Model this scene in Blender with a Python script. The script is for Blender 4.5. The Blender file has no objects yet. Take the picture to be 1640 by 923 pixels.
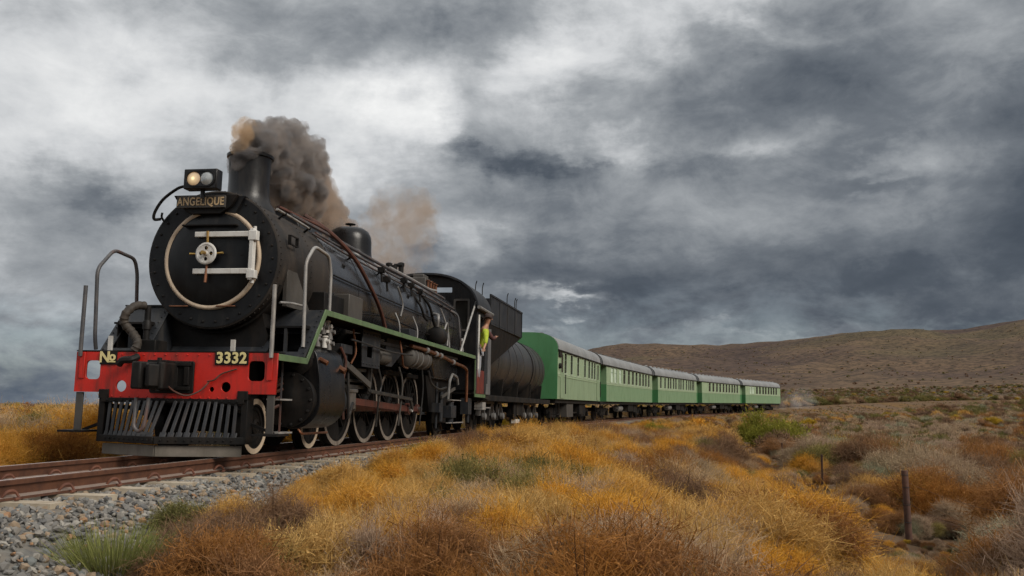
import bpy, bmesh, math, random
import numpy as np
from mathutils import Vector, Matrix, Euler

random.seed(7); RNG = np.random.default_rng(11)
sc = bpy.context.scene
COL = sc.collection
PI = math.pi
rad = math.radians

# ------------------------------------------------------------------ camera
CAM_H = 0.546
cam_d = bpy.data.cameras.new('camera'); cam = bpy.data.objects.new('camera', cam_d); COL.objects.link(cam)
cam.location = (0, 0, CAM_H)
cam.rotation_euler = (rad(90 + 7.881), 0, 0)
cam_d.sensor_width = 36.0
cam_d.lens = 36.0 * 1435.5 / 1640.0
cam_d.clip_start = 0.05; cam_d.clip_end = 60000
sc.camera = cam

# ------------------------------------------------------------------ exposure
vs = sc.view_settings
vs.view_transform = 'Standard'; vs.look = 'None'; vs.exposure = 1.0; vs.gamma = 1.0; vs.use_curve_mapping = False
sc.cycles.volume_step_rate = 1.0
sc.cycles.volume_max_steps = 256
sc.cycles.volume_bounces = 2
sc.cycles.max_bounces = 6
sc.cycles.diffuse_bounces = 3
sc.cycles.glossy_bounces = 3
sc.cycles.use_adaptive_sampling = True
sc.cycles.adaptive_threshold = 0.025
sc.cycles.sample_clamp_indirect = 4.0
sc.cycles.transparent_max_bounces = 12

# ------------------------------------------------------------------ sun and sky
SUN_DIR = Vector((0.70, -0.46, 0.62)).normalized()          # towards the sun: right of and behind the camera
sun_d = bpy.data.lights.new('sun', 'SUN'); sun = bpy.data.objects.new('sun', sun_d); COL.objects.link(sun)
sun_d.energy = 1.5; sun_d.angle = rad(28); sun_d.color = (1.0, 0.93, 0.83)
sun.rotation_euler = SUN_DIR.to_track_quat('Z', 'Y').to_euler()
sun.location = (30, -20, 40)

world = bpy.data.worlds.new('World'); sc.world = world; world.use_nodes = True

class NT:
    """small node-tree writer"""
    def __init__(s, tree): s.t = tree; s.n = tree.nodes; s.l = tree.links
    def node(s, kind, **kw):
        n = s.n.new(kind)
        for k, v in kw.items():
            setattr(n, k, v)
        return n
    def put(s, sock, v):
        if v is None: return
        if isinstance(v, bpy.types.NodeSocket): s.l.new(v, sock)
        elif isinstance(v, (tuple, list)):
            v = tuple(v)
            if sock.type == 'RGBA' and len(v) == 3: v = v + (1.0,)
            sock.default_value = v
        else:
            if sock.type in ('VECTOR',): sock.default_value = (v, v, v)
            else: sock.default_value = v
    def math(s, op, a, b=None, c=None, clamp=False):
        n = s.node('ShaderNodeMath', operation=op, use_clamp=clamp)
        for i, v in enumerate((a, b, c)):
            if v is not None: s.put(n.inputs[i], v)
        return n.outputs[0]
    def vec(s, op, a, b=None):
        n = s.node('ShaderNodeVectorMath', operation=op)
        s.put(n.inputs[0], a)
        if b is not None: s.put(n.inputs[1], b)
        return n.outputs['Value'] if op in ('LENGTH', 'DOT_PRODUCT', 'DISTANCE') else n.outputs[0]
    def noise(s, vec, scale, detail=4, rough=0.55, dist=0.0, col=False):
        n = s.node('ShaderNodeTexNoise')
        if vec is not None: s.put(n.inputs['Vector'], vec)
        s.put(n.inputs['Scale'], scale); s.put(n.inputs['Detail'], detail); s.put(n.inputs['Roughness'], rough)
        s.put(n.inputs['Distortion'], dist)
        return n.outputs['Color'] if col else n.outputs[0]
    def ramp(s, fac, stops, interp='LINEAR'):
        n = s.node('ShaderNodeValToRGB'); cr = n.color_ramp; cr.interpolation = interp
        while len(cr.elements) > 2: cr.elements.remove(cr.elements[-1])
        for i, (p, c) in enumerate(stops):
            e = cr.elements[i] if i < 2 else cr.elements.new(p)
            e.position = p
            if isinstance(c, (int, float)): c = (c, c, c)
            e.color = tuple(c) + ((1.0,) if len(c) == 3 else ())
        s.put(n.inputs[0], fac)
        return n.outputs[0]
    def mix(s, fac, a, b, kind='MIX'):
        n = s.node('ShaderNodeMix', data_type='RGBA', blend_type=kind)
        s.put(n.inputs[0], fac); s.put(n.inputs[6], a); s.put(n.inputs[7], b)
        return n.outputs[2]
    def maprange(s, v, a, b, c, d, smooth=False):
        n = s.node('ShaderNodeMapRange')
        if smooth: n.interpolation_type = 'SMOOTHSTEP'
        for i, q in enumerate((v, a, b, c, d)): s.put(n.inputs[i], q)
        return n.outputs[0]

def pix_dir(x, y):
    """direction in the world of a point of the sky, from its place in the photograph (used for cloud positions only)"""
    a = (x - 820) / 1435.5; b = (461.5 - y) / 1435.5; p = rad(7.881)
    return Vector((a, math.cos(p) - b * math.sin(p), math.sin(p) + b * math.cos(p))).normalized()

def build_sky():
    w = NT(world.node_tree); w.n.clear()
    out = w.node('ShaderNodeOutputWorld'); bg = w.node('ShaderNodeBackground')
    tc = w.node('ShaderNodeTexCoord')
    d = w.vec('NORMALIZE', tc.outputs['Generated'])
    sep = w.node('ShaderNodeSeparateXYZ'); w.put(sep.inputs[0], d)
    z = sep.outputs[2]
    sky = w.node('ShaderNodeTexSky', sky_type='NISHITA'); sky.sun_disc = False
    sky.sun_elevation = math.asin(SUN_DIR.z); sky.sun_rotation = math.atan2(SUN_DIR.x, SUN_DIR.y)
    sky.air_density = 1.0; sky.dust_density = 2.0; sky.ozone_density = 1.5
    clear = w.vec('MULTIPLY', sky.outputs[0], (0.12, 0.12, 0.12))
    # cloud deck: flat layer seen in perspective, flattened toward the horizon
    zz = w.math('MAXIMUM', w.math('ADD', z, 0.24), 0.05)
    inv = w.math('DIVIDE', 1.0, zz)
    cx = w.math('MULTIPLY', sep.outputs[0], inv); cy = w.math('MULTIPLY', sep.outputs[1], inv)
    comb = w.node('ShaderNodeCombineXYZ'); w.put(comb.inputs[0], cx); w.put(comb.inputs[1], cy); w.put(comb.inputs[2], w.math('MULTIPLY', z, 2.5))
    deck = comb.outputs[0]
    nA = w.noise(w.vec('ADD', deck, (3.1, 7.7, 0.0)), 1.1, 9, 0.56, 0.25)
    df = w.vec('MULTIPLY', d, (1.0, 1.0, 1.75))
    nB = w.noise(w.vec('ADD', df, (11.3, 2.4, 4.0)), 5.5, 9, 0.60, 0.55)
    nC = w.noise(w.vec('ADD', df, (5.0, 1.0, 2.0)), 13.0, 9, 0.66, 0.4)
    nD = w.math('SUBTRACT', 1.0, w.math('ABSOLUTE', w.math('MULTIPLY_ADD', w.noise(w.vec('ADD', w.vec('MULTIPLY', d, (1.0, 1.0, 1.5)), (2.2, 8.0, 1.0)), 4.2, 7, 0.55, 0.4), 2.0, -1.0)))
    # warp for the big masses so that their edges are ragged
    wr = w.vec('MULTIPLY', w.vec('SUBTRACT', w.noise(deck, 1.9, 7, 0.60, 0.0, True), (0.5, 0.5, 0.5)), (0.26, 0.26, 0.17))
    wr2 = w.vec('MULTIPLY', w.vec('SUBTRACT', w.noise(d, 11.0, 6, 0.62, 0.0, True), (0.5, 0.5, 0.5)), (0.10, 0.10, 0.07))
    dw = w.vec('ADD', w.vec('ADD', d, wr), wr2)
    # broad tone: brighter overhead and to the left, a dark storm bank low on the right
    base = w.math('ADD', 0.385, w.math('MULTIPLY', w.maprange(z, 0.0, 0.42, 0, 1, True), 0.13))
    base = w.math('ADD', base, w.math('MULTIPLY', w.maprange(z, 0.40, 1.0, 0, 1, True), 0.34))
    base = w.math('SUBTRACT', base, w.math('MULTIPLY', sep.outputs[0], 0.17))
    masses = [  # (x, y, half-width, half-height in px, amount)
        (110, 120, 190, 100, 0.16), (310, 170, 200, 50, 0.12), (30, 230, 140, 60, 0.10), (640, 220, 110, 62, 0.38), (735, 225, 45, 55, 0.20), (560, 300, 80, 45, 0.16), (880, 115, 80, 60, 0.26),
        (1000, 40, 90, 50, 0.20), (1150, 15, 70, 35, 0.22), (1000, 250, 60, 40, 0.24), (1200, 215, 90, 16, 0.10), (1420, 250, 80, 22, 0.14), (1455, 285, 30, 10, 0.12), (1440, 328, 50, 10, 0.08),
        (110, 290, 75, 42, -0.19), (200, 320, 42, 34, -0.16), (60, 575, 200, 70, -0.16), (140, 420, 150, 40, -0.05), (25, 600, 45, 14, 0.16),
        (470, 60, 330, 75, -0.10), (700, 25, 140, 40, -0.14), (850, 278, 100, 22, -0.34), (1350, 330, 420, 90, -0.07), (1500, 200, 230, 70, -0.09), (1350, 80, 190, 60, -0.10),
        (1180, 130, 190, 60, -0.06), (760, 395, 60, 28, 0.14), (720, 420, 55, 16, -0.10), (925, 484, 70, 14, 0.36), (870, 498, 40, 9, 0.16), (850, 535, 45, 12, 0.14), (640, 470, 220, 60, -0.05),
        (1050, 440, 300, 30, -0.07), (1100, 500, 400, 24, -0.06), (1450, 420, 260, 26, -0.06), (1130, 250, 140, 28, -0.08), (1250, 535, 200, 10, 0.08), (1560, 300, 140, 40, -0.08), (1300, 440, 480, 80, -0.10), (930, 420, 220, 50, -0.08),
    ]
    tot = base
    for (x, y, hw, hh, amt) in masses:
        c = pix_dir(x, y)
        q = w.vec('MULTIPLY', w.vec('SUBTRACT', dw, tuple(c)), (1435.5 / hw, 1435.5 / hw, 1435.5 / hh))
        e = w.math('POWER', 2.718, w.math('MULTIPLY', w.vec('DOT_PRODUCT', q, q), -1.0))
        tot = w.math('MULTIPLY_ADD', e, amt, tot)
    tot = w.math('ADD', tot, w.math('MULTIPLY', w.math('SUBTRACT', nA, 0.5), 0.38))
    tot = w.math('ADD', tot, w.math('MULTIPLY', w.math('SUBTRACT', nB, 0.5), 0.36))
    tot = w.math('ADD', tot, w.math('MULTIPLY', w.math('SUBTRACT', nC, 0.5), 0.30))
    tot = w.math('ADD', tot, w.math('MULTIPLY', w.math('SUBTRACT', nD, 0.78), 0.34))
    cloud = w.ramp(tot, [(0.0, (0.044, 0.057, 0.076)), (0.20, (0.081, 0.097, 0.120)), (0.36, (0.157, 0.176, 0.200)), (0.52, (0.315, 0.335, 0.355)),
                         (0.70, (0.60, 0.615, 0.63)), (0.95, (0.88, 0.885, 0.88))])
    # thin openings low down let blue through
    gap = w.math('MULTIPLY', w.maprange(w.math('ADD', nB, w.math('MULTIPLY', nC, 0.4)), 0.62, 0.85, 0.0, 0.55, True), w.maprange(z, 0.0, 0.16, 1.0, 0.0, True))
    low = w.maprange(z, 0.0, 0.10, 0.45, 0.0, True)
    c1 = w.mix(gap, cloud, clear)
    c1 = w.mix(low, c1, w.mix(0.5, cloud, (0.095, 0.14, 0.225)))
    w.put(bg.inputs[0], c1); bg.inputs[1].default_value = 0.525
    w.l.new(bg.outputs[0], out.inputs[0])
    world.cycles.sampling_method = 'NONE'
build_sky()

# ------------------------------------------------------------------ track alignment (s runs back from the leading axle)
TH = 0.159464957; CANT = 0.0175263510
C0 = np.array([-3.374125624 - 0.59 * math.cos(TH), 11.848264950 + 0.59 * math.sin(TH)])
R_CURVE = 250.0; S_CURVE = 10.0
_ds = 0.25
_S = np.arange(-160.0, 420.0, _ds)
def _build_path():
    P = np.zeros((len(_S), 2)); A = np.zeros(len(_S))
    for i, s in enumerate(_S):
        if s <= S_CURVE:
            A[i] = TH; P[i] = C0 + s * np.array([math.sin(TH), math.cos(TH)])
        else:
            s1 = min(s, 190.0)
            a = TH + (s1 - S_CURVE) / R_CURVE
            p0 = C0 + S_CURVE * np.array([math.sin(TH), math.cos(TH)])
            p = p0 + R_CURVE * np.array([math.cos(TH) - math.cos(a), math.sin(a) - math.sin(TH)])
            if s > 190: p = p + (s - 190) * np.array([math.sin(a), math.cos(a)])
            A[i] = a; P[i] = p
    return P, A
_P, _A = _build_path()
def sstep(x, a, b):
    t = np.clip((np.asarray(x, float) - a) / (b - a), 0, 1); return t * t * (3 - 2 * t)
def track_z(s): return 0.55 * sstep(s, 18, 120)
def path(s):
    x = np.interp(s, _S, _P[:, 0]); y = np.interp(s, _S, _P[:, 1]); a = np.interp(s, _S, _A)
    return x, y, float(track_z(s)), a
def track_pt(s, d, dz=0.0):
    """point d metres to the camera side of the centre line"""
    x, y, z, a = path(s)
    return Vector((x + d * math.cos(a), y - d * math.sin(a), z + dz))
def nearest(x, y):
    """(s, d) of many points"""
    x = np.asarray(x, float).ravel(); y = np.asarray(y, float).ravel()
    S = _S[::4]; P = _P[::4]; A = _A[::4]
    out_s = np.empty(len(x)); out_d = np.empty(len(x))
    for i in range(0, len(x), 20000):
        dx = x[i:i+20000, None] - P[None, :, 0]; dy = y[i:i+20000, None] - P[None, :, 1]
        k = np.argmin(dx * dx + dy * dy, 1); j = np.arange(len(k))
        a = A[k]
        out_s[i:i+20000] = S[k] + dx[j, k] * np.sin(a) + dy[j, k] * np.cos(a)
        out_d[i:i+20000] = dx[j, k] * np.cos(a) - dy[j, k] * np.sin(a)
    return out_s, out_d

# ------------------------------------------------------------------ mesh builder
class MB:
    """collects shapes in (s, y, z): s runs BACK along the vehicle, y to the camera side, z up"""
    def __init__(s): s.v = []; s.f = []
    def add(s, vs, fs):
        o = len(s.v); s.v.extend([tuple(map(float, q)) for q in vs]); s.f.extend([tuple(i + o for i in q) for q in fs]); return s
    def box(s, a, b):
        x0, x1 = sorted((a[0], b[0])); y0, y1 = sorted((a[1], b[1])); z0, z1 = sorted((a[2], b[2]))
        return s.add([(x0,y0,z0),(x1,y0,z0),(x1,y1,z0),(x0,y1,z0),(x0,y0,z1),(x1,y0,z1),(x1,y1,z1),(x0,y1,z1)],
                     [(0,3,2,1),(4,5,6,7),(0,1,5,4),(1,2,6,5),(2,3,7,6),(3,0,4,7)])
    def bar(s, p0, p1, w, t, up=(0, 0, 1)):
        """rectangular bar from p0 to p1; w across, t along 'up'"""
        p0, p1 = Vector(p0), Vector(p1); d = (p1 - p0).normalized(); u = Vector(up)
        sd = d.cross(u)
        if sd.length < 1e-5: sd = d.cross(Vector((0, 1, 0)))
        sd.normalize(); u = sd.cross(d).normalized()
        vs = []
        for p in (p0, p1):
            for a, b in ((-1,-1),(1,-1),(1,1),(-1,1)): vs.append(p + sd * (a * w / 2) + u * (b * t / 2))
        return s.add(vs, [(0,1,2,3),(7,6,5,4),(0,4,5,1),(1,5,6,2),(2,6,7,3),(3,7,4,0)])
    def cyl(s, p0, p1, r0, r1=None, n=16):
        return s.lathe([(r0, 0.0), (r1 if r1 is not None else r0, (Vector(p1) - Vector(p0)).length)], p0, Vector(p1) - Vector(p0), n)
    def lathe(s, prof, o, axis, n=24, cap=True):
        o = Vector(o); ax = Vector(axis).normalized()
        u = ax.cross(Vector((0, 0, 1)))
        if u.length < 1e-4: u = ax.cross(Vector((0, 1, 0)))
        u.normalize(); w = ax.cross(u).normalized()
        vs = []; fs = []
        for r, h in prof:
            for i in range(n):
                a = 2 * PI * i / n
                vs.append(o + ax * h + (u * math.cos(a) + w * math.sin(a)) * r)
        for k in range(len(prof) - 1):
            for i in range(n):
                j = (i + 1) % n
                fs.append((k*n+i, k*n+j, (k+1)*n+j, (k+1)*n+i))
        if cap:
            if prof[0][0] > 1e-6: fs.append(tuple(range(n - 1, -1, -1)))
            if prof[-1][0] > 1e-6: fs.append(tuple((len(prof)-1)*n + i for i in range(n)))
        return s.add(vs, fs)
    def ring(s, ri, ro, o, axis, t, n=32):
        """flat ring with thickness t along axis"""
        return s.lathe([(ri, 0), (ro, 0), (ro, t), (ri, t), (ri, 0)], o, axis, n, cap=False)
    def tube(s, pts, r, n=8, rf=None):
        pts = [Vector(p) for p in pts]; N = len(pts); vs = []; fs = []
        prev = None
        for i, p in enumerate(pts):
            t = (pts[min(i+1, N-1)] - pts[max(i-1, 0)]).normalized()
            if prev is None:
                u = t.cross(Vector((0, 0, 1)))
                if u.length < 1e-3: u = t.cross(Vector((0, 1, 0)))
            else:
                u = prev - t * prev.dot(t)
            u.normalize(); prev = u; w = t.cross(u)
            rr = r if rf is None else r * rf[i]
            for k in range(n):
                a = 2 * PI * k / n; vs.append(p + (u * math.cos(a) + w * math.sin(a)) * rr)
        for i in range(N - 1):
            for k in range(n):
                j = (k + 1) % n; fs.append((i*n+k, i*n+j, (i+1)*n+j, (i+1)*n+k))
        fs.append(tuple(range(n-1, -1, -1))); fs.append(tuple((N-1)*n + k for k in range(n)))
        return s.add(vs, fs)
    def prism(s, poly, y0, y1, plane='sz'):
        """polygon in a plane, extruded: 'sz' along y, 'yz' along s, 'sy' along z"""
        n = len(poly)
        mk = {'sz': lambda a, b, t: (a, t, b), 'yz': lambda a, b, t: (t, a, b), 'sy': lambda a, b, t: (a, b, t)}[plane]
        vs = [mk(a, b, y0) for a, b in poly] + [mk(a, b, y1) for a, b in poly]
        fs = [tuple(range(n)), tuple(range(2*n-1, n-1, -1))] + [(i, (i+1) % n, n + (i+1) % n, n + i) for i in range(n)]
        return s.add(vs, fs)
    def mesh(s, name, smooth=True, ang=38, flip=True):
        me = bpy.data.meshes.new(name)
        sg = -1.0 if flip else 1.0
        me.from_pydata([(sg * a, b, c) for a, b, c in s.v], [], s.f)
        bm = bmesh.new(); bm.from_mesh(me); bmesh.ops.recalc_face_normals(bm, faces=bm.faces); bm.to_mesh(me); bm.free()
        if smooth:
            me.shade_smooth(); me.set_sharp_from_angle(angle=rad(ang))
        return me
    def build(s, name, mat, parent=None, smooth=True, ang=38, bev=0.0, flip=True, loc=None):
        return obj(name, s.mesh(name, smooth, ang, flip), mat, parent, bev, loc)

def obj(name, me, mat, parent=None, bev=0.0, loc=None):
    o = bpy.data.objects.new(name, me); COL.objects.link(o)
    if mat is not None:
        if len(me.materials) == 0: me.materials.append(mat)
    if parent is not None: o.parent = parent
    if loc is not None: o.location = loc
    if bev > 0:
        b = o.modifiers.new('bevel', 'BEVEL'); b.width = bev; b.segments = 2; b.limit_method = 'ANGLE'; b.angle_limit = rad(40)
    return o
def tag(o, label=None, cat=None, group=None, kind=None):
    if label: o['label'] = label
    if cat: o['category'] = cat
    if group: o['group'] = group
    if kind: o['kind'] = kind
    return o
def empty(name, loc=(0, 0, 0), rot=(0, 0, 0)):
    o = bpy.data.objects.new(name, None); COL.objects.link(o); o.location = loc; o.rotation_euler = rot; o.empty_display_size = 0.3
    return o
def dup(o, parent=None, loc=None, rot=None):
    c = o.copy(); COL.objects.link(c); c.parent = parent
    if loc is not None: c.location = loc
    if rot is not None: c.rotation_euler = rot
    for ch in list(o.children):
        if ch is not c: dup(ch, c)
    return c

def arc(cx, cy, r, a0, a1, n): return [(cx + r * math.cos(rad(a0 + (a1 - a0) * i / n)), cy + r * math.sin(rad(a0 + (a1 - a0) * i / n))) for i in range(n + 1)]
def rrect(x0, y0, x1, y1, r, n=4):
    p = []
    for cx, cy, a in ((x1-r, y1-r, 0), (x0+r, y1-r, 90), (x0+r, y0+r, 180), (x1-r, y0+r, 270)): p += arc(cx, cy, r, a, a + 90, n)
    return p
def plate_mesh(name, loops, thick, M):
    """flat plate with holes: loops are closed 2-D outlines (first outer), extruded by thick (centred), placed by matrix M"""
    cu = bpy.data.curves.new(name, 'CURVE'); cu.dimensions = '2D'; cu.fill_mode = 'BOTH'; cu.extrude = thick / 2
    for lp in loops:
        sp = cu.splines.new('POLY'); sp.points.add(len(lp) - 1)
        for p, (a, b) in zip(sp.points, lp): p.co = (a, b, 0, 1)
        sp.use_cyclic_u = True
    o = bpy.data.objects.new(name, cu); COL.objects.link(o)
    dg = bpy.context.evaluated_depsgraph_get()
    me = bpy.data.meshes.new_from_object(o.evaluated_get(dg), depsgraph=dg)
    bpy.data.objects.remove(o); bpy.data.curves.remove(cu)
    me.materials.clear(); me.transform(M); me.name = name
    bm = bmesh.new(); bm.from_mesh(me); bmesh.ops.remove_doubles(bm, verts=bm.verts, dist=1e-5); bmesh.ops.recalc_face_normals(bm, faces=bm.faces); bm.to_mesh(me); bm.free()
    return me
# local vehicle frame is x forward (= -s), y camera side, z up
def M_front(s):      # 2-D (y, z) -> plane facing forward at s
    return Matrix(((0, 0, 1, -s), (1, 0, 0, 0), (0, 1, 0, 0), (0, 0, 0, 1)))
def M_side(y):       # 2-D (s, z) -> plane facing +y
    return Matrix(((-1, 0, 0, 0), (0, 0, 1, y), (0, 1, 0, 0), (0, 0, 0, 1)))
def text_mesh(name, body, size, M, extrude=0.004, offset=0.0, sx=1.0):
    cu = bpy.data.curves.new(name, 'FONT'); cu.body = body; cu.size = size; cu.extrude = extrude; cu.align_x = 'CENTER'; cu.align_y = 'CENTER'; cu.offset = offset; cu.space_character = 1.08
    cu.resolution_u = 4
    o = bpy.data.objects.new(name, cu); COL.objects.link(o)
    dg = bpy.context.evaluated_depsgraph_get(); me = bpy.data.meshes.new_from_object(o.evaluated_get(dg), depsgraph=dg)
    bpy.data.objects.remove(o); bpy.data.curves.remove(cu)
    me.materials.clear(); me.transform(M @ Matrix.Diagonal((sx, 1, 1, 1))); me.name = name
    return me

def smooth_path(pts, n=6):
    """Catmull-Rom through points"""
    P = [Vector(p) for p in pts]; P = [P[0] * 2 - P[1]] + P + [P[-1] * 2 - P[-2]]; o_ = []
    for i in range(1, len(P) - 2):
        for k in range(n):
            t = k / n
            o_.append(0.5 * ((2 * P[i]) + (-P[i-1] + P[i+1]) * t + (2*P[i-1] - 5*P[i] + 4*P[i+1] - P[i+2]) * t*t + (-P[i-1] + 3*P[i] - 3*P[i+1] + P[i+2]) * t**3))
    o_.append(P[-2]); return o_
def fillet(pts, r=0.06, n=4):
    P = [Vector(p) for p in pts]; o_ = [P[0]]
    for i in range(1, len(P) - 1):
        a = (P[i-1] - P[i]); b = (P[i+1] - P[i]); rr = min(r, a.length * 0.45, b.length * 0.45)
        A = P[i] + a.normalized() * rr; B = P[i] + b.normalized() * rr
        for k in range(n + 1):
            t = k / n; o_.append(A * (1-t)**2 + P[i] * 2*t*(1-t) + B * t*t)
    o_.append(P[-1]); return o_

# ------------------------------------------------------------------ materials
def pbsdf(name):
    m = bpy.data.materials.new(name); m.use_nodes = True; t = NT(m.node_tree); t.n.clear()
    out = t.node('ShaderNodeOutputMaterial'); b = t.node('ShaderNodeBsdfPrincipled'); t.l.new(b.outputs[0], out.inputs[0])
    return m, t, b, out
def paint(name, c1, c2, rough=(0.35, 0.6), scale=3.0, metal=0.0, bump=0.15, grime=None, grime_amt=0.5, gscale=1.4, streak=True, spec=0.5, fine=40.0):
    """weathered paint or metal: two tones, grime with its own shape, uneven gloss, fine relief"""
    m, t, b, out = pbsdf(name)
    tc = t.node('ShaderNodeTexCoord'); P = tc.outputs['Object']
    oi = t.node('ShaderNodeObjectInfo')
    P = t.vec('ADD', P, t.vec('MULTIPLY', oi.outputs['Location'], (0.37, 0.41, 0.29)))
    n1 = t.noise(P, scale, 6, 0.6, 0.3)
    col = t.mix(t.maprange(n1, 0.35, 0.68, 0, 1, True), c1, c2)
    n2 = t.noise(t.vec('MULTIPLY', P, (1.0, 1.0, 0.22) if streak else (1.0, 1.0, 1.0)), gscale * 4, 7, 0.65, 0.4)
    if grime is not None:
        col = t.mix(t.math('MULTIPLY', t.maprange(n2, 0.46, 0.74, 0, 1, True), grime_amt), col, grime)
    n3 = t.noise(P, fine, 3, 0.6)
    col = t.mix(t.math('MULTIPLY', n3, 0.28), col, t.vec('MULTIPLY', col, (0.55, 0.55, 0.55)))
    t.put(b.inputs['Base Color'], col)
    t.put(b.inputs['Roughness'], t.maprange(t.math('ADD', t.math('MULTIPLY', n2, 0.6), t.math('MULTIPLY', n3, 0.4)), 0.3, 0.72, rough[0], rough[1]))
    b.inputs['Metallic'].default_value = metal; b.inputs['Specular IOR Level'].default_value = spec
    if bump:
        bp = t.node('ShaderNodeBump'); bp.inputs['Strength'].default_value = bump; bp.inputs['Distance'].default_value = 0.02
        t.put(bp.inputs['Height'], t.math('ADD', t.math('MULTIPLY', n1, 0.5), t.math('MULTIPLY', n3, 0.22)))
        t.l.new(bp.outputs[0], b.inputs['Normal'])
    return m
M = {}
M['black'] = paint('black_paint', (0.006, 0.006, 0.007), (0.012, 0.012, 0.013), (0.20, 0.46), 2.5, grime=(0.045, 0.037, 0.030), grime_amt=0.4, spec=0.35)
M['gloss'] = paint('boiler_cladding_paint', (0.130, 0.133, 0.145), (0.170, 0.170, 0.180), (0.14, 0.36), 1.6, metal=0.82, grime=(0.075, 0.066, 0.058), grime_amt=0.5, bump=0.10, gscale=0.8, spec=1.0)
M['smokebox'] = paint('smokebox_paint', (0.022, 0.019, 0.017), (0.038, 0.031, 0.026), (0.50, 0.75), 2.0, grime=(0.085, 0.066, 0.050), grime_amt=0.5, spec=0.25)
M['front'] = paint('smokebox_front_paint', (0.005, 0.005, 0.006), (0.010, 0.011, 0.012), (0.27, 0.48), 3.0, grime=(0.045, 0.040, 0.036), grime_amt=0.4, spec=0.25)
M['slate'] = paint('slate_grey_paint', (0.014, 0.016, 0.019), (0.024, 0.026, 0.031), (0.42, 0.65), 2.5, grime=(0.080, 0.072, 0.062), grime_amt=0.5, spec=0.30)
M['soot'] = paint('oily_black_iron', (0.005, 0.005, 0.005), (0.013, 0.011, 0.010), (0.45, 0.8), 4.0, grime=(0.026, 0.017, 0.011), grime_amt=0.45, spec=0.22)
M['red'] = paint('signal_red_paint', (0.58, 0.017, 0.007), (0.47, 0.014, 0.007), (0.35, 0.6), 3.0, grime=(0.10, 0.022, 0.013), grime_amt=0.85, gscale=1.6)
M['dullred'] = paint('dull_red_paint', (0.16, 0.022, 0.013), (0.10, 0.020, 0.014), (0.4, 0.7), 4.0, grime=(0.04, 0.02, 0.015), grime_amt=0.7)
M['rodred'] = paint('rod_red_oxide_paint', (0.095, 0.027, 0.018), (0.07, 0.022, 0.016), (0.35, 0.6), 5.0, grime=(0.05, 0.03, 0.022), grime_amt=0.6)
M['green_trim'] = paint('pale_green_trim_paint', (0.095, 0.155, 0.070), (0.125, 0.19, 0.09), (0.4, 0.65), 3.0, grime=(0.06, 0.075, 0.045), grime_amt=0.6)
M['cream'] = paint('cream_paint', (0.55, 0.44, 0.32), (0.44, 0.34, 0.25), (0.45, 0.7), 5.0, grime=(0.16, 0.10, 0.065), grime_amt=0.7)
M['rimdull'] = paint('dull_rim_paint', (0.24, 0.20, 0.165), (0.16, 0.13, 0.105), (0.5, 0.75), 6.0, grime=(0.07, 0.05, 0.04), grime_amt=0.9, gscale=2.0)  # driving wheel rims, darker than the cream leading ones
M['panel'] = paint('grey_panel_paint', (0.11, 0.11, 0.115), (0.14, 0.138, 0.138), (0.4, 0.6), 2.0, grime=(0.08, 0.065, 0.055), grime_amt=0.5)
M['white'] = paint('white_paint', (0.66, 0.65, 0.62), (0.55, 0.53, 0.50), (0.4, 0.65), 5.0, grime=(0.28, 0.24, 0.19), grime_amt=0.6)
M['letter'] = paint('letter_yellow_paint', (0.74, 0.64, 0.30), (0.66, 0.56, 0.26), (0.4, 0.6), 8.0, bump=0.05)
M['letter2'] = paint('letter_brass', (0.62, 0.45, 0.26), (0.52, 0.37, 0.20), (0.35, 0.55), 8.0, metal=0.2, bump=0.05)
M['grey_rail'] = paint('worn_handrail_paint', (0.30, 0.29, 0.28), (0.42, 0.40, 0.37), (0.35, 0.6), 6.0, metal=0.3, grime=(0.12, 0.09, 0.07), grime_amt=0.7)
M['dark_rail'] = paint('dark_handrail_paint', (0.055, 0.055, 0.06), (0.09, 0.085, 0.085), (0.4, 0.65), 6.0, grime=(0.16, 0.06, 0.035), grime_amt=0.7)
M['bars'] = paint('dark_bar_paint', (0.020, 0.021, 0.024), (0.034, 0.034, 0.037), (0.4, 0.6), 6.0, grime=(0.07, 0.045, 0.03), grime_amt=0.45)
M['steel'] = paint('bright_worn_steel', (0.30, 0.29, 0.28), (0.20, 0.185, 0.17), (0.28, 0.5), 5.0, metal=0.8, grime=(0.05, 0.04, 0.032), grime_amt=0.7)
M['rodsteel'] = paint('oily_rod_steel', (0.045, 0.045, 0.048), (0.080, 0.078, 0.075), (0.3, 0.5), 5.0, metal=0.6, grime=(0.03, 0.025, 0.02), grime_amt=0.6)
M['copper'] = paint('copper_pipe', (0.30, 0.13, 0.07), (0.17, 0.072, 0.040), (0.3, 0.55), 6.0, metal=0.75, grime=(0.08, 0.05, 0.035), grime_amt=0.7)
M['brass'] = paint('brass', (0.50, 0.33, 0.10), (0.42, 0.26, 0.09), (0.3, 0.5), 6.0, metal=0.8)
M['rustpipe'] = paint('rust_red_pipe', (0.105, 0.034, 0.020), (0.065, 0.026, 0.018), (0.5, 0.8), 8.0, grime=(0.035, 0.025, 0.02), grime_amt=0.6)
M['castgrey'] = paint('grey_cast_steel', (0.17, 0.165, 0.16), (0.25, 0.24, 0.23), (0.45, 0.7), 5.0, metal=0.2, grime=(0.05, 0.04, 0.032), grime_amt=0.8)
M['boxgrey'] = paint('grey_brown_sheet', (0.055, 0.050, 0.045), (0.075, 0.067, 0.058), (0.5, 0.75), 3.0, grime=(0.05, 0.04, 0.03), grime_amt=0.6)
M['tender'] = paint('tender_dark_paint', (0.024, 0.023, 0.024), (0.040, 0.037, 0.036), (0.30, 0.52), 1.5, grime=(0.095, 0.078, 0.064), grime_amt=0.55, spec=0.35)
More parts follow.
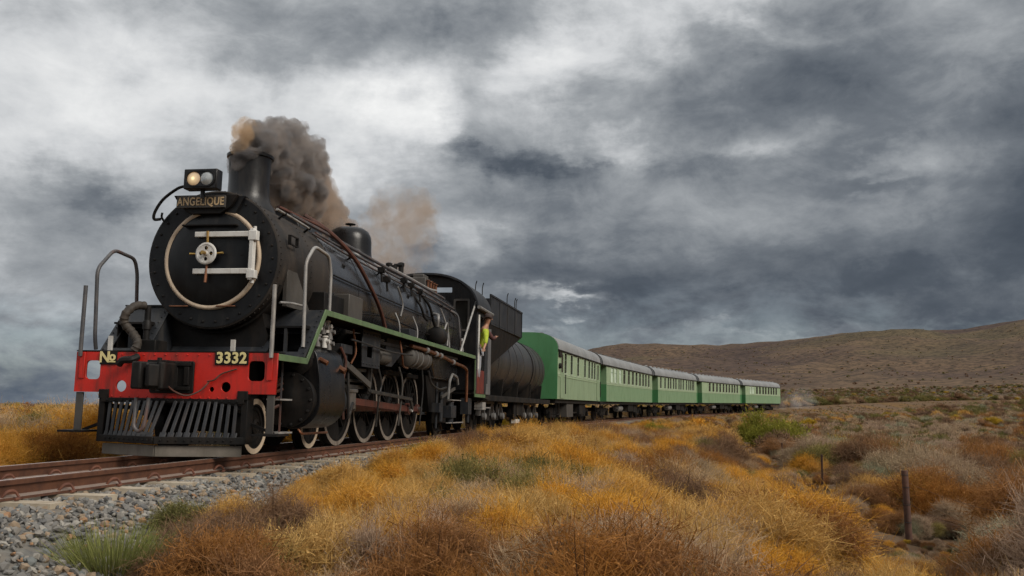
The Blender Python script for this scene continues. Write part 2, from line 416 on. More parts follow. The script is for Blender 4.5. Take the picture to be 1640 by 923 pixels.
M['hose'] = paint('rubber_hose', (0.028, 0.022, 0.017), (0.048, 0.036, 0.026), (0.6, 0.85), 9.0, bump=0.4)
M['timber'] = paint('weathered_board', (0.12, 0.105, 0.085), (0.18, 0.155, 0.13), (0.6, 0.85), 4.0, grime=(0.05, 0.042, 0.034), grime_amt=0.6)
M['coal'] = paint('coal', (0.010, 0.010, 0.011), (0.022, 0.021, 0.021), (0.3, 0.7), 9.0, bump=0.8)
M['car_pale'] = paint('pale_green_coach_paint', (0.30, 0.40, 0.245), (0.34, 0.43, 0.275), (0.32, 0.5), 1.2, grime=(0.19, 0.25, 0.14), grime_amt=0.6, gscale=1.1)
M['car_mid'] = paint('mid_green_coach_paint', (0.185, 0.295, 0.165), (0.21, 0.32, 0.185), (0.32, 0.5), 1.2, grime=(0.11, 0.17, 0.085), grime_amt=0.6, gscale=1.1)
M['car_deep'] = paint('deep_green_paint_and_end_shade', (0.062, 0.205, 0.080), (0.075, 0.225, 0.092), (0.35, 0.55), 1.2, grime=(0.035, 0.12, 0.035), grime_amt=0.4, gscale=0.7)  # own paint of the first coach end; on later coaches, shade put into the green
M['car_low1'] = paint('sage_green_coach_paint', (0.245, 0.335, 0.205), (0.27, 0.36, 0.225), (0.32, 0.5), 1.2, grime=(0.15, 0.20, 0.11), grime_amt=0.6, gscale=1.1)
M['car_roof'] = paint('grey_roof_paint', (0.20, 0.205, 0.205), (0.26, 0.265, 0.265), (0.45, 0.65), 1.0, grime=(0.20, 0.19, 0.18), grime_amt=0.5, gscale=0.6)
M['car_trim'] = paint('light_window_trim_paint', (0.42, 0.50, 0.36), (0.37, 0.45, 0.32), (0.4, 0.6), 3.0)
M['gangway'] = paint('black_rubberised_canvas', (0.016, 0.016, 0.017), (0.028, 0.027, 0.026), (0.7, 0.9), 5.0, bump=0.5)
M['under'] = paint('underframe_black', (0.006, 0.006, 0.006), (0.018, 0.015, 0.013), (0.55, 0.85), 3.0, grime=(0.06, 0.045, 0.033), grime_amt=0.6, spec=0.20)
def glass(name, col, rough=0.06):
    m, t, b, out = pbsdf(name)
    b.inputs['Base Color'].default_value = tuple(col) + (1,); b.inputs['Roughness'].default_value = rough; b.inputs['Specular IOR Level'].default_value = 0.18
    tc = t.node('ShaderNodeTexCoord'); oi = t.node('ShaderNodeObjectInfo')
    n = t.noise(t.vec('ADD', tc.outputs['Object'], oi.outputs['Location']), 1.3, 2)
    t.put(b.inputs['Base Color'], t.mix(n, tuple(c * 0.5 for c in col), tuple(min(1, c * 1.6) for c in col)))
    return m
M['pane'] = glass('dark_window_glass', (0.016, 0.015, 0.013), 0.14); M['pane_frost'] = glass('frosted_window_glass', (0.42, 0.50, 0.40), 0.5)
def emit(name, col, st, base=(0.3, 0.25, 0.2)):
    m, t, b, out = pbsdf(name)
    b.inputs['Base Color'].default_value = base + (1,); b.inputs['Roughness'].default_value = 0.15
    tc = t.node('ShaderNodeTexCoord')
    r = t.vec('LENGTH', tc.outputs['Object'])
    t.put(b.inputs['Emission Color'], t.ramp(r, [(0.0, (1.0, 0.86, 0.52)), (0.03, (1.0, 0.74, 0.38)), (0.10, tuple(col))]))
    t.put(b.inputs['Emission Strength'], t.ramp(r, [(0.0, 1.0), (0.028, 0.55), (0.05, 0.22), (0.10, 0.12)]))
    b.inputs['Emission Strength'].default_value = st
    mm = t.math('MULTIPLY', t.ramp(r, [(0.0, 1.0), (0.018, 0.8), (0.035, 0.30), (0.09, 0.16)]), st); t.put(b.inputs['Emission Strength'], mm)
    return m
M['lamp_lit'] = emit('lit_headlamp_lens', (0.50, 0.27, 0.11), 0.95)
M['lens'] = paint('clear_lamp_lens', (0.34, 0.36, 0.36), (0.50, 0.52, 0.52), (0.08, 0.2), 14.0, metal=0.3, bump=0.2)
# ================================================================== terrain
_perm = np.random.default_rng(3).random((256, 256))
def vnoise(x, y):
    x = np.asarray(x, float); y = np.asarray(y, float)
    xi = np.floor(x).astype(int); yi = np.floor(y).astype(int); fx = x - xi; fy = y - yi
    fx = fx * fx * (3 - 2 * fx); fy = fy * fy * (3 - 2 * fy)
    g = lambda a, b: _perm[a & 255, b & 255]
    return (g(xi, yi) * (1 - fx) + g(xi + 1, yi) * fx) * (1 - fy) + (g(xi, yi + 1) * (1 - fx) + g(xi + 1, yi + 1) * fx) * fy
def fbm(x, y, o=4):
    t = 0; a = 0.5
    for i in range(o): t = t + a * vnoise(x * 2 ** i + 17.3 * i, y * 2 ** i + 9.1 * i); a *= 0.5
    return t / (1 - 0.5 ** o) - 0.5
# ridge line of the hills: (x in the photograph, y of the skyline), read as compass bearing and elevation
RX = np.array([-6000, -900, 0, 400, 640, 760, 840, 900, 950, 1000, 1050, 1150, 1250, 1330, 1390, 1450, 1520, 1580, 1640, 1750, 2000, 2600, 6000])
RY = np.array([648, 646, 650, 650, 648, 632, 602, 578, 565, 559, 557, 561, 555, 547, 537, 533, 536, 532, 522, 512, 508, 525, 560])
def hgt(x, y):
    x = np.asarray(x, float); y = np.asarray(y, float); shp = x.shape
    xr, yr = x.ravel(), y.ravel()
    s, d = nearest(xr, yr)
    tz = track_z(s)
    prof = np.interp(d, [-60, -12, -5, -3.0, -2.0, 1.55, 1.9, 3.2, 5.8, 8.5, 11, 16, 40], [-0.75, -0.80, -0.72, -0.62, -0.36, -0.36, -0.52, -0.76, -1.02, -1.50, -1.85, -2.15, -2.25])
    prof = prof - 0.95 * sstep(s, 30, 62) * (1 - sstep(s, 90, 125)) * sstep(d, 2.6, 6.5) * (1 - sstep(d, 25, 60))       # the bank stands higher farther along
    rr = np.hypot(xr, yr)
    near_w = 1 - sstep(np.abs(d), 1.8, 4.0)
    z = prof + tz * (1 - sstep(np.abs(d), 5, 45))
    z = z + (1 - near_w) * (0.16 * fbm(xr * 0.35, yr * 0.35, 3) + 0.5 * fbm(xr * 0.05 + 5, yr * 0.05, 3) * sstep(rr, 12, 50))
    right = sstep(xr / np.maximum(rr, 1), -0.12, 0.16)           # how far round to the hill side
    z = z + right * (2.9 * sstep(rr, 70, 230)) + right * 6.0 * sstep(rr, 200, 800)
    z = z + (1 - right) * (0.9 * sstep(rr, 40, 140))
    ahead = yr > 1.0
    u = np.where(ahead, xr / np.maximum(yr, 1.0), np.sign(xr) * 6.0) * 1435.5 + 820
    el = np.interp(u, RX, (660.2 - RY) / 1435.5) * np.where(ahead, np.clip(yr / np.maximum(rr, 1), 0.35, 1), 0.5)
    D = 2300.0
    hill = (el * D - right * 9.0) * np.where(rr > 1, sstep(rr, 380, D) ** 0.92, 0)
    rug = fbm(xr / 420.0 + 3, yr / 420.0, 4); rug2 = np.abs(fbm(xr / 230.0 + 8, yr / 230.0 + 4, 4))
    hill = hill * (1 + 0.0 * rug) + (sstep(rr, 450, 1300) * (1 - sstep(rr, 1850, 2300))) * np.clip(el, 0, 1) * D * (0.34 * np.minimum(rug, 0.0) - 0.28 * rug2)
    hill = np.where(rr > D, el * D - right * 9.0 + (rr - D) * 0.004 * np.clip(el, 0, 1) * 4, hill)
    fade = 1 - sstep(rr, 150, 380)
    z = z * np.where(rr > 380, 1, 1) + hill
    return z.reshape(shp)
def hgt1(x, y): return float(hgt(np.array([x]), np.array([y]))[0])
def ground_px(px, py, rmax=600):
    """where the sight line through a point of the photograph meets the ground"""
    dr_ = pix_dir(px, py); t = np.concatenate([np.linspace(1.5, 60, 800), np.linspace(60, rmax, 800)])
    X = dr_.x * t; Y = dr_.y * t; Zr = CAM_H + dr_.z * t; g = hgt(X, Y); k = np.argmax(Zr < g)
    return (X[k], Y[k], g[k]) if (Zr < g).any() else (X[-1], Y[-1], g[-1])

def ground_material():
    m, t, b, out = pbsdf('dry_scrub_ground')
    geo = t.node('ShaderNodeNewGeometry'); P = geo.outputs['Position']
    big = t.noise(P, 0.010, 6, 0.6, 0.3); mid = t.noise(P, 0.09, 6, 0.62, 0.4); fin = t.noise(P, 1.3, 7, 0.65, 0.2); spk = t.noise(P, 0.55, 5, 0.6)
    soil = t.mix(t.maprange(fin, 0.3, 0.7, 0, 1), (0.085, 0.053, 0.032), (0.175, 0.120, 0.075))
    dry = t.mix(t.maprange(mid, 0.35, 0.68, 0, 1, True), (0.085, 0.044, 0.020), (0.165, 0.098, 0.036))
    c = t.mix(t.maprange(t.math('ADD', t.math('MULTIPLY', mid, 0.6), t.math('MULTIPLY', fin, 0.4)), 0.42, 0.60, 0, 1, True), soil, dry)
    grn = t.mix(fin, (0.050, 0.054, 0.022), (0.095, 0.090, 0.034))
    c = t.mix(t.math('MULTIPLY', t.maprange(big, 0.50, 0.66, 0, 1, True), t.maprange(mid, 0.40, 0.62, 0, 0.75, True)), c, grn)
    # the far hill sides: purple-brown heath with dark dots of bush
    sp = t.node('ShaderNodeSeparateXYZ'); t.put(sp.inputs[0], P)
    r = t.vec('LENGTH', t.vec('MULTIPLY', P, (1, 1, 0)))
    hm = t.noise(P, 0.0055, 8, 0.68, 0.5); hs = t.noise(P, 0.11, 10, 0.78)
    heath = t.mix(t.maprange(hm, 0.36, 0.64, 0, 1, True), (0.060, 0.042, 0.036), (0.104, 0.072, 0.048))
    heath = t.mix(t.maprange(t.noise(P, 0.0022, 4, 0.5), 0.50, 0.66, 0, 0.55, True), heath, (0.074, 0.064, 0.034))
    heath = t.mix(t.maprange(hs, 0.42, 0.62, 0, 0.85, True), t.vec('MULTIPLY', heath, (1.45, 1.4, 1.32)), t.vec('MULTIPLY', heath, (0.42, 0.45, 0.50)))
    vo = t.node('ShaderNodeTexVoronoi'); t.put(vo.inputs['Vector'], P); vo.inputs['Scale'].default_value = 0.14; vo.inputs['Randomness'].default_value = 1.0
    dots = t.math('MULTIPLY', t.maprange(vo.outputs['Distance'], 0.20, 0.34, 1, 0), t.maprange(t.noise(P, 0.02, 3), 0.42, 0.58, 0.1, 0.9, True))
    heath = t.mix(dots, heath, (0.026, 0.026, 0.018))
    c = t.mix(t.maprange(r, 160, 520, 0, 1, True), c, heath)
    t.put(b.inputs['Base Color'], c); b.inputs['Roughness'].default_value = 0.95; b.inputs['Specular IOR Level'].default_value = 0.1
    bp = t.node('ShaderNodeBump'); bp.inputs['Strength'].default_value = 0.7; bp.inputs['Distance'].default_value = 0.12; t.put(bp.inputs['Height'], t.math('ADD', fin, t.math('MULTIPLY', spk, 0.6)))
    t.l.new(bp.outputs[0], b.inputs['Normal'])
    return m
M['ground'] = ground_material()
def build_ground():
    rings = np.concatenate([[0.0], np.geomspace(0.8, 60, 110), np.geomspace(62, 2500, 130), np.geomspace(2600, 26000, 14)])
    fr = np.linspace(-42, 42, 337); bk = np.linspace(42, 318, 70)[1:-1]
    ang = np.radians(np.concatenate([fr, bk])); na = len(ang); nr = len(rings)
    Rg, Ag = np.meshgrid(rings[1:], ang, indexing='ij'); X = Rg * np.sin(Ag); Y = Rg * np.cos(Ag); Z = hgt(X, Y)
    V = np.concatenate([[[0, 0, hgt1(0, 0)]], np.stack([X, Y, Z], -1).reshape(-1, 3)])
    F = []
    for j in range(na): F.append((0, 1 + (j + 1) % na, 1 + j))
    for i in range(nr - 2):
        for j in range(na):
            k = (j + 1) % na; F.append((1 + i * na + j, 1 + i * na + k, 1 + (i + 1) * na + k, 1 + (i + 1) * na + j))
    me = bpy.data.meshes.new('ground'); me.from_pydata(V.tolist(), [], F)
    bm = bmesh.new(); bm.from_mesh(me); bmesh.ops.recalc_face_normals(bm, faces=bm.faces)
    if sum(f.normal.z for f in bm.faces) < 0: bmesh.ops.reverse_faces(bm, faces=bm.faces)
    bm.to_mesh(me); bm.free(); me.shade_smooth()
    return tag(obj('ground', me, M['ground']), 'dry scrubland rising to brown hills', kind='structure')
ground = build_ground()

# pale dirt track beyond the railway on the left
M['dirt'] = paint('pale_dirt', (0.34, 0.25, 0.18), (0.26, 0.19, 0.13), (0.85, 0.95), 0.6, streak=False, bump=0.5, fine=9.0)
def ribbon(name, pts, width, mat, dz=0.02, wob=0.0):
    vs = []; fs = []
    P = [Vector((p[0], p[1], 0)) for p in pts]
    W = np.linspace(-0.5, 0.5, 7)
    for i, p in enumerate(P):
        t = (P[min(i + 1, len(P) - 1)] - P[max(i - 1, 0)]).normalized(); n = Vector((t.y, -t.x, 0))
        for w in W:
            q = p + n * (w * width * (1 + wob * (vnoise(i * 0.4, w * 3 + 2) - 0.5)))
            vs.append((q.x, q.y, hgt1(q.x, q.y) + dz))
    k = len(W)
    for i in range(len(P) - 1):
        for j in range(k - 1): fs.append((i*k+j, i*k+j+1, (i+1)*k+j+1, (i+1)*k+j))
    me = bpy.data.meshes.new(name); me.from_pydata(vs, [], fs); me.shade_smooth()
    return obj(name, me, mat)
rp = []
for s in np.linspace(-25, 150, 120): q = track_pt(s, -24 - 0.02 * (s + 30)); rp.append((q.x, q.y))
tag(ribbon('dirt_road', rp, 3.4, M['dirt'], 0.06, 0.3), 'pale dirt road running behind the railway', kind='structure')
rp = []
for s in np.linspace(118, 330, 60): q = track_pt(s, 16 + 0.16 * (s - 118)); rp.append((q.x, q.y))
tag(ribbon('dirt_road', rp, 2.2, M['dirt'], 0.10, 0.6), 'pale dirt road beyond the last coach', kind='structure')

# ================================================================== railway track
track = empty('railway_track'); tag(track, 'railway track with rusty rails on concrete sleepers', kind='structure')
def rail_material():
    m, t, b, out = pbsdf('rail_steel')
    geo = t.node('ShaderNodeNewGeometry'); P = geo.outputs['Position']; n = t.noise(P, 9, 6, 0.65); n2 = t.noise(P, 60, 3)
    sx = t.node('ShaderNodeSeparateXYZ'); t.put(sx.inputs[0], geo.outputs['True Normal'])
    rust = t.mix(t.maprange(n, 0.3, 0.7, 0, 1), (0.048, 0.016, 0.008), (0.125, 0.046, 0.019)); rust = t.mix(t.math('MULTIPLY', n2, 0.35), rust, (0.035, 0.016, 0.011))
    top = t.maprange(sx.outputs[2], 0.80, 0.985, 0, 1, True)
    t.put(b.inputs['Base Color'], t.mix(top, rust, t.mix(n, (0.52, 0.40, 0.32), (0.66, 0.60, 0.55))))
    t.put(b.inputs['Metallic'], t.math('MULTIPLY', top, 0.75)); t.put(b.inputs['Roughness'], t.maprange(top, 0, 1, 0.75, 0.34))
    bp = t.node('ShaderNodeBump'); bp.inputs['Strength'].default_value = 0.25; bp.inputs['Distance'].default_value = 0.01; t.put(bp.inputs['Height'], n2); t.l.new(bp.outputs[0], b.inputs['Normal'])
    return m
M['rail'] = rail_material()
RP = [(-0.035, 0.0), (-0.036, -0.034), (-0.012, -0.048), (-0.009, -0.115), (-0.060, -0.133), (-0.064, -0.155), (0.064, -0.155), (0.060, -0.133), (0.009, -0.115), (0.012, -0.048), (0.036, -0.034), (0.035, 0.0), (0.026, 0.007), (-0.026, 0.007)]
def cant_z(d): return (0.59 - d) * math.sin(CANT)
def foot_material():
    m = M['rail'].copy(); m.name = 'rusty_rail_foot'; return m
for d in (0.565, -0.565):
    vs = []; fs = []; n = len(RP); SS = np.concatenate([np.arange(-40, 10, 1.0), np.arange(10, 200, 1.0)])
    for s in SS:
        for a, b in RP:
            p = track_pt(s, d + a, b - 0.007 + cant_z(d)); vs.append(tuple(p))
    for i in range(len(SS) - 1):
        for k in range(n): fs.append((i*n+k, i*n+(k+1) % n, (i+1)*n+(k+1) % n, (i+1)*n+k))
    fs += [tuple(range(n)), tuple(range((len(SS)-1)*n, len(SS)*n))]
    me = bpy.data.meshes.new('rail'); me.from_pydata(vs, [], fs)
    bm = bmesh.new(); bm.from_mesh(me); bmesh.ops.recalc_face_normals(bm, faces=bm.faces); bm.to_mesh(me); bm.free(); me.shade_smooth(); me.set_sharp_from_angle(angle=rad(30))
    o = obj('rail', me, M['rail'], track); o['label'] = 'near rusty rail with a worn bright head' if d > 0 else 'far rusty rail with a worn bright head'
# sleepers and clips (shared meshes)
M['concrete'] = paint('concrete_sleeper', (0.36, 0.30, 0.22), (0.44, 0.38, 0.29), (0.8, 0.95), 4.0, grime=(0.20, 0.14, 0.09), grime_amt=0.6, bump=0.35, streak=False)
M['clip'] = paint('rusty_clip', (0.15, 0.055, 0.03), (0.10, 0.038, 0.024), (0.6, 0.85), 12.0)
sm = MB()
pf = [(-0.125, -0.20), (-0.100, 0.0), (0.100, 0.0), (0.125, -0.20)]
for (y0, y1, z1) in ((-1.06, -0.30, 0.0), (0.30, 1.06, 0.0), (-0.32, 0.32, -0.035)):
    sm.prism([(a, b if b < -0.1 else b + z1) for a, b in pf], y0, y1)
SLEEP = sm.mesh('sleeper', ang=30)
cm = MB(); cm.tube(fillet([(-0.05, -0.02, 0.005), (-0.05, 0.01, 0.030), (-0.03, 0.03, 0.058), (0.03, 0.04, 0.058), (0.05, 0.06, 0.02), (0.03, 0.09, 0.008), (-0.02, 0.09, 0.008)], 0.03, 3), 0.011, 6)
CLIP = cm.mesh('rail_clip')
for i, s in enumerate(np.arange(-16.46, 118, 0.703)):
    x, y, z, a = path(s)
    o = obj('sleeper', SLEEP, M['concrete'], track, 0.0); o.location = (x, y, z - 0.165 + 0.59 * math.sin(CANT)); o.rotation_euler = (-CANT, 0, -(PI / 2 + a) + random.uniform(-0.012, 0.012))
    if s < 14:
        for d, fl in ((0.565 + 0.040, 0), (0.565 - 0.040, PI), (-0.565 + 0.040, 0), (-0.565 - 0.040, PI)):
            p = track_pt(s, d, -0.158 + cant_z(d)); c = obj('rail_clip', CLIP, M['clip'], track); c.location = p; c.rotation_euler = (0, 0, -(PI / 2 + a) + fl); c.scale = (1.2, 1.0, 1.25)

# ballast bed: the shoulder as a sheet with loose stones on it
def stone_material():
    m, t, b, out = pbsdf('ballast_stone')
    oi = t.node('ShaderNodeObjectInfo'); tc = t.node('ShaderNodeTexCoord'); n = t.noise(t.vec('ADD', tc.outputs['Object'], t.vec('MULTIPLY', oi.outputs['Random'], (40., 40., 40.))), 22, 4)
    c = t.ramp(oi.outputs['Random'], [(0.0, (0.115, 0.113, 0.110)), (0.16, (0.235, 0.215, 0.19)), (0.34, (0.160, 0.152, 0.140)), (0.50, (0.30, 0.28, 0.245)), (0.60, (0.170, 0.162, 0.150)), (0.68, (0.27, 0.20, 0.135)), (0.82, (0.22, 0.205, 0.185)), (0.90, (0.30, 0.17, 0.09)), (0.95, (0.16, 0.17, 0.165)), (1.0, (0.38, 0.37, 0.345))], 'CONSTANT')
    c = t.mix(t.maprange(n, 0.35, 0.7, 0, 0.55), c, t.vec('MULTIPLY', c, (0.52, 0.50, 0.47)))
    t.put(b.inputs['Base Color'], c); b.inputs['Roughness'].default_value = 0.85
    return m
M['stone'] = stone_material()
M['bed'] = paint('ballast_bed', (0.10, 0.098, 0.092), (0.17, 0.16, 0.14), (0.9, 1.0), 9.0, bump=0.9, streak=False, fine=22.0, grime=(0.20, 0.145, 0.09), grime_amt=0.5)
def bed_z(d):
    return np.interp(d, [-3.0, -2.3, -1.45, -1.10, 1.10, 1.45, 2.3, 2.75], [-0.66, -0.50, -0.26, -0.205, -0.215, -0.28, -0.55, -0.72])
vs = []; fs = []; DD = np.array([-3.0, -2.6, -2.3, -1.8, -1.45, -1.10, -0.6, 0, 0.6, 1.10, 1.45, 1.8, 2.1, 2.3, 2.75]); SS = np.arange(-16, 150, 0.5)
for s in SS:
    for d in DD:
        p = track_pt(s, d, float(bed_z(d)) + 0.02 * (float(vnoise(s * 2, d * 4)) - 0.5) + cant_z(d) * (abs(d) < 2)); vs.append(tuple(p))
k = len(DD)
for i in range(len(SS) - 1):
    for j in range(k - 1): fs.append((i*k+j, i*k+j+1, (i+1)*k+j+1, (i+1)*k+j))
me = bpy.data.meshes.new('ballast'); me.from_pydata(vs, [], fs); me.shade_smooth()
ballast = tag(obj('ballast', me, M['bed']), 'grey stone ballast bed under the railway track', kind='structure')
STONES = []
for i in range(8):
    bm = bmesh.new(); bmesh.ops.create_icosphere(bm, subdivisions=1, radius=0.5)
    rg_ = random.Random(i * 7 + 1); sx_, sy_, sz_ = rg_.uniform(0.8, 1.3), rg_.uniform(0.65, 1.0), rg_.uniform(0.45, 0.8)
    for v in bm.verts:
        q = 1 + rg_.uniform(-0.34, 0.26); v.co = Vector((v.co.x * sx_ * q, v.co.y * sy_ * q, v.co.z * sz_ * q))
    bmesh.ops.dissolve_limit(bm, angle_limit=rad(16), verts=bm.verts, edges=bm.edges)
    me = bpy.data.meshes.new('stone'); bm.to_mesh(me); bm.free(); me.materials.append(M['stone']); STONES.append(me)

def scatter(name, pts, rots, scales, variants, protos, parent=None):
    """one object that instances prototypes on points (ground cover)"""
    me = bpy.data.meshes.new(name); me.from_pydata([tuple(p) for p in pts], [], [])
    at = me.attributes.new('rot', 'FLOAT_VECTOR', 'POINT'); at.data.foreach_set('vector', np.asarray(rots, np.float32).ravel())
    at = me.attributes.new('scl', 'FLOAT_VECTOR', 'POINT'); at.data.foreach_set('vector', np.asarray(scales, np.float32).ravel())
    at = me.attributes.new('var', 'INT', 'POINT'); at.data.foreach_set('value', np.asarray(variants, np.int32))
    o = bpy.data.objects.new(name, me); COL.objects.link(o)
    if parent is not None: o.parent = parent
    cl = bpy.data.collections.new(name + '_prototypes')
    for i, pm in enumerate(protos):
        po = bpy.data.objects.new('%s_prototype_%02d' % (name, i), pm); cl.objects.link(po)
    ng = bpy.data.node_groups.new(name + '_scatter', 'GeometryNodeTree')
    ng.interface.new_socket('Geometry', in_out='INPUT', socket_type='NodeSocketGeometry'); ng.interface.new_socket('Geometry', in_out='OUTPUT', socket_type='NodeSocketGeometry')
    gi = ng.nodes.new('NodeGroupInput'); go = ng.nodes.new('NodeGroupOutput'); ip = ng.nodes.new('GeometryNodeInstanceOnPoints'); ci = ng.nodes.new('GeometryNodeCollectionInfo')
    ci.inputs['Collection'].default_value = cl; ci.inputs['Separate Children'].default_value = True; ci.inputs['Reset Children'].default_value = True
    def attr(nm, ty):
        a = ng.nodes.new('GeometryNodeInputNamedAttribute'); a.data_type = ty; a.inputs[0].default_value = nm; return a.outputs[0]
    e2r = ng.nodes.new('FunctionNodeEulerToRotation')
    L = ng.links.new
    L(gi.outputs[0], ip.inputs['Points']); L(ci.outputs[0], ip.inputs['Instance']); ip.inputs['Pick Instance'].default_value = True
    L(attr('var', 'INT'), ip.inputs['Instance Index']); L(attr('rot', 'FLOAT_VECTOR'), e2r.inputs[0]); L(e2r.outputs[0], ip.inputs['Rotation']); L(attr('scl', 'FLOAT_VECTOR'), ip.inputs['Scale'])
    L(ip.outputs[0], go.inputs[0])
    md = o.modifiers.new('scatter', 'NODES'); md.node_group = ng
    return o
def build_stones():
    r = np.random.default_rng(5); N = 25000
    s = -11.5 + 29 * r.random(N) ** 1.5; d = np.where(r.random(N) < 0.86, 0.60 + 2.0 * r.random(N), -1.9 + 2.3 * r.random(N))
    keep = np.ones(N, bool)
    ph = (s + 16.46) / 0.703; fr_ = np.abs(ph - np.round(ph)) * 0.703
    keep &= ~((fr_ < 0.12) & (d < 1.04) & (d > -1.04))                      # not on the sleepers
    s, d = s[keep], d[keep]; n = len(s)
    size = 0.028 + 0.060 * r.random(n) ** 2.0
    P = np.array([tuple(track_pt(a, b, float(bed_z(b)) + cant_z(b) * (abs(b) < 2) + 0.012 + c * 0.10)) for a, b, c in zip(s, d, size)])
    rot = r.random((n, 3)) * 6.28 * np.array([0.14, 0.14, 1]); scl = size[:, None] * np.ones((1, 3)); var = r.integers(0, len(STONES), n)
    # nearest 300 that are in view stand as stones of their own
    dist = np.hypot(P[:, 0], P[:, 1]); inview = (np.abs(P[:, 0] / np.maximum(P[:, 1], 0.1)) < 0.575) & (d > 1.05) & (d < 1.95) & (P[:, 1] > 4)
    order = np.argsort(np.where(inview, dist / size, 1e9))[:300]
    for i in order:
        o = obj('stone', STONES[var[i]], None, ballast); o.location = P[i]; o.rotation_euler = tuple(rot[i]); o.scale = (size[i],) * 3
    rest = np.setdiff1d(np.arange(n), order)
    o = scatter('loose_stones', P[rest], rot[rest], scl[rest], var[rest], STONES, ballast); o['kind'] = 'stuff'; o['label'] = 'loose grey and tan ballast stones'
build_stones()
# ================================================================== steam locomotive
def vehicle_rot(a, cant=CANT): return (-cant, 0, -(PI / 2 + a))
loco = empty('steam_locomotive', (C0[0], C0[1], 0.59 * math.sin(CANT)), vehicle_rot(TH))
tag(loco, 'black steam locomotive with red front beam, cream smokebox ring and smoking chimney', 'locomotive')
SBZ = 2.54; SBF = -0.25          # smokebox axis height, smokebox front

def rivet_mb(pts, axis, r=0.014, h=0.012, n=6):
    m = MB()
    for p in pts: m.lathe([(r, 0), (r * 0.8, h * 0.7), (r * 0.3, h)], p, axis, n)
    return m

# ---- red buffer beam with its openings
out = [(-1.318, 0.765), (-1.318, 1.256), (1.318, 1.256), (1.318, 0.765), (0.93, 0.765), (0.89, 0.69), (-0.86, 0.69), (-0.90, 0.765)]
holes = [rrect(-1.18, 0.92, -0.985, 1.15, 0.05), rrect(0.955, 0.92, 1.165, 1.16, 0.05), arc(-0.69, 0.84, 0.07, 0, 345, 23), arc(0.68, 0.845, 0.062, 0, 345, 23), arc(0.50, 0.815, 0.032, 0, 330, 11)]
beam = obj('buffer_beam', plate_mesh('buffer_beam', [out] + holes, 0.03, M_front(-1.015)), M['red'], loco); beam['label'] = 'bright red front beam with rounded openings'
m = MB()
for y0, y1, z in ((-1.318, 1.318, 1.262),): m.box((-1.034, y0, z), (-0.80, y1, z + 0.014))
m.build('deck_lip', M['soot'], beam)
pts = [(-1.03, y, 0.715) for y in np.linspace(-0.80, 0.82, 15)] + [(-1.03, sgn * 1.23 , z) for sgn in (-1, 1) for z in (0.94, 1.03, 1.12, 1.20)] + [(-1.03, y, 1.225) for y in np.linspace(-0.7, 0.45, 9)]
rivet_mb(pts, (-1, 0, 0), 0.012).build('rivets', M['red'], beam)
for y in (-1.23, 1.23):
    MB().box((-1.045, y - 0.035, 0.93), (-1.031, y + 0.035, 1.25)).build('post_bracket', M['red'], beam, bev=0.004)
# number plates on the beam
def plate_with_text(name, y0, y1, z0, z1, txt, size, label, sxx=1.0, under=False, s=-1.045):
    p = MB().box((s, y0, z0), (s + 0.014, y1, z1)).build(name, M['soot'], loco, bev=0.003); p['label'] = label
    cy, cz = (y0 + y1) / 2, (z0 + z1) / 2
    fm = M_front(s - 0.004) @ Matrix.Translation((cy, cz, 0))
    obj('lettering', text_mesh('lettering', txt, size, fm, 0.003, 0.0055, sxx), M['letter'], p)
    return p
plate_with_text('number_plate', 0.525, 0.955, 1.108, 1.268, '3332', 0.185, 'black plate with cream figures 3332')
p = MB().box((-1.045, -0.99, 1.10), (-1.031, -0.765, 1.272)).build('number_plate', M['soot'], loco, bev=0.003); p['label'] = 'black plate with cream letters No'
obj('lettering', text_mesh('lettering', 'N', 0.185, M_front(-1.049) @ Matrix.Translation((-0.925, 1.186, 0)), 0.003, 0.0055), M['letter'], p)
obj('lettering', text_mesh('lettering', 'o', 0.155, M_front(-1.049) @ Matrix.Translation((-0.822, 1.198, 0)), 0.003, 0.0055), M['letter'], p)
MB().box((-1.052, -0.865, 1.128), (-1.046, -0.78, 1.142)).build('lettering', M['letter'], p)

# ---- deck, sloping front sheets, running boards
m = MB().box((-0.985, -1.29, 1.225), (-0.10, 1.29, 1.255)); m.build('front_deck', M['slate'], loco)
def slope_sheet(y0, y1, s0, z0, s1, z1, holes, name='front_sheet'):
    L = math.hypot(s1 - s0, z1 - z0); ds_, dz_ = (s1 - s0) / L, (z1 - z0) / L
    # 2-D (y, along slope) -> local
    Mx = Matrix(((0, -ds_, dz_, -s0), (1, 0, 0, 0), (0, dz_, ds_, z0), (0, 0, 0, 1)))
    me = plate_mesh(name, [[(y0, 0), (y1, 0), (y1, L), (y0, L)]] + holes, 0.016, Mx)
    return obj(name, me, M['slate'], loco)
slope_sheet(-0.62, 1.30, -0.13, 1.262, 0.47, 1.935, [[(0.74, 0.09), (1.17, 0.09), (1.17, 0.44), (0.74, 0.44)]])
slope_sheet(-1.30, -0.64, -0.62, 1.262, -0.06, 1.935, [[(-1.16, 0.09), (-0.78, 0.09), (-0.78, 0.46), (-1.16, 0.46)]])
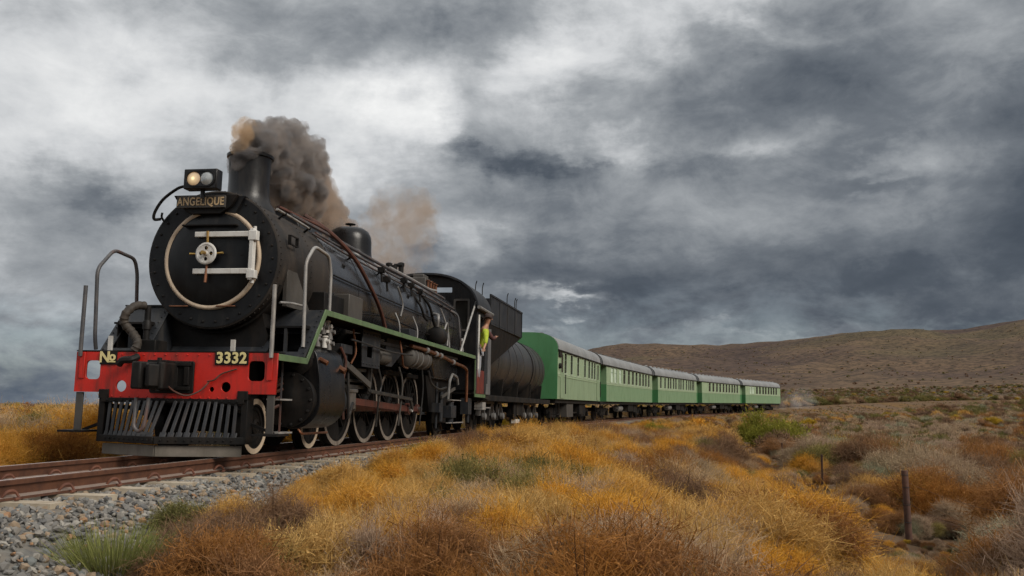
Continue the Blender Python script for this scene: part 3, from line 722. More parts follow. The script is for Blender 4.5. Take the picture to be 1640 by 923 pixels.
# step niches behind the openings
for y0, y1, sb in ((0.73, 1.18, 0.02), (-1.17, -0.77, -0.46)):
    n = MB(); n.box((sb, y0, 1.28), (sb + 0.40, y1, 1.30)); n.box((sb + 0.40, y0, 1.28), (sb + 0.42, y1, 1.72)); n.box((sb + 0.02, y0 - 0.012, 1.28), (sb + 0.42, y0, 1.70)); n.box((sb + 0.02, y1, 1.28), (sb + 0.42, y1 + 0.012, 1.70))
    o = n.build('step_niche', M['soot'], loco)
    MB().box((sb - 0.03, y0 - 0.03, 1.655), (sb + 0.42, y1 + 0.03, 1.68)).build('niche_shelf', M['soot'], o)
    MB().box((sb - 0.02, (y0 + y1) / 2 - 0.02, 1.30), (sb + 0.02, (y0 + y1) / 2 + 0.02, 1.65)).build('niche_stay', M['slate'], o)
m = MB(); m.box((-0.10, -1.31, 1.93), (0.30, -0.66, 1.95)); m.prism([(-0.60, 1.26), (-0.05, 1.92), (0.30, 1.92), (0.30, 1.26)], -1.315, -1.300); m.prism([(-0.60, 1.27), (-0.04, 1.92), (0.30, 1.92), (0.30, 1.27)], -0.655, -0.640)
m.build('side_casing', M['slate'], loco)
rv = [(-0.62 + 0.56 * t, y, 1.285 + 0.67 * t) for y in (-1.26, -0.70) for t in np.linspace(0.05, 0.95, 9)] + [(-0.13 + 0.6 * t, y, 1.285 + 0.67 * t) for y in (1.26, 0.66, -0.5) for t in np.linspace(0.05, 0.95, 9)]
rivet_mb(rv, (-0.75, 0, 0.66), 0.011).build('rivets', M['slate'], loco)
# running boards each side
m = MB(); m.box((0.46, 0.70, 1.905), (10.85, 1.30, 1.935)); m.box((0.30, -1.30, 1.905), (10.85, -0.70, 1.935)); m.build('running_board', M['soot'], loco)
# pale green edging, near side and far side
for sd in (1, -1):
    off = 0.0 if sd > 0 else -0.48
    z0 = 1.305 * sd; z1 = 1.322 * sd
    m = MB()
    m.prism([(-1.0, 1.172), (-1.0, 1.250), (-0.12 + off, 1.250), (-0.10 + off, 1.172)], z0, z1)
    m.prism([(-0.10 + off, 1.172), (-0.12 + off, 1.252), (0.47 + off, 1.950), (0.52 + off, 1.870)], z0, z1)
    m.prism([(0.50 + off, 1.872), (0.47 + off, 1.950), (10.80, 1.950), (10.80, 1.868)], z0, z1)
    e = m.build('green_edging', M['green_trim'], loco, bev=0.003); e['label'] = 'pale green edge strip along the running board'

# ---- vertical posts and steps at the beam ends
for y in (-1.25, 1.25):
    pm = M['grey_rail'] if y > 0 else M['dark_rail']
    MB().tube([(-1.06, y, 1.20), (-1.06, y, 1.55), (-1.06, y, 2.08)], 0.026, 10).build('front_post', pm, loco)
    st = MB().bar((-1.00, y, 0.76), (-1.00, y, 0.30), 0.09, 0.03, (1, 0, 0)).build('step_hanger', M['boxgrey'], loco, bev=0.003)
    MB().box((-1.16, y - 0.16, 0.275), (-0.80, y + 0.16, 0.30)).build('step_tread', M['soot'], st)
    MB().bar((-0.88, y * 0.74, 0.42), (-0.88, y, 0.30), 0.05, 0.03).build('step_stay', M['soot'], st)
# small lamp irons on the deck
for y, h in ((0.70, 0.16), (-0.93, 0.2)):
    MB().box((-0.96, y - 0.028, 1.26), (-0.93, y + 0.028, 1.26 + h)).build('lamp_iron', M['white'], loco, bev=0.003)
# cranked hand rails up the front sheets
MB().tube(fillet([(-0.03, 1.22, 1.40), (-0.03, 1.22, 1.50), (-0.07, 1.22, 2.52), (0.21, 1.22, 2.78), (0.76, 1.22, 2.74), (0.86, 1.22, 2.5), (0.86, 1.22, 1.94)], 0.10), 0.024, 10).build('front_handrail', M['grey_rail'], loco)
MB().tube(fillet([(-0.80, -1.22, 1.30), (-0.84, -1.22, 1.45), (-0.90, -1.22, 2.32), (-0.58, -1.22, 2.62), (-0.10, -1.22, 2.58), (-0.02, -1.22, 2.4), (0.02, -1.22, 1.94)], 0.10), 0.024, 10).build('front_handrail', M['dark_rail'], loco)

# ---- coupler, hoses
cp = MB(); cp.prism(rrect(-0.30, 0.76, 0.27, 1.15, 0.03), -1.06, -1.031, 'yz'); cp = cp.build('coupler_pocket', M['soot'], loco, bev=0.006); cp['label'] = 'black iron coupler housing on the red beam'
m = MB(); m.box((-1.09, -0.27, 1.09), (-1.06, 0.24, 1.13)); m.box((-1.09, -0.27, 0.80), (-1.06, 0.24, 0.84)); m.box((-1.08, 0.03, 0.80), (-1.06, 0.07, 1.12)); m.box((-1.09, 0.16, 0.86), (-1.06, 0.22, 1.08)); m.build('rib', M['soot'], cp, bev=0.004)
rivet_mb([(-1.062, y, 1.135) for y in np.linspace(-0.26, 0.23, 6)], (-1, 0, 0), 0.013).build('rivets', M['soot'], cp)
# knuckle head
k = MB(); k.prism([(-1.02, -0.22), (-1.30, -0.22), (-1.44, -0.30), (-1.55, -0.24), (-1.56, -0.13), (-1.46, -0.10), (-1.42, -0.02), (-1.47, 0.07), (-1.42, 0.11), (-1.28, 0.06), (-1.02, 0.06)], 0.80, 1.12, 'sy')
kn = k.build('coupler_head', M['soot'], loco, bev=0.02); kn['label'] = 'black knuckle coupler head'
MB().prism([(-1.36, 0.06), (-1.47, 0.06), (-1.56, -0.02), (-1.53, -0.08), (-1.44, -0.06), (-1.38, -0.02)], 0.83, 1.09, 'sy').build('knuckle', M['soot'], kn, bev=0.015)
MB().cyl((-1.42, 0.03, 0.78), (-1.42, 0.03, 1.17), 0.028, n=10).build('pin', M['soot'], kn)
MB().box((-1.30, -0.20, 1.118), (-1.12, 0.04, 1.15)).build('top_lug', M['soot'], kn, bev=0.006)
MB().tube(fillet([(-1.22, 0.02, 0.86), (-1.26, 0.14, 0.78), (-1.20, 0.28, 0.72), (-1.12, 0.42, 0.80), (-1.07, 0.48, 0.90)], 0.08), 0.010, 6).build('uncoupling_chain', M['rustpipe'], loco)
MB().tube(fillet([(-1.07, 0.46, 0.91), (-1.09, 0.56, 0.92), (-1.06, 0.62, 1.0), (-1.06, 0.82, 1.06)], 0.05), 0.010, 6).build('uncoupling_rod', M['rustpipe'], loco)
# hanging U shackle in front of the bars
MB().tube(fillet([(-1.36, -0.27, 0.70), (-1.40, -0.255, 0.36), (-1.40, -0.19, 0.30), (-1.40, -0.125, 0.36), (-1.36, -0.11, 0.70)], 0.06), 0.022, 8).build('shackle', M['dark_rail'], loco)
# vacuum hose standing up on the deck
m = MB(); hp = smooth_path([(-0.78, -0.60, 1.86), (-0.90, -0.66, 1.84), (-0.99, -0.72, 1.74), (-0.98, -0.74, 1.62), (-0.95, -0.66, 1.52), (-0.98, -0.56, 1.42), (-1.02, -0.52, 1.34), (-1.03, -0.55, 1.27)], 6)
m.tube(hp, 0.052, 10, [1 + 0.10 * math.sin(i * 2.2) for i in range(len(hp))]); h_ = m.build('vacuum_hose', M['hose'], loco); h_['label'] = 'thick brown ribbed brake hose curling over the deck'
MB().cyl((-0.74, -0.58, 1.26), (-0.74, -0.58, 1.86), 0.040, n=10).build('standpipe', M['soot'], loco)
MB().lathe([(0.055, 0), (0.055, 0.10), (0.04, 0.12)], (-0.74, -0.58, 1.56), (0, 0, 1), 10).build('pipe_collar', M['soot'], loco)
m = MB(); m.box((-0.92, -0.62, 1.255), (-0.64, -0.34, 1.42)); m.build('hose_bracket', M['soot'], loco, bev=0.01)
MB().tube(smooth_path([(-1.05, -0.48, 1.20), (-1.13, -0.52, 1.16), (-1.14, -0.62, 1.15), (-1.12, -0.68, 1.10)], 5), 0.045, 8).build('hose_coupling', M['soot'], loco)

# ---- cowcatcher
cw = empty('cowcatcher'); cw.parent = loco; cw['label'] = 'black slatted cowcatcher with V-shaped foot and grey board'
NB = 21; BY = np.linspace(-0.82, 0.82, NB)
def bulge(y): return -1.0 - 0.38 * (1 - abs(y) / 0.95)
for y in BY:
    if abs(y) < 0.05: continue
    m = MB(); m.bar((-1.0 - 0.10 * (1 - abs(y) / 0.95), y, 0.665), (bulge(y), y, 0.245), 0.040, 0.022, (1, 0, 0.2)); m.bar((bulge(y) + 0.03, y, 0.30), (bulge(y) - 0.004, y, 0.225), 0.075, 0.024, (1, 0, 0.2))
    m.build('bar', M['bars'], cw, bev=0.003)
m = MB(); m.box((-1.05, -0.93, 0.645), (-0.98, 0.93, 0.70)); m.build('top_rail', M['soot'], cw, bev=0.005)
m = MB()
for sg in (-1, 1): m.bar((bulge(0.0), 0, 0.21), (bulge(0.95), sg * 0.95, 0.21), 0.05, 0.085)
m.build('bottom_rail', M['soot'], cw, bev=0.006)
rivet_mb([(bulge(y) - 0.032, y, 0.21) for y in BY], (-1, 0, 0.1), 0.013).build('rivets', M['soot'], cw)
rivet_mb([(-1.052, y, 0.672) for y in np.linspace(-0.85, 0.85, 18)], (-1, 0, 0), 0.013).build('rivets', M['soot'], cw)
for sg in (-1, 1):
    MB().box((-1.03, sg * 0.89, 0.17), (-0.86, sg * 0.97, 0.72)).build('end_plate', M['soot'], cw, bev=0.006)
    MB().box((-1.05, sg * 0.84, 0.69), (-0.95, sg * 0.97, 0.80)).build('corner_bracket', M['soot'], cw, bev=0.006)
    MB().bar((-1.0, sg * 0.85, 0.60), (-0.3, sg * 0.55, 0.55), 0.06, 0.05).build('stay', M['soot'], cw)
m = MB()
for sg in (-1, 1): m.bar((bulge(0.0) + 0.04, 0, 0.085), (bulge(0.92) + 0.04, sg * 0.90, 0.085), 0.035, 0.13)
b_ = m.build('foot_board', M['timber'], cw, bev=0.005); b_['label'] = 'worn grey board along the foot'

# ---- smokebox
m = MB(); m.lathe([(0.90, SBF), (0.925, SBF + 0.012), (0.925, SBF + 0.10), (0.905, SBF + 0.115), (0.905, 1.72)], (0, 0, SBZ), (1, 0, 0), 72)
m.build('smokebox', M['smokebox'], loco, ang=30)
m = MB(); m.ring(0.66, 0.902, (SBF - 0.004, 0, SBZ), (1, 0, 0), 0.03, 72); fr = m.build('smokebox_front_ring', M['front'], loco)
rivet_mb([(SBF - 0.004, 0.835 * math.cos(a), SBZ + 0.835 * math.sin(a)) for a in np.linspace(0, 2 * PI, 31)[:-1]], (-1, 0, 0), 0.020, 0.022, 6).build('studs', M['soot'], fr)
rivet_mb([(SBF + 0.055, 0.926 * math.cos(a), SBZ + 0.926 * math.sin(a)) for a in np.linspace(0, 2 * PI, 61)[:-1]], (0, 0, 1), 0.014, 0.0, 6)
m = MB()
for a in np.linspace(0, 2 * PI, 73)[:-1]:
    c_, s_ = math.cos(a), math.sin(a); m.lathe([(0.012, 0), (0.010, 0.010), (0.004, 0.014)], (SBF + 0.06, 0.924 * c_, SBZ + 0.924 * s_), (0, c_, s_), 6)
    m.lathe([(0.010, 0), (0.008, 0.008), (0.003, 0.012)], (0.92, 0.904 * c_, SBZ + 0.904 * s_), (0, c_, s_), 6)
    m.lathe([(0.010, 0), (0.008, 0.008), (0.003, 0.012)], (1.66, 0.904 * c_, SBZ + 0.904 * s_), (0, c_, s_), 6)
m.build('rivets', M['smokebox'], loco)
# small frame of grab irons on the smokebox side
m = MB()
for zz in (2.78, 2.90): m.box((0.05, 0.925, zz), (0.30, 0.945, zz + 0.015))
for ss in (0.05, 0.30): m.box((ss, 0.90, 2.78), (ss + 0.015, 0.945, 2.915))
m.build('side_bracket', M['soot'], loco)
# door
dr = MB().lathe([(0.0, -0.10), (0.25, -0.098), (0.45, -0.082), (0.60, -0.045), (0.645, -0.02), (0.66, 0.0)], (SBF, 0, SBZ), (1, 0, 0), 64).build('smokebox_door', M['front'], loco, ang=50)
rg = MB(); rg.lathe([(0.618, -0.030), (0.640, -0.046), (0.662, -0.046), (0.678, -0.028), (0.678, -0.002), (0.618, -0.002), (0.618, -0.030)], (SBF, 0, SBZ), (1, 0, 0), 72, cap=False)
o = rg.build('door_ring', M['cream'], dr, ang=60); o['label'] = 'cream painted ring round the smokebox door'
for z, y0 in ((2.845, -0.20), (2.355, -0.20)):
    o = MB().box((SBF - 0.155, y0, z - 0.036), (SBF - 0.125, 0.62, z + 0.036)).build('hinge_strap', M['white'], dr, bev=0.008); o['label'] = 'white painted hinge strap'
m = MB(); m.box((SBF - 0.150, 0.565, 2.24), (SBF - 0.08, 0.625, 2.92)); m.box((SBF - 0.16, 0.550, 2.76), (SBF - 0.06, 0.665, 2.89)); m.box((SBF - 0.16, 0.550, 2.26), (SBF - 0.06, 0.665, 2.37))
o = m.build('hinge_post', M['white'], dr, bev=0.008)
MB().cyl((SBF - 0.10, 0.615, 2.20), (SBF - 0.10, 0.615, 2.95), 0.022, n=10).build('hinge_pin', M['white'], dr)
MB().box((SBF - 0.14, -0.40, 2.965), (SBF - 0.05, 0.36, 2.985)).build('door_step', M['soot'], dr, bev=0.004)
MB().lathe([(0.0, -0.012), (0.02, -0.010), (0.022, 0)], (SBF - 0.075, 0.44, 2.58), (1, 0, 0), 10).build('door_stud', M['soot'], dr)
# hand wheel and dart handles (centre of the door)
HS = SBF - 0.19; HY = -0.01; HZ = 2.585
hw = MB(); hw.lathe([(0.118, 0.0), (0.138, 0.0), (0.147, 0.012), (0.138, 0.028), (0.118, 0.028), (0.118, 0.0)], (HS, HY, HZ), (1, 0, 0), 36, cap=False)
hw = hw.build('hand_wheel', M['white'], dr, ang=60)
loops = [arc(0, 0, 0.122, 0, 350, 35)] + [arc(0.072 * math.cos(a), 0.072 * math.sin(a), 0.026, 0, 330, 11) for a in (0, PI/2, PI, 3*PI/2)]
obj('wheel_web', plate_mesh('wheel_web', loops, 0.014, M_front(HS + 0.012) @ Matrix.Translation((HY, HZ, 0))), M['white'], hw)
MB().lathe([(0.0, -0.03), (0.025, -0.025), (0.036, 0), (0.036, 0.03)], (HS, HY, HZ), (1, 0, 0), 14).build('wheel_hub', M['white'], hw)
MB().cyl((SBF - 0.09, HY, HZ), (HS - 0.09, HY, HZ), 0.024, n=10).build('spindle', M['brass'], dr)
def hb(p0, p1, r, mat): MB().tube([p0, tuple((a + b) / 2 for a, b in zip(p0, p1)), p1], r, 8, [0.8, 1.0, 1.25]).build('dart_handle', mat, dr)
hb((HS + 0.05, HY, HZ + 0.02), (HS + 0.03, HY - 0.005, HZ + 0.30), 0.014, M['brass']); hb((HS + 0.05, HY, HZ), (HS + 0.03, HY - 0.24, HZ), 0.012, M['brass'])
hb((HS + 0.05, HY, HZ), (HS + 0.03, HY + 0.23, HZ + 0.01), 0.012, M['brass']); hb((HS + 0.06, HY, HZ - 0.02), (HS + 0.03, HY + 0.005, HZ - 0.38), 0.017, M['copper'])
# small copper grab irons under the door
for y in (-0.42, 0.24): MB().box((SBF - 0.06, y - 0.13, 1.90), (SBF - 0.03, y + 0.13, 1.918)).build('grab_iron', M['copper'], loco, bev=0.004)
# saddle and curved pipe round the bottom
m = MB(); m.prism([(-0.62, 1.24), (0.62, 1.24), (0.70, 1.55)] + arc(0, SBZ, 0.93, -48, -132, 16) + [(-0.70, 1.55)], -0.02, 1.25, 'yz'); m.build('saddle', M['soot'], loco)
MB().tube([(SBF + 0.16, 0.955 * math.cos(rad(a)), SBZ + 0.955 * math.sin(rad(a))) for a in range(-140, -19, 8)], 0.020, 8).build('blower_pipe', M['soot'], loco)
# ---- headlight
hl = MB(); hl.box((-0.62, -0.285, 3.405), (-0.46, 0.175, 3.670)); hl = hl.build('headlight', M['black'], loco, bev=0.012); hl['label'] = 'twin lens headlight box with its left lamp lit'
bz = plate_mesh('lens_bezel', [rrect(-0.262, 3.430, 0.152, 3.645, 0.10, 8), rrect(-0.243, 3.447, 0.133, 3.628, 0.09, 8)], 0.018, M_front(-0.628)); obj('lens_bezel', bz, M['front'], hl)
for y, mt, lb in ((-0.145, 'lamp_lit', 'lit amber headlamp lens'), (0.042, 'lens', 'unlit clear headlamp lens')):
    mm = MB().lathe([(0.0, -0.022), (0.04, -0.018), (0.07, -0.010), (0.090, 0.0), (0.090, 0.012)], (0, 0, 0), (1, 0, 0), 28)
    o = mm.build('lamp_lens', M[mt], hl, ang=60, loc=(0.622, y, 3.538)); o['label'] = lb
MB().cyl((-0.52, -0.06, 3.30), (-0.52, -0.06, 3.41), 0.03, n=10).build('lamp_stalk', M['black'], loco)
m = MB(); m.tube(smooth_path([(-0.50, -0.28, 3.47), (-0.46, -0.44, 3.46), (-0.40, -0.68, 3.33), (-0.38, -0.80, 3.17), (-0.36, -0.82, 3.07), (-0.30, -0.76, 3.08)], 6), 0.020, 8); m.build('lamp_cable', M['soot'], loco)
MB().tube(smooth_path([(-0.34, -0.72, 3.16), (-0.33, -0.73, 3.10), (-0.30, -0.71, 3.05)], 5), 0.016, 6).build('cable_clip', M['soot'], loco)
# name board under the headlight
nb = MB(); nb.prism([(-0.56, 3.385), (0.34, 3.385), (0.26, 3.23), (0.12, 3.13), (-0.30, 3.13), (-0.46, 3.23)], -0.36, -0.14, 'yz'); nb = nb.build('name_board', M['soot'], loco, bev=0.006)
MB().box((-0.40, -0.490, 3.205), (-0.362, 0.195, 3.365)).build('name_plate', M['boxgrey'], nb, bev=0.004)
o = obj('lettering', text_mesh('lettering', 'ANGELIQUE', 0.150, M_front(-0.404) @ Matrix.Translation((-0.148, 3.282, 0)), 0.003, 0.003, 0.76), M['letter2'], nb); o['label'] = 'brass letters reading ANGELIQUE'
MB().prism([(0.20, 3.38), (0.42, 3.38), (0.30, 3.14), (0.16, 3.16)], -0.30, -0.17, 'yz').build('side_gusset', M['front'], nb, bev=0.006)

# ---- chimney
CH = MB(); CH.lathe([(0.42, -0.15), (0.37, -0.02), (0.315, 0.06), (0.292, 0.16), (0.288, 0.34), (0.295, 0.62), (0.303, 0.69), (0.328, 0.70), (0.332, 0.735), (0.318, 0.75), (0.27, 0.75), (0.25, 0.70), (0.24, 0.3), (0.0, 0.3)], (0.66, 0, 3.46), (0, 0, 1), 48)
CH.build('chimney', M['black'], loco, ang=32)

# ---- boiler
bo = MB(); bo.lathe([(0.80, 1.70), (0.885, 1.71), (0.89, 5.3), (0.93, 7.2), (0.95, 10.85), (0.5, 10.86)], (0, 0, SBZ + 0.02), (1, 0, 0), 80)
bo = bo.build('boiler', M['gloss'], loco, ang=25)
def boil_r(s): return float(np.interp(s, [1.71, 5.3, 7.2, 10.85], [0.885, 0.89, 0.93, 0.95]))
for s in (1.78, 3.05, 4.25, 5.5, 6.7, 7.7, 8.7, 9.9):
    MB().ring(boil_r(s) - 0.01, boil_r(s) + 0.007, (s, 0, SBZ + 0.02), (1, 0, 0), 0.06, 80).build('boiler_band', M['gloss'], bo)
def on_boiler(s, ang, off=0.0):
    r = boil_r(s) + off; return Vector((s, r * math.cos(rad(ang)), SBZ + 0.02 + r * math.sin(rad(ang))))
# wash-out plugs and clips on the cladding
m = MB()
for s, a in ((2.4, 20), (3.6, 14), (4.9, 30), (6.1, 18), (7.2, 40), (8.2, 42), (9.0, 40), (7.4, 8), (8.5, 8), (9.5, 10)):
    p = on_boiler(s, a, -0.005); n_ = Vector((0, math.cos(rad(a)), math.sin(rad(a)))); m.lathe([(0.045, 0), (0.045, 0.012), (0.025, 0.014), (0.022, 0.035), (0, 0.035)], p, n_, 10)
m.build('washout_plugs', M['soot'], bo)
# lower firebox casing
m = MB(); m.prism([(8.0, 2.35), (10.85, 2.35), (10.85, 1.30), (8.5, 1.30), (8.0, 1.9)], -0.86, 0.86); m.build('firebox', M['gloss'], loco, bev=0.05)
# dome
MB().lathe([(0.52, -0.12), (0.46, 0.0), (0.425, 0.08), (0.415, 0.18), (0.412, 0.36), (0.395, 0.46), (0.35, 0.55), (0.26, 0.61), (0.13, 0.635), (0, 0.64)], (4.98, 0, 3.40), (0, 0, 1), 40).build('steam_dome', M['black'], loco, ang=60)
m = MB(); m.cyl((4.98, 0, 4.02), (4.98, 0, 4.10), 0.02, n=8); m.lathe([(0.02, 0), (0.10, 0.012), (0.10, 0.026), (0.02, 0.04)], (4.98, 0, 4.08), (0, 0, 1), 12); m.build('dome_lug', M['soot'], loco)
# second low dome: sand box between chimney and dome
m = MB(); m.prism([(-0.30, 3.36), (0.30, 3.36), (0.24, 3.60), (0.10, 3.68), (-0.10, 3.68), (-0.24, 3.60)], 1.85, 2.9, 'yz'); m.build('sandbox', M['black'], loco, bev=0.03)
# safety valves, turret and whistle in front of the cab
m = MB()
for y in (-0.14, 0.14): m.lathe([(0.09, 0), (0.09, 0.14), (0.06, 0.16), (0.06, 0.30), (0.075, 0.31), (0.075, 0.38), (0.03, 0.40)], (8.0, y, 3.46), (0, 0, 1), 14)
m.box((7.8, -0.25, 3.40), (8.2, 0.25, 3.52)); m.build('safety_valve', M['soot'], loco)
m = MB(); m.cyl((7.55, 0.12, 3.46), (7.55, 0.12, 3.72), 0.07, n=12); m.cyl((7.55, 0.12, 3.72), (7.55, 0.30, 3.72), 0.04, n=10); m.build('whistle', M['soot'], loco)
m = MB(); m.box((9.2, -0.35, 3.44), (9.9, 0.40, 3.70)); m.box((9.3, 0.05, 3.68), (9.75, 0.32, 3.80)); o = m.build('steam_turret', M['boxgrey'], loco, bev=0.02)
m = MB()
for ss in (9.25, 9.5, 9.75, 10.0): m.cyl((ss, 0.45, 3.38), (ss, 0.45, 3.62), 0.03, n=8); m.lathe([(0.06, 0), (0.06, 0.015)], (ss, 0.45, 3.62), (0, 0, 1), 10)
m.build('turret_valves', M['copper'], loco)

# ---- hand rails and pipe work along the boiler (near side)
def pipe(name, pts, r, mat, sm=True, n=7): return MB().tube(smooth_path(pts, 5) if sm else fillet(pts, 0.07), r, n).build(name, mat, loco)
pipe('boiler_handrail', [(0.10, 0.70, 3.28), (0.6, 0.71, 3.265), (1.25, 0.72, 3.235)], 0.018, M['grey_rail'])
pipe('boiler_handrail', [(1.25, 0.74, 3.18), (2.9, 0.78, 3.10), (5.0, 0.82, 3.06), (7.4, 0.86, 3.02), (9.6, 0.88, 2.98), (10.3, 0.90, 2.88)], 0.018, M['dark_rail'])
m = MB()
for s, y, z in ((0.35, 0.70, 3.27), (1.2, 0.72, 3.24), (2.9, 0.78, 3.10), (4.4, 0.81, 3.07), (5.9, 0.84, 3.045), (7.4, 0.86, 3.02), (8.9, 0.875, 2.995)):
    m.tube([(s, y, z), (s, y * 0.86, z - 0.08)], 0.016, 6); m.lathe([(0.0, -0.03), (0.03, -0.015), (0.03, 0.015), (0, 0.03)], (s, y, z), (1, 0, 0), 8)
m.build('handrail_knobs', M['soot'], loco)
pipe('steam_pipe', [(1.0, 0.52, 3.40), (2.2, 0.60, 3.36), (3.4, 0.62, 3.335), (5.0, 0.66, 3.30), (7.0, 0.72, 3.28), (9.6, 0.76, 3.24)], 0.030, M['dark_rail'])
pipe('steam_pipe', [(1.6, 0.66, 3.25), (3.2, 0.72, 3.20), (5.5, 0.78, 3.16), (8.0, 0.84, 3.12), (10.2, 0.86, 3.06)], 0.022, M['dark_rail'])
pipe('steam_pipe', [(5.6, 0.62, 3.36), (7.0, 0.66, 3.34), (8.4, 0.68, 3.32), (9.4, 0.62, 3.40)], 0.024, M['grey_rail'])
pipe('oil_pipe', [(1.75, 0.925, 2.62), (3.0, 0.94, 2.60), (5.0, 0.95, 2.58), (7.5, 0.985, 2.56), (10.0, 0.995, 2.54)], 0.013, M['soot'])
pipe('oil_pipe', [(1.75, 0.86, 2.20), (3.0, 0.88, 2.18), (4.5, 0.92, 2.26), (7.0, 0.97, 2.20), (8.6, 0.98, 2.18)], 0.013, M['soot'])
# red sand pipe over the boiler and down to the board
pipe('sand_pipe', [(2.0, 0.30, 3.62), (2.2, 0.55, 3.46), (2.55, 0.74, 3.26), (2.95, 0.87, 3.02), (3.5, 0.945, 2.66), (4.0, 0.97, 2.34), (4.35, 0.99, 1.95)], 0.036, M['rustpipe'])
pipe('sand_pipe', [(1.15, 0.25, 3.56), (1.6, 0.40, 3.50), (2.0, 0.52, 3.46), (2.5, 0.60, 3.40)], 0.026, M['rustpipe'])
# small pale drain pipes
for a in ([(5.05, 0.93, 2.40), (5.02, 1.02, 2.2), (5.0, 1.05, 1.95)], [(6.15, 0.96, 2.45), (6.2, 1.05, 2.2), (6.1, 1.08, 1.95)], [(5.1, 0.95, 2.9), (5.35, 0.98, 2.6), (5.2, 0.99, 2.35)]):
    pipe('drain_pipe', a, 0.016, M['castgrey'])
pipe('feed_pipe', [(7.2, 0.70, 3.15), (7.5, 0.93, 2.85), (7.7, 1.0, 2.5), (7.9, 1.06, 2.2), (7.85, 1.06, 1.96)], 0.032, M['soot'])
pipe('feed_pipe', [(6.6, 0.80, 3.0), (6.75, 0.96, 2.72), (6.9, 1.0, 2.52), (7.1, 1.02, 2.46)], 0.026, M['soot'])
pipe('injector_pipe', [(9.6, 0.92, 2.95), (9.75, 1.06, 2.85), (9.8, 1.1, 2.6), (9.85, 1.12, 2.25), (10.0, 1.13, 1.96)], 0.030, M['dark_rail'])
m = MB(); m.lathe([(0.05, -0.05), (0.07, 0.0), (0.05, 0.09), (0.03, 0.1), (0.03, 0.16)], (9.95, 1.13, 2.02), (0, 0, 1), 10); m.lathe([(0.045, 0), (0.06, 0.04), (0.03, 0.1)], (9.98, 1.13, 2.22), (0, 0, 1), 10); m.build('injector_valve', M['castgrey'], loco)
m = MB()
for s, z, y in ((4.3, 3.10, 0.86), (4.45, 2.95, 0.92), (6.3, 3.1, 0.86), (6.9, 3.05, 0.88), (5.8, 3.12, 0.85)):
    m.box((s - 0.06, y - 0.05, z - 0.05), (s + 0.06, y + 0.05, z + 0.05)); m.cyl((s, y, z), (s + 0.02, y + 0.02, z - 0.22), 0.022, n=8); m.lathe([(0.05, 0), (0.05, 0.02)], (s, y + 0.05, z), (0, 1, 0), 10)
m.build('clack_valves', M['soot'], loco)
# round turbo-generator on the running board beside the firebox
m = MB(); m.lathe([(0.0, -0.30), (0.12, -0.30), (0.20, -0.24), (0.21, -0.05), (0.17, -0.03), (0.17, 0.20), (0.10, 0.24), (0, 0.24)], (7.75, 1.10, 2.17), (1, 0, 0), 24); m.box((7.5, 0.98, 1.93), (8.0, 1.24, 2.0)); m.build('turbo_generator', M['soot'], loco)
pipe('generator_pipe', [(7.5, 1.14, 2.38), (7.46, 1.16, 2.52), (7.52, 1.14, 2.62), (7.6, 1.02, 2.66)], 0.034, M['castgrey'])
pipe('generator_pipe', [(7.9, 1.2, 2.34), (8.05, 1.22, 2.5), (8.15, 1.22, 2.3), (8.1, 1.22, 2.0)], 0.022, M['castgrey'])
pipe('generator_pipe', [(8.3, 1.0, 2.85), (8.4, 1.08, 2.6), (8.5, 1.15, 2.3), (8.5, 1.18, 1.96)], 0.022, M['castgrey'])
# boxes on the running board
m = MB(); m.box((1.95, 0.86, 1.94), (2.60, 1.12, 2.36)); m.build('tool_box', M['boxgrey'], loco, bev=0.012)
m = MB(); m.box((1.10, 0.66, 1.94), (1.92, 1.05, 2.28)); m.build('lubricator_box', M['soot'], loco, bev=0.01)
m = MB(); m.prism([(0.10, 1.95), (0.95, 1.95), (0.25, 2.62), (0.10, 2.62)], 0.84, 0.90); m.build('saddle_gusset', M['boxgrey'], loco, bev=0.006)
m = MB(); m.box((5.0, 0.95, 1.94), (5.5, 1.24, 2.10)); m.build('step_block', M['slate'], loco, bev=0.01)
pipe('side_grab_rail', [(-0.1, 0.90, 1.98), (0.1, 0.98, 1.99), (0.45, 1.02, 1.99)], 0.016, M['grey_rail'])

# ---- frames and everything dark between the wheels
m = MB()
for y in (-0.42, 0.42): m.prism([(-0.9, 1.2), (0.3, 1.2), (0.5, 1.38), (7.9, 1.38), (8.3, 1.15), (12.0, 1.15), (12.0, 0.75), (8.4, 0.70), (8.2, 0.45), (0.6, 0.45), (0.2, 0.65), (-0.9, 0.65)], y - 0.05, y + 0.05)
m.box((0.0, -0.42, 0.7), (0.6, 0.42, 1.2)); m.box((3.6, -0.42, 0.6), (3.8, 0.42, 1.25)); m.box((5.1, -0.42, 0.6), (5.3, 0.42, 1.25)); m.box((6.5, -0.42, 0.6), (6.7, 0.42, 1.25)); m.box((8.0, -0.42, 0.6), (11.8, 0.42, 1.1))
m.build('main_frame', M['soot'], loco)
m = MB(); m.prism([(8.1, 1.35), (10.8, 1.35), (10.6, 0.55), (8.5, 0.55)], -0.75, 0.75); m.build('ashpan', M['soot'], loco)
m = MB(); m.box((-0.75, -0.60, 0.62), (-0.05, 0.60, 1.2)); m.build('front_frame_box', M['soot'], loco)
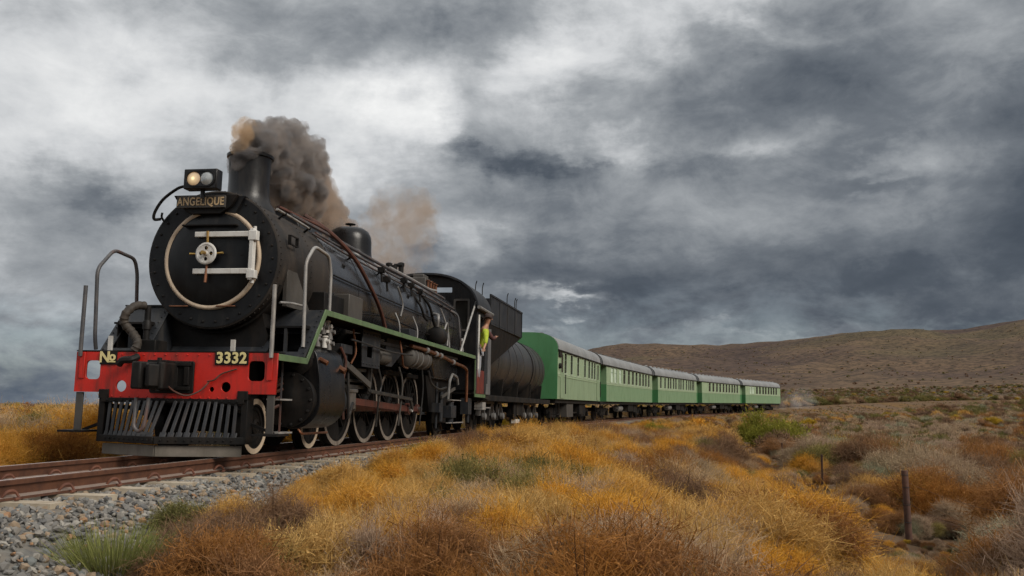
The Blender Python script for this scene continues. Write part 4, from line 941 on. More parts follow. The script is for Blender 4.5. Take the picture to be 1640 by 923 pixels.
# ---- wheels
def wheel_meshes(r, spokes, n=48, cw_=True, disc=False):
    ty = MB(); ty.lathe([(r - 0.095, -0.068), (r, -0.068), (r + 0.002, 0.045), (r + 0.026, 0.052), (r + 0.026, 0.07), (r - 0.095, 0.07), (r - 0.095, -0.068)], (0, 0, 0), (0, -1, 0), n, cap=False)
    rm = MB(); rm.lathe([(r - 0.072, -0.071), (r - 0.004, -0.071), (r - 0.004, -0.066), (r - 0.072, -0.066), (r - 0.072, -0.071)], (0, 0, 0), (0, -1, 0), n, cap=False)
    sp = MB(); hub = 0.16 if r > 0.5 else 0.10
    sp.lathe([(0.0, -0.085), (hub * 0.55, -0.085), (hub * 0.6, -0.10), (hub, -0.08), (hub, 0.07), (0, 0.07)], (0, 0, 0), (0, -1, 0), 20)
    sp.lathe([(r - 0.15, -0.045), (r - 0.094, -0.045), (r - 0.094, 0.05), (r - 0.15, 0.05), (r - 0.15, -0.045)], (0, 0, 0), (0, -1, 0), n, cap=False)
    if disc: sp.lathe([(0.0, -0.02), (r - 0.13, -0.035), (r - 0.13, 0.02), (0, 0.03)], (0, 0, 0), (0, -1, 0), n)
    else:
        for i in range(spokes):
            a = 2 * PI * (i + 0.5) / spokes; c_, s_ = math.cos(a), math.sin(a)
            sp.bar((hub * 0.8 * c_, 0.0, hub * 0.8 * s_), ((r - 0.12) * c_, 0.0, (r - 0.12) * s_), 0.045, 0.06, (0, 1, 0))
    if cw_:
        q = arc(0, 0, r - 0.10, 60, 120, 10); sp.prism(q + [(q[-1][0] * 0.62, q[-1][1] * 0.58), (q[0][0] * 0.62, q[0][1] * 0.58)], 0.0, 0.065)
    return ty.mesh('tyre'), rm.mesh('rim_band'), sp.mesh('wheel_centre')
WM = {'d': wheel_meshes(0.686, 15), 'l': wheel_meshes(0.362, 9, 40, False, True), 't': wheel_meshes(0.40, 10, 40, False)}
def wheel(name, kind, s, y, rim, rot=0.0, par=None, r=None):
    e = empty(name); e.parent = par or loco; e.location = (-s, y, r); e.rotation_euler = (0, rot, 0 if y > 0 else PI)
    t_, r_, c_ = WM[kind]
    obj('tyre', t_, M['soot'], e); o = obj('rim_band', r_, None, e)
    if len(r_.materials) == 0: r_.materials.append(M[rim])
    obj('wheel_centre', c_, M['soot'], e)
    return e
CRANK = rad(-14)
for s in (0.0, 1.88):
    for y in (0.535, -0.535): wheel('leading_wheel', 'l', s, y, 'cream', 0, None, 0.362)
DR = (3.06, 4.48, 5.93, 7.38)
for s in DR:
    for y in (0.535, -0.535): wheel('driving_wheel', 'd', s, y, 'rimdull', rad(160) if y > 0 else rad(70), None, 0.686)
for y in (0.535, -0.535): wheel('trailing_wheel', 't', 9.75, y, 'soot', 0, None, 0.40)
m = MB()
for s, r in ((0, 0.362), (1.88, 0.362), (9.75, 0.40)) + tuple((q, 0.686) for q in DR): m.cyl((s, -0.5, r), (s, 0.5, r), 0.08, n=14)
m.build('axles', M['soot'], loco)
m = MB()
for y in (-0.30, 0.30): m.box((-0.35, y - 0.04, 0.28), (2.2, y + 0.04, 0.52))
m.box((0.75, -0.35, 0.30), (1.15, 0.35, 0.60)); m.build('bogie_frame', M['soot'], loco)
# crank pins, coupling rod, connecting rod
CP = [(s + 0.30 * math.cos(CRANK), 0.686 + 0.30 * math.sin(CRANK)) for s in DR]
m = MB()
for i, (s, z) in enumerate(CP): m.cyl((s, 0.60, z), (s, 0.80 if i != 2 else 0.98, z), 0.05, n=14)
m.build('crank_pins', M['steel'], loco)
m = MB()
for a, b in zip(CP[:-1], CP[1:]): m.bar((a[0] + 0.05, 0.70, a[1]), (b[0] - 0.05, 0.70, b[1]), 0.045, 0.105, (0, 0, 1))
for s, z in CP: m.lathe([(0.10, -0.035), (0.10, 0.035)], (s, 0.70, z), (0, 1, 0), 18)
o = m.build('coupling_rod', M['rodred'], loco, bev=0.006); o['label'] = 'red oxide coupling rod across the driving wheels'
m = MB(); XH = (2.62, 0.735)
m.bar((XH[0], 0.90, XH[1]), (CP[2][0], 0.90, CP[2][1]), 0.05, 0.115, (0, 0, 1)); m.lathe([(0.115, -0.045), (0.115, 0.045)], (CP[2][0], 0.90, CP[2][1]), (0, 1, 0), 20); m.lathe([(0.085, -0.045), (0.085, 0.045)], (XH[0], 0.90, XH[1]), (0, 1, 0), 18)
m.build('connecting_rod', M['rodred'], loco, bev=0.006)
MB().lathe([(0.06, 0), (0.06, 0.05), (0.03, 0.06)], (CP[2][0], 0.95, CP[2][1]), (0, 1, 0), 14).build('crank_cap', M['white'], loco)
# crosshead and slide bars
m = MB(); m.box((2.44, 0.80, 0.60), (2.80, 1.0, 0.87)); m.box((2.40, 0.78, 0.86), (2.84, 1.02, 0.92)); m.build('crosshead', M['steel'], loco, bev=0.012)
m = MB(); m.box((1.70, 0.82, 0.93), (3.35, 0.98, 0.985)); m.box((1.70, 0.82, 1.03), (3.35, 0.98, 1.075)); m.build('slide_bars', M['rodsteel'], loco, bev=0.005)
MB().cyl((1.6, 0.90, 0.735), (2.5, 0.90, 0.735), 0.038, n=12).build('piston_rod', M['steel'], loco)
m = MB(); m.prism([(3.30, 1.38), (3.42, 1.38), (3.42, 0.85), (3.30, 0.85)], 0.45, 1.02); m.box((3.32, 0.45, 1.38), (3.40, 1.05, 1.86)); m.build('motion_bracket', M['soot'], loco)
# valve gear
m = MB(); m.bar((1.75, 1.0, 1.19), (3.55, 0.98, 1.25), 0.035, 0.06); m.bar((2.30, 1.02, 1.24), (2.42, 1.02, 0.45), 0.03, 0.055, (1, 0, 0)); m.bar((2.42, 1.02, 0.47), (2.62, 1.02, 0.70), 0.03, 0.05, (1, 0, 0)); m.build('combination_lever', M['rodsteel'], loco, bev=0.004)
m = MB(); m.prism([(3.50 + 0.10 * math.cos(rad(a)) - 0.10, 1.22 + 0.34 * math.sin(rad(a))) for a in range(-90, 91, 15)] + [(3.42 + 0.10 * math.cos(rad(a)) - 0.10, 1.22 + 0.30 * math.sin(rad(a))) for a in range(90, -91, -15)], 0.95, 1.03); m.build('expansion_link', M['rodsteel'], loco)
m = MB(); m.bar((3.45, 1.03, 0.90), (CP[2][0] - 0.18, 1.03, 0.80), 0.03, 0.06); m.bar((CP[2][0], 1.0, CP[2][1]), (CP[2][0] - 0.20, 1.0, 0.80), 0.04, 0.08, (1, 0, 0)); m.build('eccentric_rod', M['rodsteel'], loco, bev=0.004)
m = MB(); m.bar((2.05, 1.06, 1.30), (3.30, 1.06, 0.99), 0.045, 0.10); m.build('reverser_rod', M['boxgrey'], loco, bev=0.006)
m = MB(); m.bar((3.2, 1.05, 1.74), (9.6, 1.12, 1.80), 0.03, 0.05); m.build('reach_rod', M['rodsteel'], loco)
# bracket plates hanging below the running board
lp = [[(2.62, 1.28), (3.55, 1.28), (3.55, 1.88), (2.62, 1.88)], rrect(2.86, 1.44, 3.16, 1.62, 0.02)]
obj('link_bracket', plate_mesh('link_bracket', lp, 0.03, M_side(1.12)), M['slate'], loco)
rivet_mb([(s, 1.14, z) for s in np.linspace(2.68, 3.48, 6) for z in (1.33, 1.82)], (0, 1, 0), 0.018).build('rivets', M['slate'], loco)
m = MB(); m.prism([(4.15, 1.87), (5.30, 1.87), (5.15, 1.64), (4.5, 1.36), (4.15, 1.36)], 1.02, 1.06); m.build('hanger_plate', M['slate'], loco, bev=0.006)
# lubricators above the cylinder
lu = empty('lubricator'); lu.parent = loco; lu['label'] = 'cluster of small white lubricators over the cylinder'
for i, (s, z) in enumerate(((0.66, 1.72), (0.78, 1.78), (0.92, 1.74), (1.05, 1.77), (1.18, 1.70), (0.72, 1.55), (0.98, 1.55), (1.16, 1.53))):
    m = MB(); m.cyl((s, 1.12, z - 0.09), (s, 1.12, z + 0.07), 0.042, n=10); m.lathe([(0.055, 0), (0.055, 0.02)], (s, 1.12, z + 0.06), (0, 0, 1), 10); m.cyl((s, 1.12, z), (s, 1.20, z), 0.03, n=8)
    m.build('cup', M['castgrey'] if i % 3 else M['white'], lu)
m = MB(); m.box((0.55, 1.0, 1.44), (1.3, 1.10, 1.80)); m.build('back_plate', M['soot'], lu)
# cylinder block: valve chest over cylinder with a smooth side wrapper
for sd in (1, -1):
    yc = 0.90 * sd; cyn = empty('cylinder'); cyn.parent = loco
    pr = [(1.20 * math.cos(rad(a)) * 0 , 0) for a in ()]
    prof = [(yc - 0.36 * sd, 0.72)] + [(yc + sd * 0.375 * math.cos(rad(a)), 0.70 + 0.375 * math.sin(rad(a))) for a in range(-150, 1, 10)] + [(yc + sd * 0.36, 1.0)] + [(yc + sd * (0.08 + 0.235 * math.cos(rad(a))), 1.24 + 0.235 * math.sin(rad(a))) for a in range(10, 171, 10)] + [(yc - 0.36 * sd, 1.2)]
    w_ = MB().prism(prof, 0.52, 1.52, 'yz').build('cylinder_wrapper', M['black'], cyn, ang=40, bev=0.01)
    MB().lathe([(0.0, -0.10), (0.12, -0.10), (0.16, -0.075), (0.28, -0.06), (0.37, -0.045), (0.37, 0.0), (0.33, 0.0), (0.33, 0.30)], (0.34, yc, 0.72), (1, 0, 0), 32).build('front_cover', M['soot'], cyn)
    m = MB(); m.lathe([(0.0, -0.09), (0.10, -0.09), (0.15, -0.04), (0.21, -0.03), (0.21, 0.0), (0.17, 0.0), (0.17, 0.25)], (0.36, yc + 0.08 * sd, 1.24), (1, 0, 0), 24); m.build('valve_cover', M['soot'], cyn)
    m = MB()
    for i in range(14):
        a = 2 * PI * i / 14; m.cyl((0.27, yc + 0.335 * math.cos(a), 0.72 + 0.335 * math.sin(a)), (0.31, yc + 0.335 * math.cos(a), 0.72 + 0.335 * math.sin(a)), 0.018, n=6)
    m.build('cover_nuts', M['rodsteel'], cyn)
    m = MB(); m.lathe([(0.36, 0), (0.37, 0.02), (0.37, 0.09), (0.30, 0.14), (0.14, 0.16), (0.10, 0.3), (0.06, 0.32)], (1.50, yc, 0.72), (1, 0, 0), 28); m.lathe([(0.21, 0), (0.21, 0.07), (0.12, 0.10), (0.10, 0.42), (0.05, 0.44)], (1.50, yc + 0.08 * sd, 1.24), (1, 0, 0), 20); m.build('rear_cover', M['slate'], cyn)
    MB().tube(fillet([(0.55, yc, 0.42), (0.55, yc + 0.12 * sd, 0.26), (1.5, yc + 0.12 * sd, 0.26)], 0.05), 0.018, 6).build('drain_cock', M['copper'], cyn)
    m = MB(); m.cyl((0.62, yc + 0.30 * sd, 1.28), (0.62, yc + 0.42 * sd, 1.22), 0.035, n=8); m.cyl((1.40, yc + 0.30 * sd, 1.20), (1.40, yc + 0.40 * sd, 1.14), 0.045, n=8); m.build('relief_valves', M['copper'], cyn)
# front bogie steps and guard irons near the first wheel
m = MB(); m.box((-0.62, 1.02, 0.70), (-0.25, 1.20, 0.72)); m.box((-0.62, 1.02, 0.29), (-0.2, 1.20, 0.31)); m.build('front_steps', M['grey_rail'], loco, bev=0.004)
MB().bar((-0.42, 1.12, 1.20), (-0.42, 1.12, 0.30), 0.02, 0.012, (1, 0, 0)).build('step_rod', M['dark_rail'], loco)
m = MB()
for i in range(9): m.tube([(-0.05 + 0.012 * i, 0.86, 0.66 + 0.30 * math.sin(i * 0.35 - 0.2)), (0.0 + 0.012 * i, 0.92, 0.70 + 0.3 * math.sin(i * 0.35 - 0.2))], 0.02, 6)
m.build('spring_plates', M['rustpipe'], loco)
# brake gear and springs between drivers
m = MB()
for s in DR:
    m.box((s - 0.78, 0.48, 0.35), (s - 0.70, 0.60, 0.95)); m.bar((s - 0.45, 0.62, 1.30), (s + 0.45, 0.62, 1.30), 0.08, 0.08)
m.build('brake_hangers', M['soot'], loco)
# air reservoir with bands, copper delivery pipe
m = MB(); m.lathe([(0.0, -0.06), (0.12, -0.05), (0.19, 0.0), (0.19, 1.30), (0.12, 1.35), (0, 1.36)], (5.45, 1.05, 1.60), (1, 0, 0), 28); rs = m.build('air_reservoir', M['boxgrey'], loco, ang=45)
for s in (5.62, 6.0, 6.45): MB().ring(0.188, 0.20, (s, 1.05, 1.60), (1, 0, 0), 0.035, 28).build('strap', M['castgrey'], rs)
pipe('delivery_pipe', [(5.25, 1.2, 1.80), (6.2, 1.24, 1.78), (7.4, 1.25, 1.74), (8.8, 1.25, 1.66), (10.0, 1.24, 1.60), (10.2, 1.23, 1.4), (10.25, 1.22, 0.8)], 0.038, M['copper'])
m = MB()
for s, z in ((6.25, 1.78), (7.0, 1.75), (7.4, 1.74), (8.6, 1.67)): m.lathe([(0.05, -0.05), (0.065, -0.04), (0.065, 0.04), (0.05, 0.05)], (s, 1.245, z), (1, 0, 0), 10)
m.build('pipe_unions', M['castgrey'], loco)
# clutter round the trailing truck
pipe('injector_loop', [(8.75, 1.12, 0.85), (8.78, 1.14, 1.25), (9.0, 1.15, 1.42), (9.5, 1.15, 1.36), (9.6, 1.15, 1.2)], 0.032, M['castgrey'], False)
m = MB(); m.bar((8.2, 1.10, 0.88), (9.4, 1.12, 1.10), 0.04, 0.06); m.build('drag_link', M['boxgrey'], loco)
m = MB(); m.box((9.0, 0.95, 0.42), (9.5, 1.15, 0.70)); m.cyl((9.25, 1.05, 0.3), (9.25, 1.05, 0.78), 0.09, n=12); m.build('injector_body', M['slate'], loco, bev=0.01)
m = MB(); m.box((8.95, 0.70, 0.30), (10.6, 0.80, 0.62)); m.prism([(9.3, 0.62), (10.2, 0.62), (9.95, 0.86), (9.55, 0.86)], 0.70, 0.82); m.build('trailing_truck_frame', M['soot'], loco)
m = MB(); m.cyl((8.15, 1.0, 0.2), (8.15, 1.0, 1.2), 0.03, n=8); m.cyl((8.4, 1.04, 0.35), (8.4, 1.04, 1.0), 0.05, n=10); m.box((7.95, 0.95, 0.55), (8.3, 1.12, 0.75)); m.box((10.6, 1.0, 0.5), (11.0, 1.2, 0.9)); m.cyl((10.8, 1.15, 0.3), (10.8, 1.15, 0.9), 0.04, n=8); m.build('pipe_fittings', M['slate'], loco)
m = MB(); m.box((9.0, 1.05, 0.82), (10.0, 1.15, 0.84)); m.box((8.9, 1.05, 0.30), (10.4, 1.13, 0.32)); m.build('foot_plates', M['grey_rail'], loco)

# more pipes and rods in the shadow below the running board
for pts, r, mt in (([(1.6, 0.75, 1.62), (2.6, 0.80, 1.60), (3.9, 0.86, 1.52), (5.2, 0.9, 1.50)], 0.030, 'soot'), ([(2.0, 1.16, 1.66), (2.5, 1.20, 1.64), (4.0, 1.20, 1.60), (5.3, 1.22, 1.62)], 0.016, 'rodsteel'),
                   ([(3.9, 0.98, 1.40), (4.05, 1.02, 1.05), (4.0, 1.0, 0.80), (4.05, 0.95, 0.30)], 0.018, 'rodsteel'), ([(5.35, 0.95, 1.40), (5.45, 1.0, 1.05), (5.42, 0.95, 0.30)], 0.018, 'boxgrey'),
                   ([(1.72, 1.10, 1.52), (1.85, 1.14, 1.30), (1.80, 1.12, 0.95), (1.95, 1.10, 0.45)], 0.022, 'rustpipe'), ([(7.0, 1.10, 1.40), (7.2, 1.12, 1.15), (7.9, 1.12, 1.05), (8.6, 1.10, 1.10)], 0.024, 'rodsteel'),
                   ([(6.85, 1.0, 1.45), (6.9, 1.02, 1.0), (6.85, 0.98, 0.3)], 0.016, 'rodsteel'), ([(2.3, 1.08, 1.85), (2.35, 1.12, 1.5), (2.2, 1.10, 1.3)], 0.016, 'copper'), ([(4.7, 1.14, 1.85), (4.75, 1.18, 1.55), (4.95, 1.15, 1.40), (5.4, 1.1, 1.38)], 0.02, 'copper')):
    pipe('underside_pipe', pts, r, M[mt])
m = MB(); m.box((1.75, 0.88, 1.44), (2.25, 1.10, 1.58)); m.cyl((1.85, 1.0, 1.2), (1.85, 1.0, 1.5), 0.06, n=10); m.cyl((2.1, 1.02, 1.25), (2.1, 1.02, 1.48), 0.05, n=10); m.build('oil_pump', M['slate'], loco, bev=0.008)
m = MB(); m.prism([(2.35, 1.05), (2.75, 1.05), (2.95, 1.30), (2.95, 1.42), (2.35, 1.42)], 0.70, 0.74); m.build('guide_yoke', M['soot'], loco)
m = MB(); m.lathe([(0.0, -0.02), (0.10, 0), (0.12, 0.04), (0.12, 0.50), (0.10, 0.54), (0, 0.56)], (3.72, 1.02, 1.50), (1, 0, 0), 20); m.build('power_reverser', M['boxgrey'], loco)
# ---- cab
CZ = 1.10
def cab_arc(n=24, w=1.36, z0=3.20, zt=4.03, p=2.3):
    q = []
    for i in range(n + 1):
        a = PI * i / n; c_, s_ = math.cos(a), math.sin(a)
        q.append((w * math.copysign(abs(c_) ** (2 / p), c_), z0 + (zt - z0) * abs(s_) ** (2 / 2.0)))
    return q
front_out = [(-1.30, CZ)] + [(1.30, CZ)] + cab_arc(28, 1.30, 3.20, 3.98)
wins = [rrect(0.20, 3.555, 0.66, 3.685, 0.015), rrect(-0.66, 3.555, -0.20, 3.685, 0.015), rrect(0.76, 2.62, 1.08, 3.34, 0.03), rrect(-1.08, 2.62, -0.76, 3.34, 0.03)]
cab = empty('cab'); cab.parent = loco; cab['label'] = 'black driving cab with arched roof'
obj('front_wall', plate_mesh('front_wall', [front_out] + wins, 0.03, M_front(10.87)), M['black'], cab)
for lo, hi in ((0.76, 1.08), (-1.08, -0.76)):
    obj('window_frame', plate_mesh('window_frame', [rrect(lo - 0.05, 2.57, hi + 0.05, 3.39, 0.04), rrect(lo, 2.62, hi, 3.34, 0.03)], 0.03, M_front(10.845)), M['boxgrey'], cab)
    MB().box((10.868, lo, 2.62), (10.872, hi, 3.34)).build('window_pane', M['pane'], cab)
# roof shell
q = cab_arc(36, 1.40, 3.13, 4.03); q2 = cab_arc(36, 1.365, 3.10, 3.985)
m = MB(); N_ = len(q)
vs = []
for s in (10.62, 12.45):
    vs += [(s, a, b) for a, b in q]; vs += [(s, a, b) for a, b in q2]
fs = []
for i in range(N_ - 1):
    A, B = i, i + 1; fs += [(A, B, 2*N_ + B, 2*N_ + A), (N_ + A, 3*N_ + A, 3*N_ + B, N_ + B), (A, N_ + A, N_ + B, B), (2*N_ + A, 2*N_ + B, 3*N_ + B, 3*N_ + A)]
fs += [(0, 2*N_, 3*N_, N_), (N_ - 1, 2*N_ - 1, 4*N_ - 1, 3*N_ - 1)]
m.add(vs, fs); m.build('roof', M['slate'], cab, ang=50)
m = MB()
for sd in (1, -1): m.tube([(s, sd * 1.415, 3.155 + 0.0) for s in (10.60, 11.5, 12.47)], 0.045, 8)
m.build('roof_gutter', M['castgrey'], cab)
# side sheets: front strip, doorway, rear strip
for sd in (1, -1):
    m = MB(); m.box((10.87, sd * 1.285, CZ), (11.02, sd * 1.315, 3.18)); m.box((12.0, sd * 1.285, CZ), (12.30, sd * 1.315, 3.18)); m.box((11.02, sd * 1.285, 3.0), (12.0, sd * 1.315, 3.18))
    m.build('side_sheet', M['slate'], cab)
    MB().box((11.02, sd * 1.28, 1.02), (12.0, sd * 1.31, 1.62)).build('half_door', M['dullred'], cab)['label'] = 'dark red lower door of the cab'
    m = MB(); m.box((10.82, sd * 1.30, 0.93), (12.15, sd * 1.325, 1.01)); m.build('green_edging', M['green_trim'], cab)
    m = MB(); m.box((10.80, sd * 1.30, 0.93), (10.83, sd * 1.325, 1.85)); m.build('edge_strip', M['green_trim'], cab)
    MB().tube([(10.98, sd * 1.345, 1.62), (10.98, sd * 1.345, 2.3), (10.98, sd * 1.345, 3.0)], 0.03, 8).build('door_handrail', M['white'], cab)
m = MB(); m.box((10.89, -1.27, 1.02), (12.35, 1.27, 1.24)); m.build('floor', M['soot'], cab)
m = MB(); m.box((10.9, -0.75, 1.02), (11.2, 0.75, 3.3)); m.build('backhead', M['soot'], cab)
MB().tube([(9.25, 1.27, 1.94), (10.0, 1.28, 2.6), (10.84, 1.29, 3.32)], 0.024, 8).build('cab_stay', M['grey_rail'], loco)
# ================================================================== tender
def place_vehicle(name, s0, s1, inset=0.17):
    L = s1 - s0; a = track_pt(s0 + L * inset, 0); b = track_pt(s1 - L * inset, 0); d = (b - a)
    ang = math.atan2(d.x, d.y); mid = (a + b) / 2; slope = math.atan2(d.z, math.hypot(d.x, d.y))
    sag = 0
    return empty(name, (mid.x, mid.y, mid.z + 0.59 * math.sin(CANT)), (-CANT, slope, -(PI / 2 + ang)))
TS0, TS1 = 12.5, 24.35; TM = (TS0 + TS1) / 2
tender = place_vehicle('tender', TS0, TS1)
tag(tender, 'dark grey tender with coal bunker over a cylindrical water tank, behind the locomotive', 'tender')
o_ = lambda s: s - TM
TKZ = 2.10; TKR = 1.08
m = MB(); m.lathe([(0.0, 0.0), (0.7, 0.02), (1.0, 0.08), (TKR, 0.16), (TKR, 10.42), (1.0, 10.52), (0.7, 10.60), (0, 10.63)], (o_(13.45), 0, TKZ), (1, 0, 0), 72)
tk = m.build('water_tank', M['tender'], tender, ang=35); tk['label'] = 'dark cylindrical water tank with hoop bands'
for s, w in ((15.2, 0.03), (16.9, 0.03), (18.1, 0.03), (19.3, 0.03), (21.1, 0.11), (21.7, 0.03), (22.6, 0.03), (23.4, 0.03)):
    MB().ring(TKR - 0.01, TKR + (0.022 if w > 0.05 else 0.010), (o_(s), 0, TKZ), (1, 0, 0), w, 72).build('tank_band', M['soot'] if w > 0.05 else M['tender'], tk)
m = MB()
for s in (15.1, 18.2, 19.4, 22.7, 23.75):
    for a in np.linspace(-70, 80, 34):
        c_, q_ = math.cos(rad(a)), math.sin(rad(a)); m.lathe([(0.012, 0), (0.009, 0.009), (0.003, 0.012)], (o_(s), TKR * c_, TKZ + TKR * q_), (0, c_, q_), 5)
m.build('rivets', M['tender'], tk)
# bunker
bk = empty('coal_bunker'); bk.parent = tender
m = MB(); B0, B1 = o_(12.62), o_(17.35); zt = 3.74; zb = 2.92
m.box((B0, 1.33, zb), (B1, 1.355, zt)); m.box((B0, -1.355, zb), (B1, -1.33, zt)); m.box((B1 - 0.025, -1.33, zb), (B1, 1.33, zt)); m.box((B0, -1.33, zb), (B0 + 0.025, 1.33, 3.62))
m.build('bunker_side', M['slate'], bk)
# hopper slopes under the bunker
hp = MB()
for sd in (1, -1):
    v = [(B0, sd * 1.345, zb), (B1, sd * 1.345, zb), (B0 + 0.20, sd * 1.16, 1.66), (B1, sd * 1.30, 2.88)]
    hp.add(v, [(0, 1, 3, 2)] if sd > 0 else [(0, 2, 3, 1)])
hp.add([(B0, 1.345, zb), (B0, -1.345, zb), (B0 + 0.20, -1.16, 1.66), (B0 + 0.20, 1.16, 1.66)], [(0, 1, 2, 3)])
hp.add([(B1, 1.345, zb), (B1, -1.345, zb), (B1, -1.30, 2.88), (B1, 1.30, 2.88)], [(0, 2, 3, 1)][:0] or [(0, 1, 2, 3)])
hp.build('hopper', M['soot'], bk, smooth=False)
m = MB()
for s in np.linspace(B0 + 0.05, B1 - 0.05, 5): m.box((s - 0.02, 1.356, zb), (s + 0.02, 1.372, zt))
m.box((B0, 1.356, zt - 0.05), (B1, 1.378, zt)); m.box((B0, -1.378, zt - 0.05), (B1, -1.356, zt)); m.build('bunker_rib', M['slate'], bk)
rivet_mb([(s, 1.357, z) for s in np.linspace(B0 + 0.1, B1 - 0.1, 30) for z in (zb + 0.05, zt - 0.09)], (0, 1, 0), 0.013).build('rivets', M['slate'], bk)
# heap of coal inside
n = 26; vs = []; fs = []
for i in range(n):
    for j in range(n):
        s = B0 + 0.03 + (B1 - B0 - 0.06) * i / (n - 1); y = -1.32 + 2.64 * j / (n - 1); vs.append((s, y, 3.45 + 0.30 * math.sin(PI * i / (n - 1)) * math.sin(PI * j / (n - 1)) + random.uniform(-0.05, 0.05)))
for i in range(n - 1):
    for j in range(n - 1): fs.append((i*n+j, i*n+j+1, (i+1)*n+j+1, (i+1)*n+j))
MB().add(vs, fs).build('coal_heap', M['coal'], bk, smooth=False)
# fire-iron hooks on top
for s, y in ((12.75, 0.9), (13.15, 1.0), (15.4, 1.25), (16.6, 1.25), (16.85, 1.25)):
    MB().tube(fillet([(o_(s), y, 3.70), (o_(s), y, 3.98), (o_(s) + 0.06, y, 4.06), (o_(s) + 0.02, y + 0.03, 4.12)], 0.04), 0.014, 6).build('tool_hook', M['soot'], bk)
# front corner sheets and platform
for sd in (1, -1):
    m = MB(); m.box((o_(12.42), sd * 1.30, 1.02), (o_(12.95), sd * 1.325, 3.05)); m.box((o_(12.42), sd * 0.95, 1.02), (o_(12.45), sd * 1.30, 3.05)); s_ = m.build('corner_sheet', M['panel'], tender, bev=0.004)
    MB().tube(fillet([(o_(12.38), sd * 1.36, 1.3), (o_(12.38), sd * 1.36, 2.3), (o_(12.38), sd * 1.36, 2.9)], 0.05), 0.018, 7).build('grab_rail', M['dark_rail'], s_)
m = MB(); m.box((o_(12.42), -1.25, 0.86), (o_(24.2), 1.25, 1.02)); m.box((o_(12.40), -1.30, 0.90), (o_(12.95), 1.30, 1.0)); m.build('frame', M['under'], tender, bev=0.01)
m = MB()
for s in (14.0, 16.0, 18.5, 21.0, 23.3):
    m.prism([(-1.0, 1.02), (1.0, 1.02), (1.05, 1.55)] + [(TKR * math.cos(rad(a)), TKZ + TKR * math.sin(rad(a))) for a in range(-32, -149, -9)] + [(-1.05, 1.55)], o_(s), o_(s) + 0.10, 'yz')
m.build('tank_saddle', M['under'], tender)
m = MB(); m.box((o_(12.5), 1.0, 0.66), (o_(13.6), 1.20, 0.69)); m.box((o_(12.5), 1.0, 0.62), (o_(12.9), 1.22, 0.82)); m.build('footstep', M['grey_rail'], tender)
m = MB()
for s, z0, z1, r in ((13.3, 0.9, 1.35, 0.06), (14.9, 0.55, 0.95, 0.05), (17.6, 0.3, 0.9, 0.07), (19.0, 0.4, 0.9, 0.05)): m.cyl((o_(s), 1.08, z0), (o_(s), 1.08, z1), r, n=10)
m.box((o_(18.0), 0.8, 0.45), (o_(19.2), 1.1, 0.85)); m.build('brake_fittings', M['under'], tender)
m = MB(); m.box((o_(17.55), 1.02, 0.20), (o_(18.25), 1.16, 0.32)); m.build('step_plate', M['white'], tender)
# six-wheel bogies with light grey cast side frames
WMB = wheel_meshes(0.43, 8, 32, False, True)
def bogie(parent, s, axles, name='bogie', frame='castgrey', arch=True, wr=0.43, simple=False):
    b = empty(name); b.parent = parent; b.location = (-s, 0, 0)
    for a in axles:
        for y in (0.535, -0.535):
            e = obj('wheel', WMB[2], M['under'], b); e.location = (-a, y, wr); e.rotation_euler = (0, 0, 0 if y > 0 else PI)
            obj('tyre', WMB[0], M['under'], e)
    a0, a1 = axles[0], axles[-1]
    m = MB()
    for sd in (1, -1):
        y0, y1 = sd * 0.74, sd * 0.86
        if arch:
            for a in axles:
                m.prism([(a + 0.36 * math.cos(rad(t)), wr + 0.02 + 0.36 * math.sin(rad(t))) for t in range(0, 181, 20)] + [(a + 0.26 * math.cos(rad(t)), wr + 0.02 + 0.26 * math.sin(rad(t))) for t in range(180, -1, -20)], y0, y1)
                m.lathe([(0.10, 0), (0.10, 0.10), (0.05, 0.12)], (a, y1 if sd > 0 else y1, wr), (0, sd, 0), 14)
            m.box((a0 - 0.2, y0, wr + 0.36), (a1 + 0.2, y1, wr + 0.46))
        else:
            m.prism([(a0 - 0.45, wr + 0.05), (a0 - 0.45, wr + 0.24), (a0 + 0.3, wr + 0.30), (a1 - 0.3, wr + 0.30), (a1 + 0.45, wr + 0.24), (a1 + 0.45, wr + 0.05), (a1 - 0.35, wr + 0.10), (a1 - 0.6, wr - 0.12), (a0 + 0.6, wr - 0.12), (a0 + 0.35, wr + 0.10)], y0, y1)
            for a in axles: m.box((a - 0.12, y0, wr - 0.13), (a + 0.12, y1 + sd * 0.06, wr + 0.13))
    m.build('side_frame', M[frame], b, bev=0.0)
    m = MB()
    for sd in (1, -1):
        for a in np.linspace(a0, a1, 2 * len(axles) - 1)[1::2]: m.cyl((a, sd * 0.84, wr - 0.12), (a, sd * 0.84, wr + 0.28), 0.08, n=10)
    m.box((a0 - 0.1, -0.7, wr + 0.1), (a1 + 0.1, 0.7, wr + 0.3)); m.build('springs', M['under'], b)
    return b
bogie(tender, o_(15.35), (-1.25, 0.0, 1.25)); bogie(tender, o_(21.7), (-1.25, 0.0, 1.25))

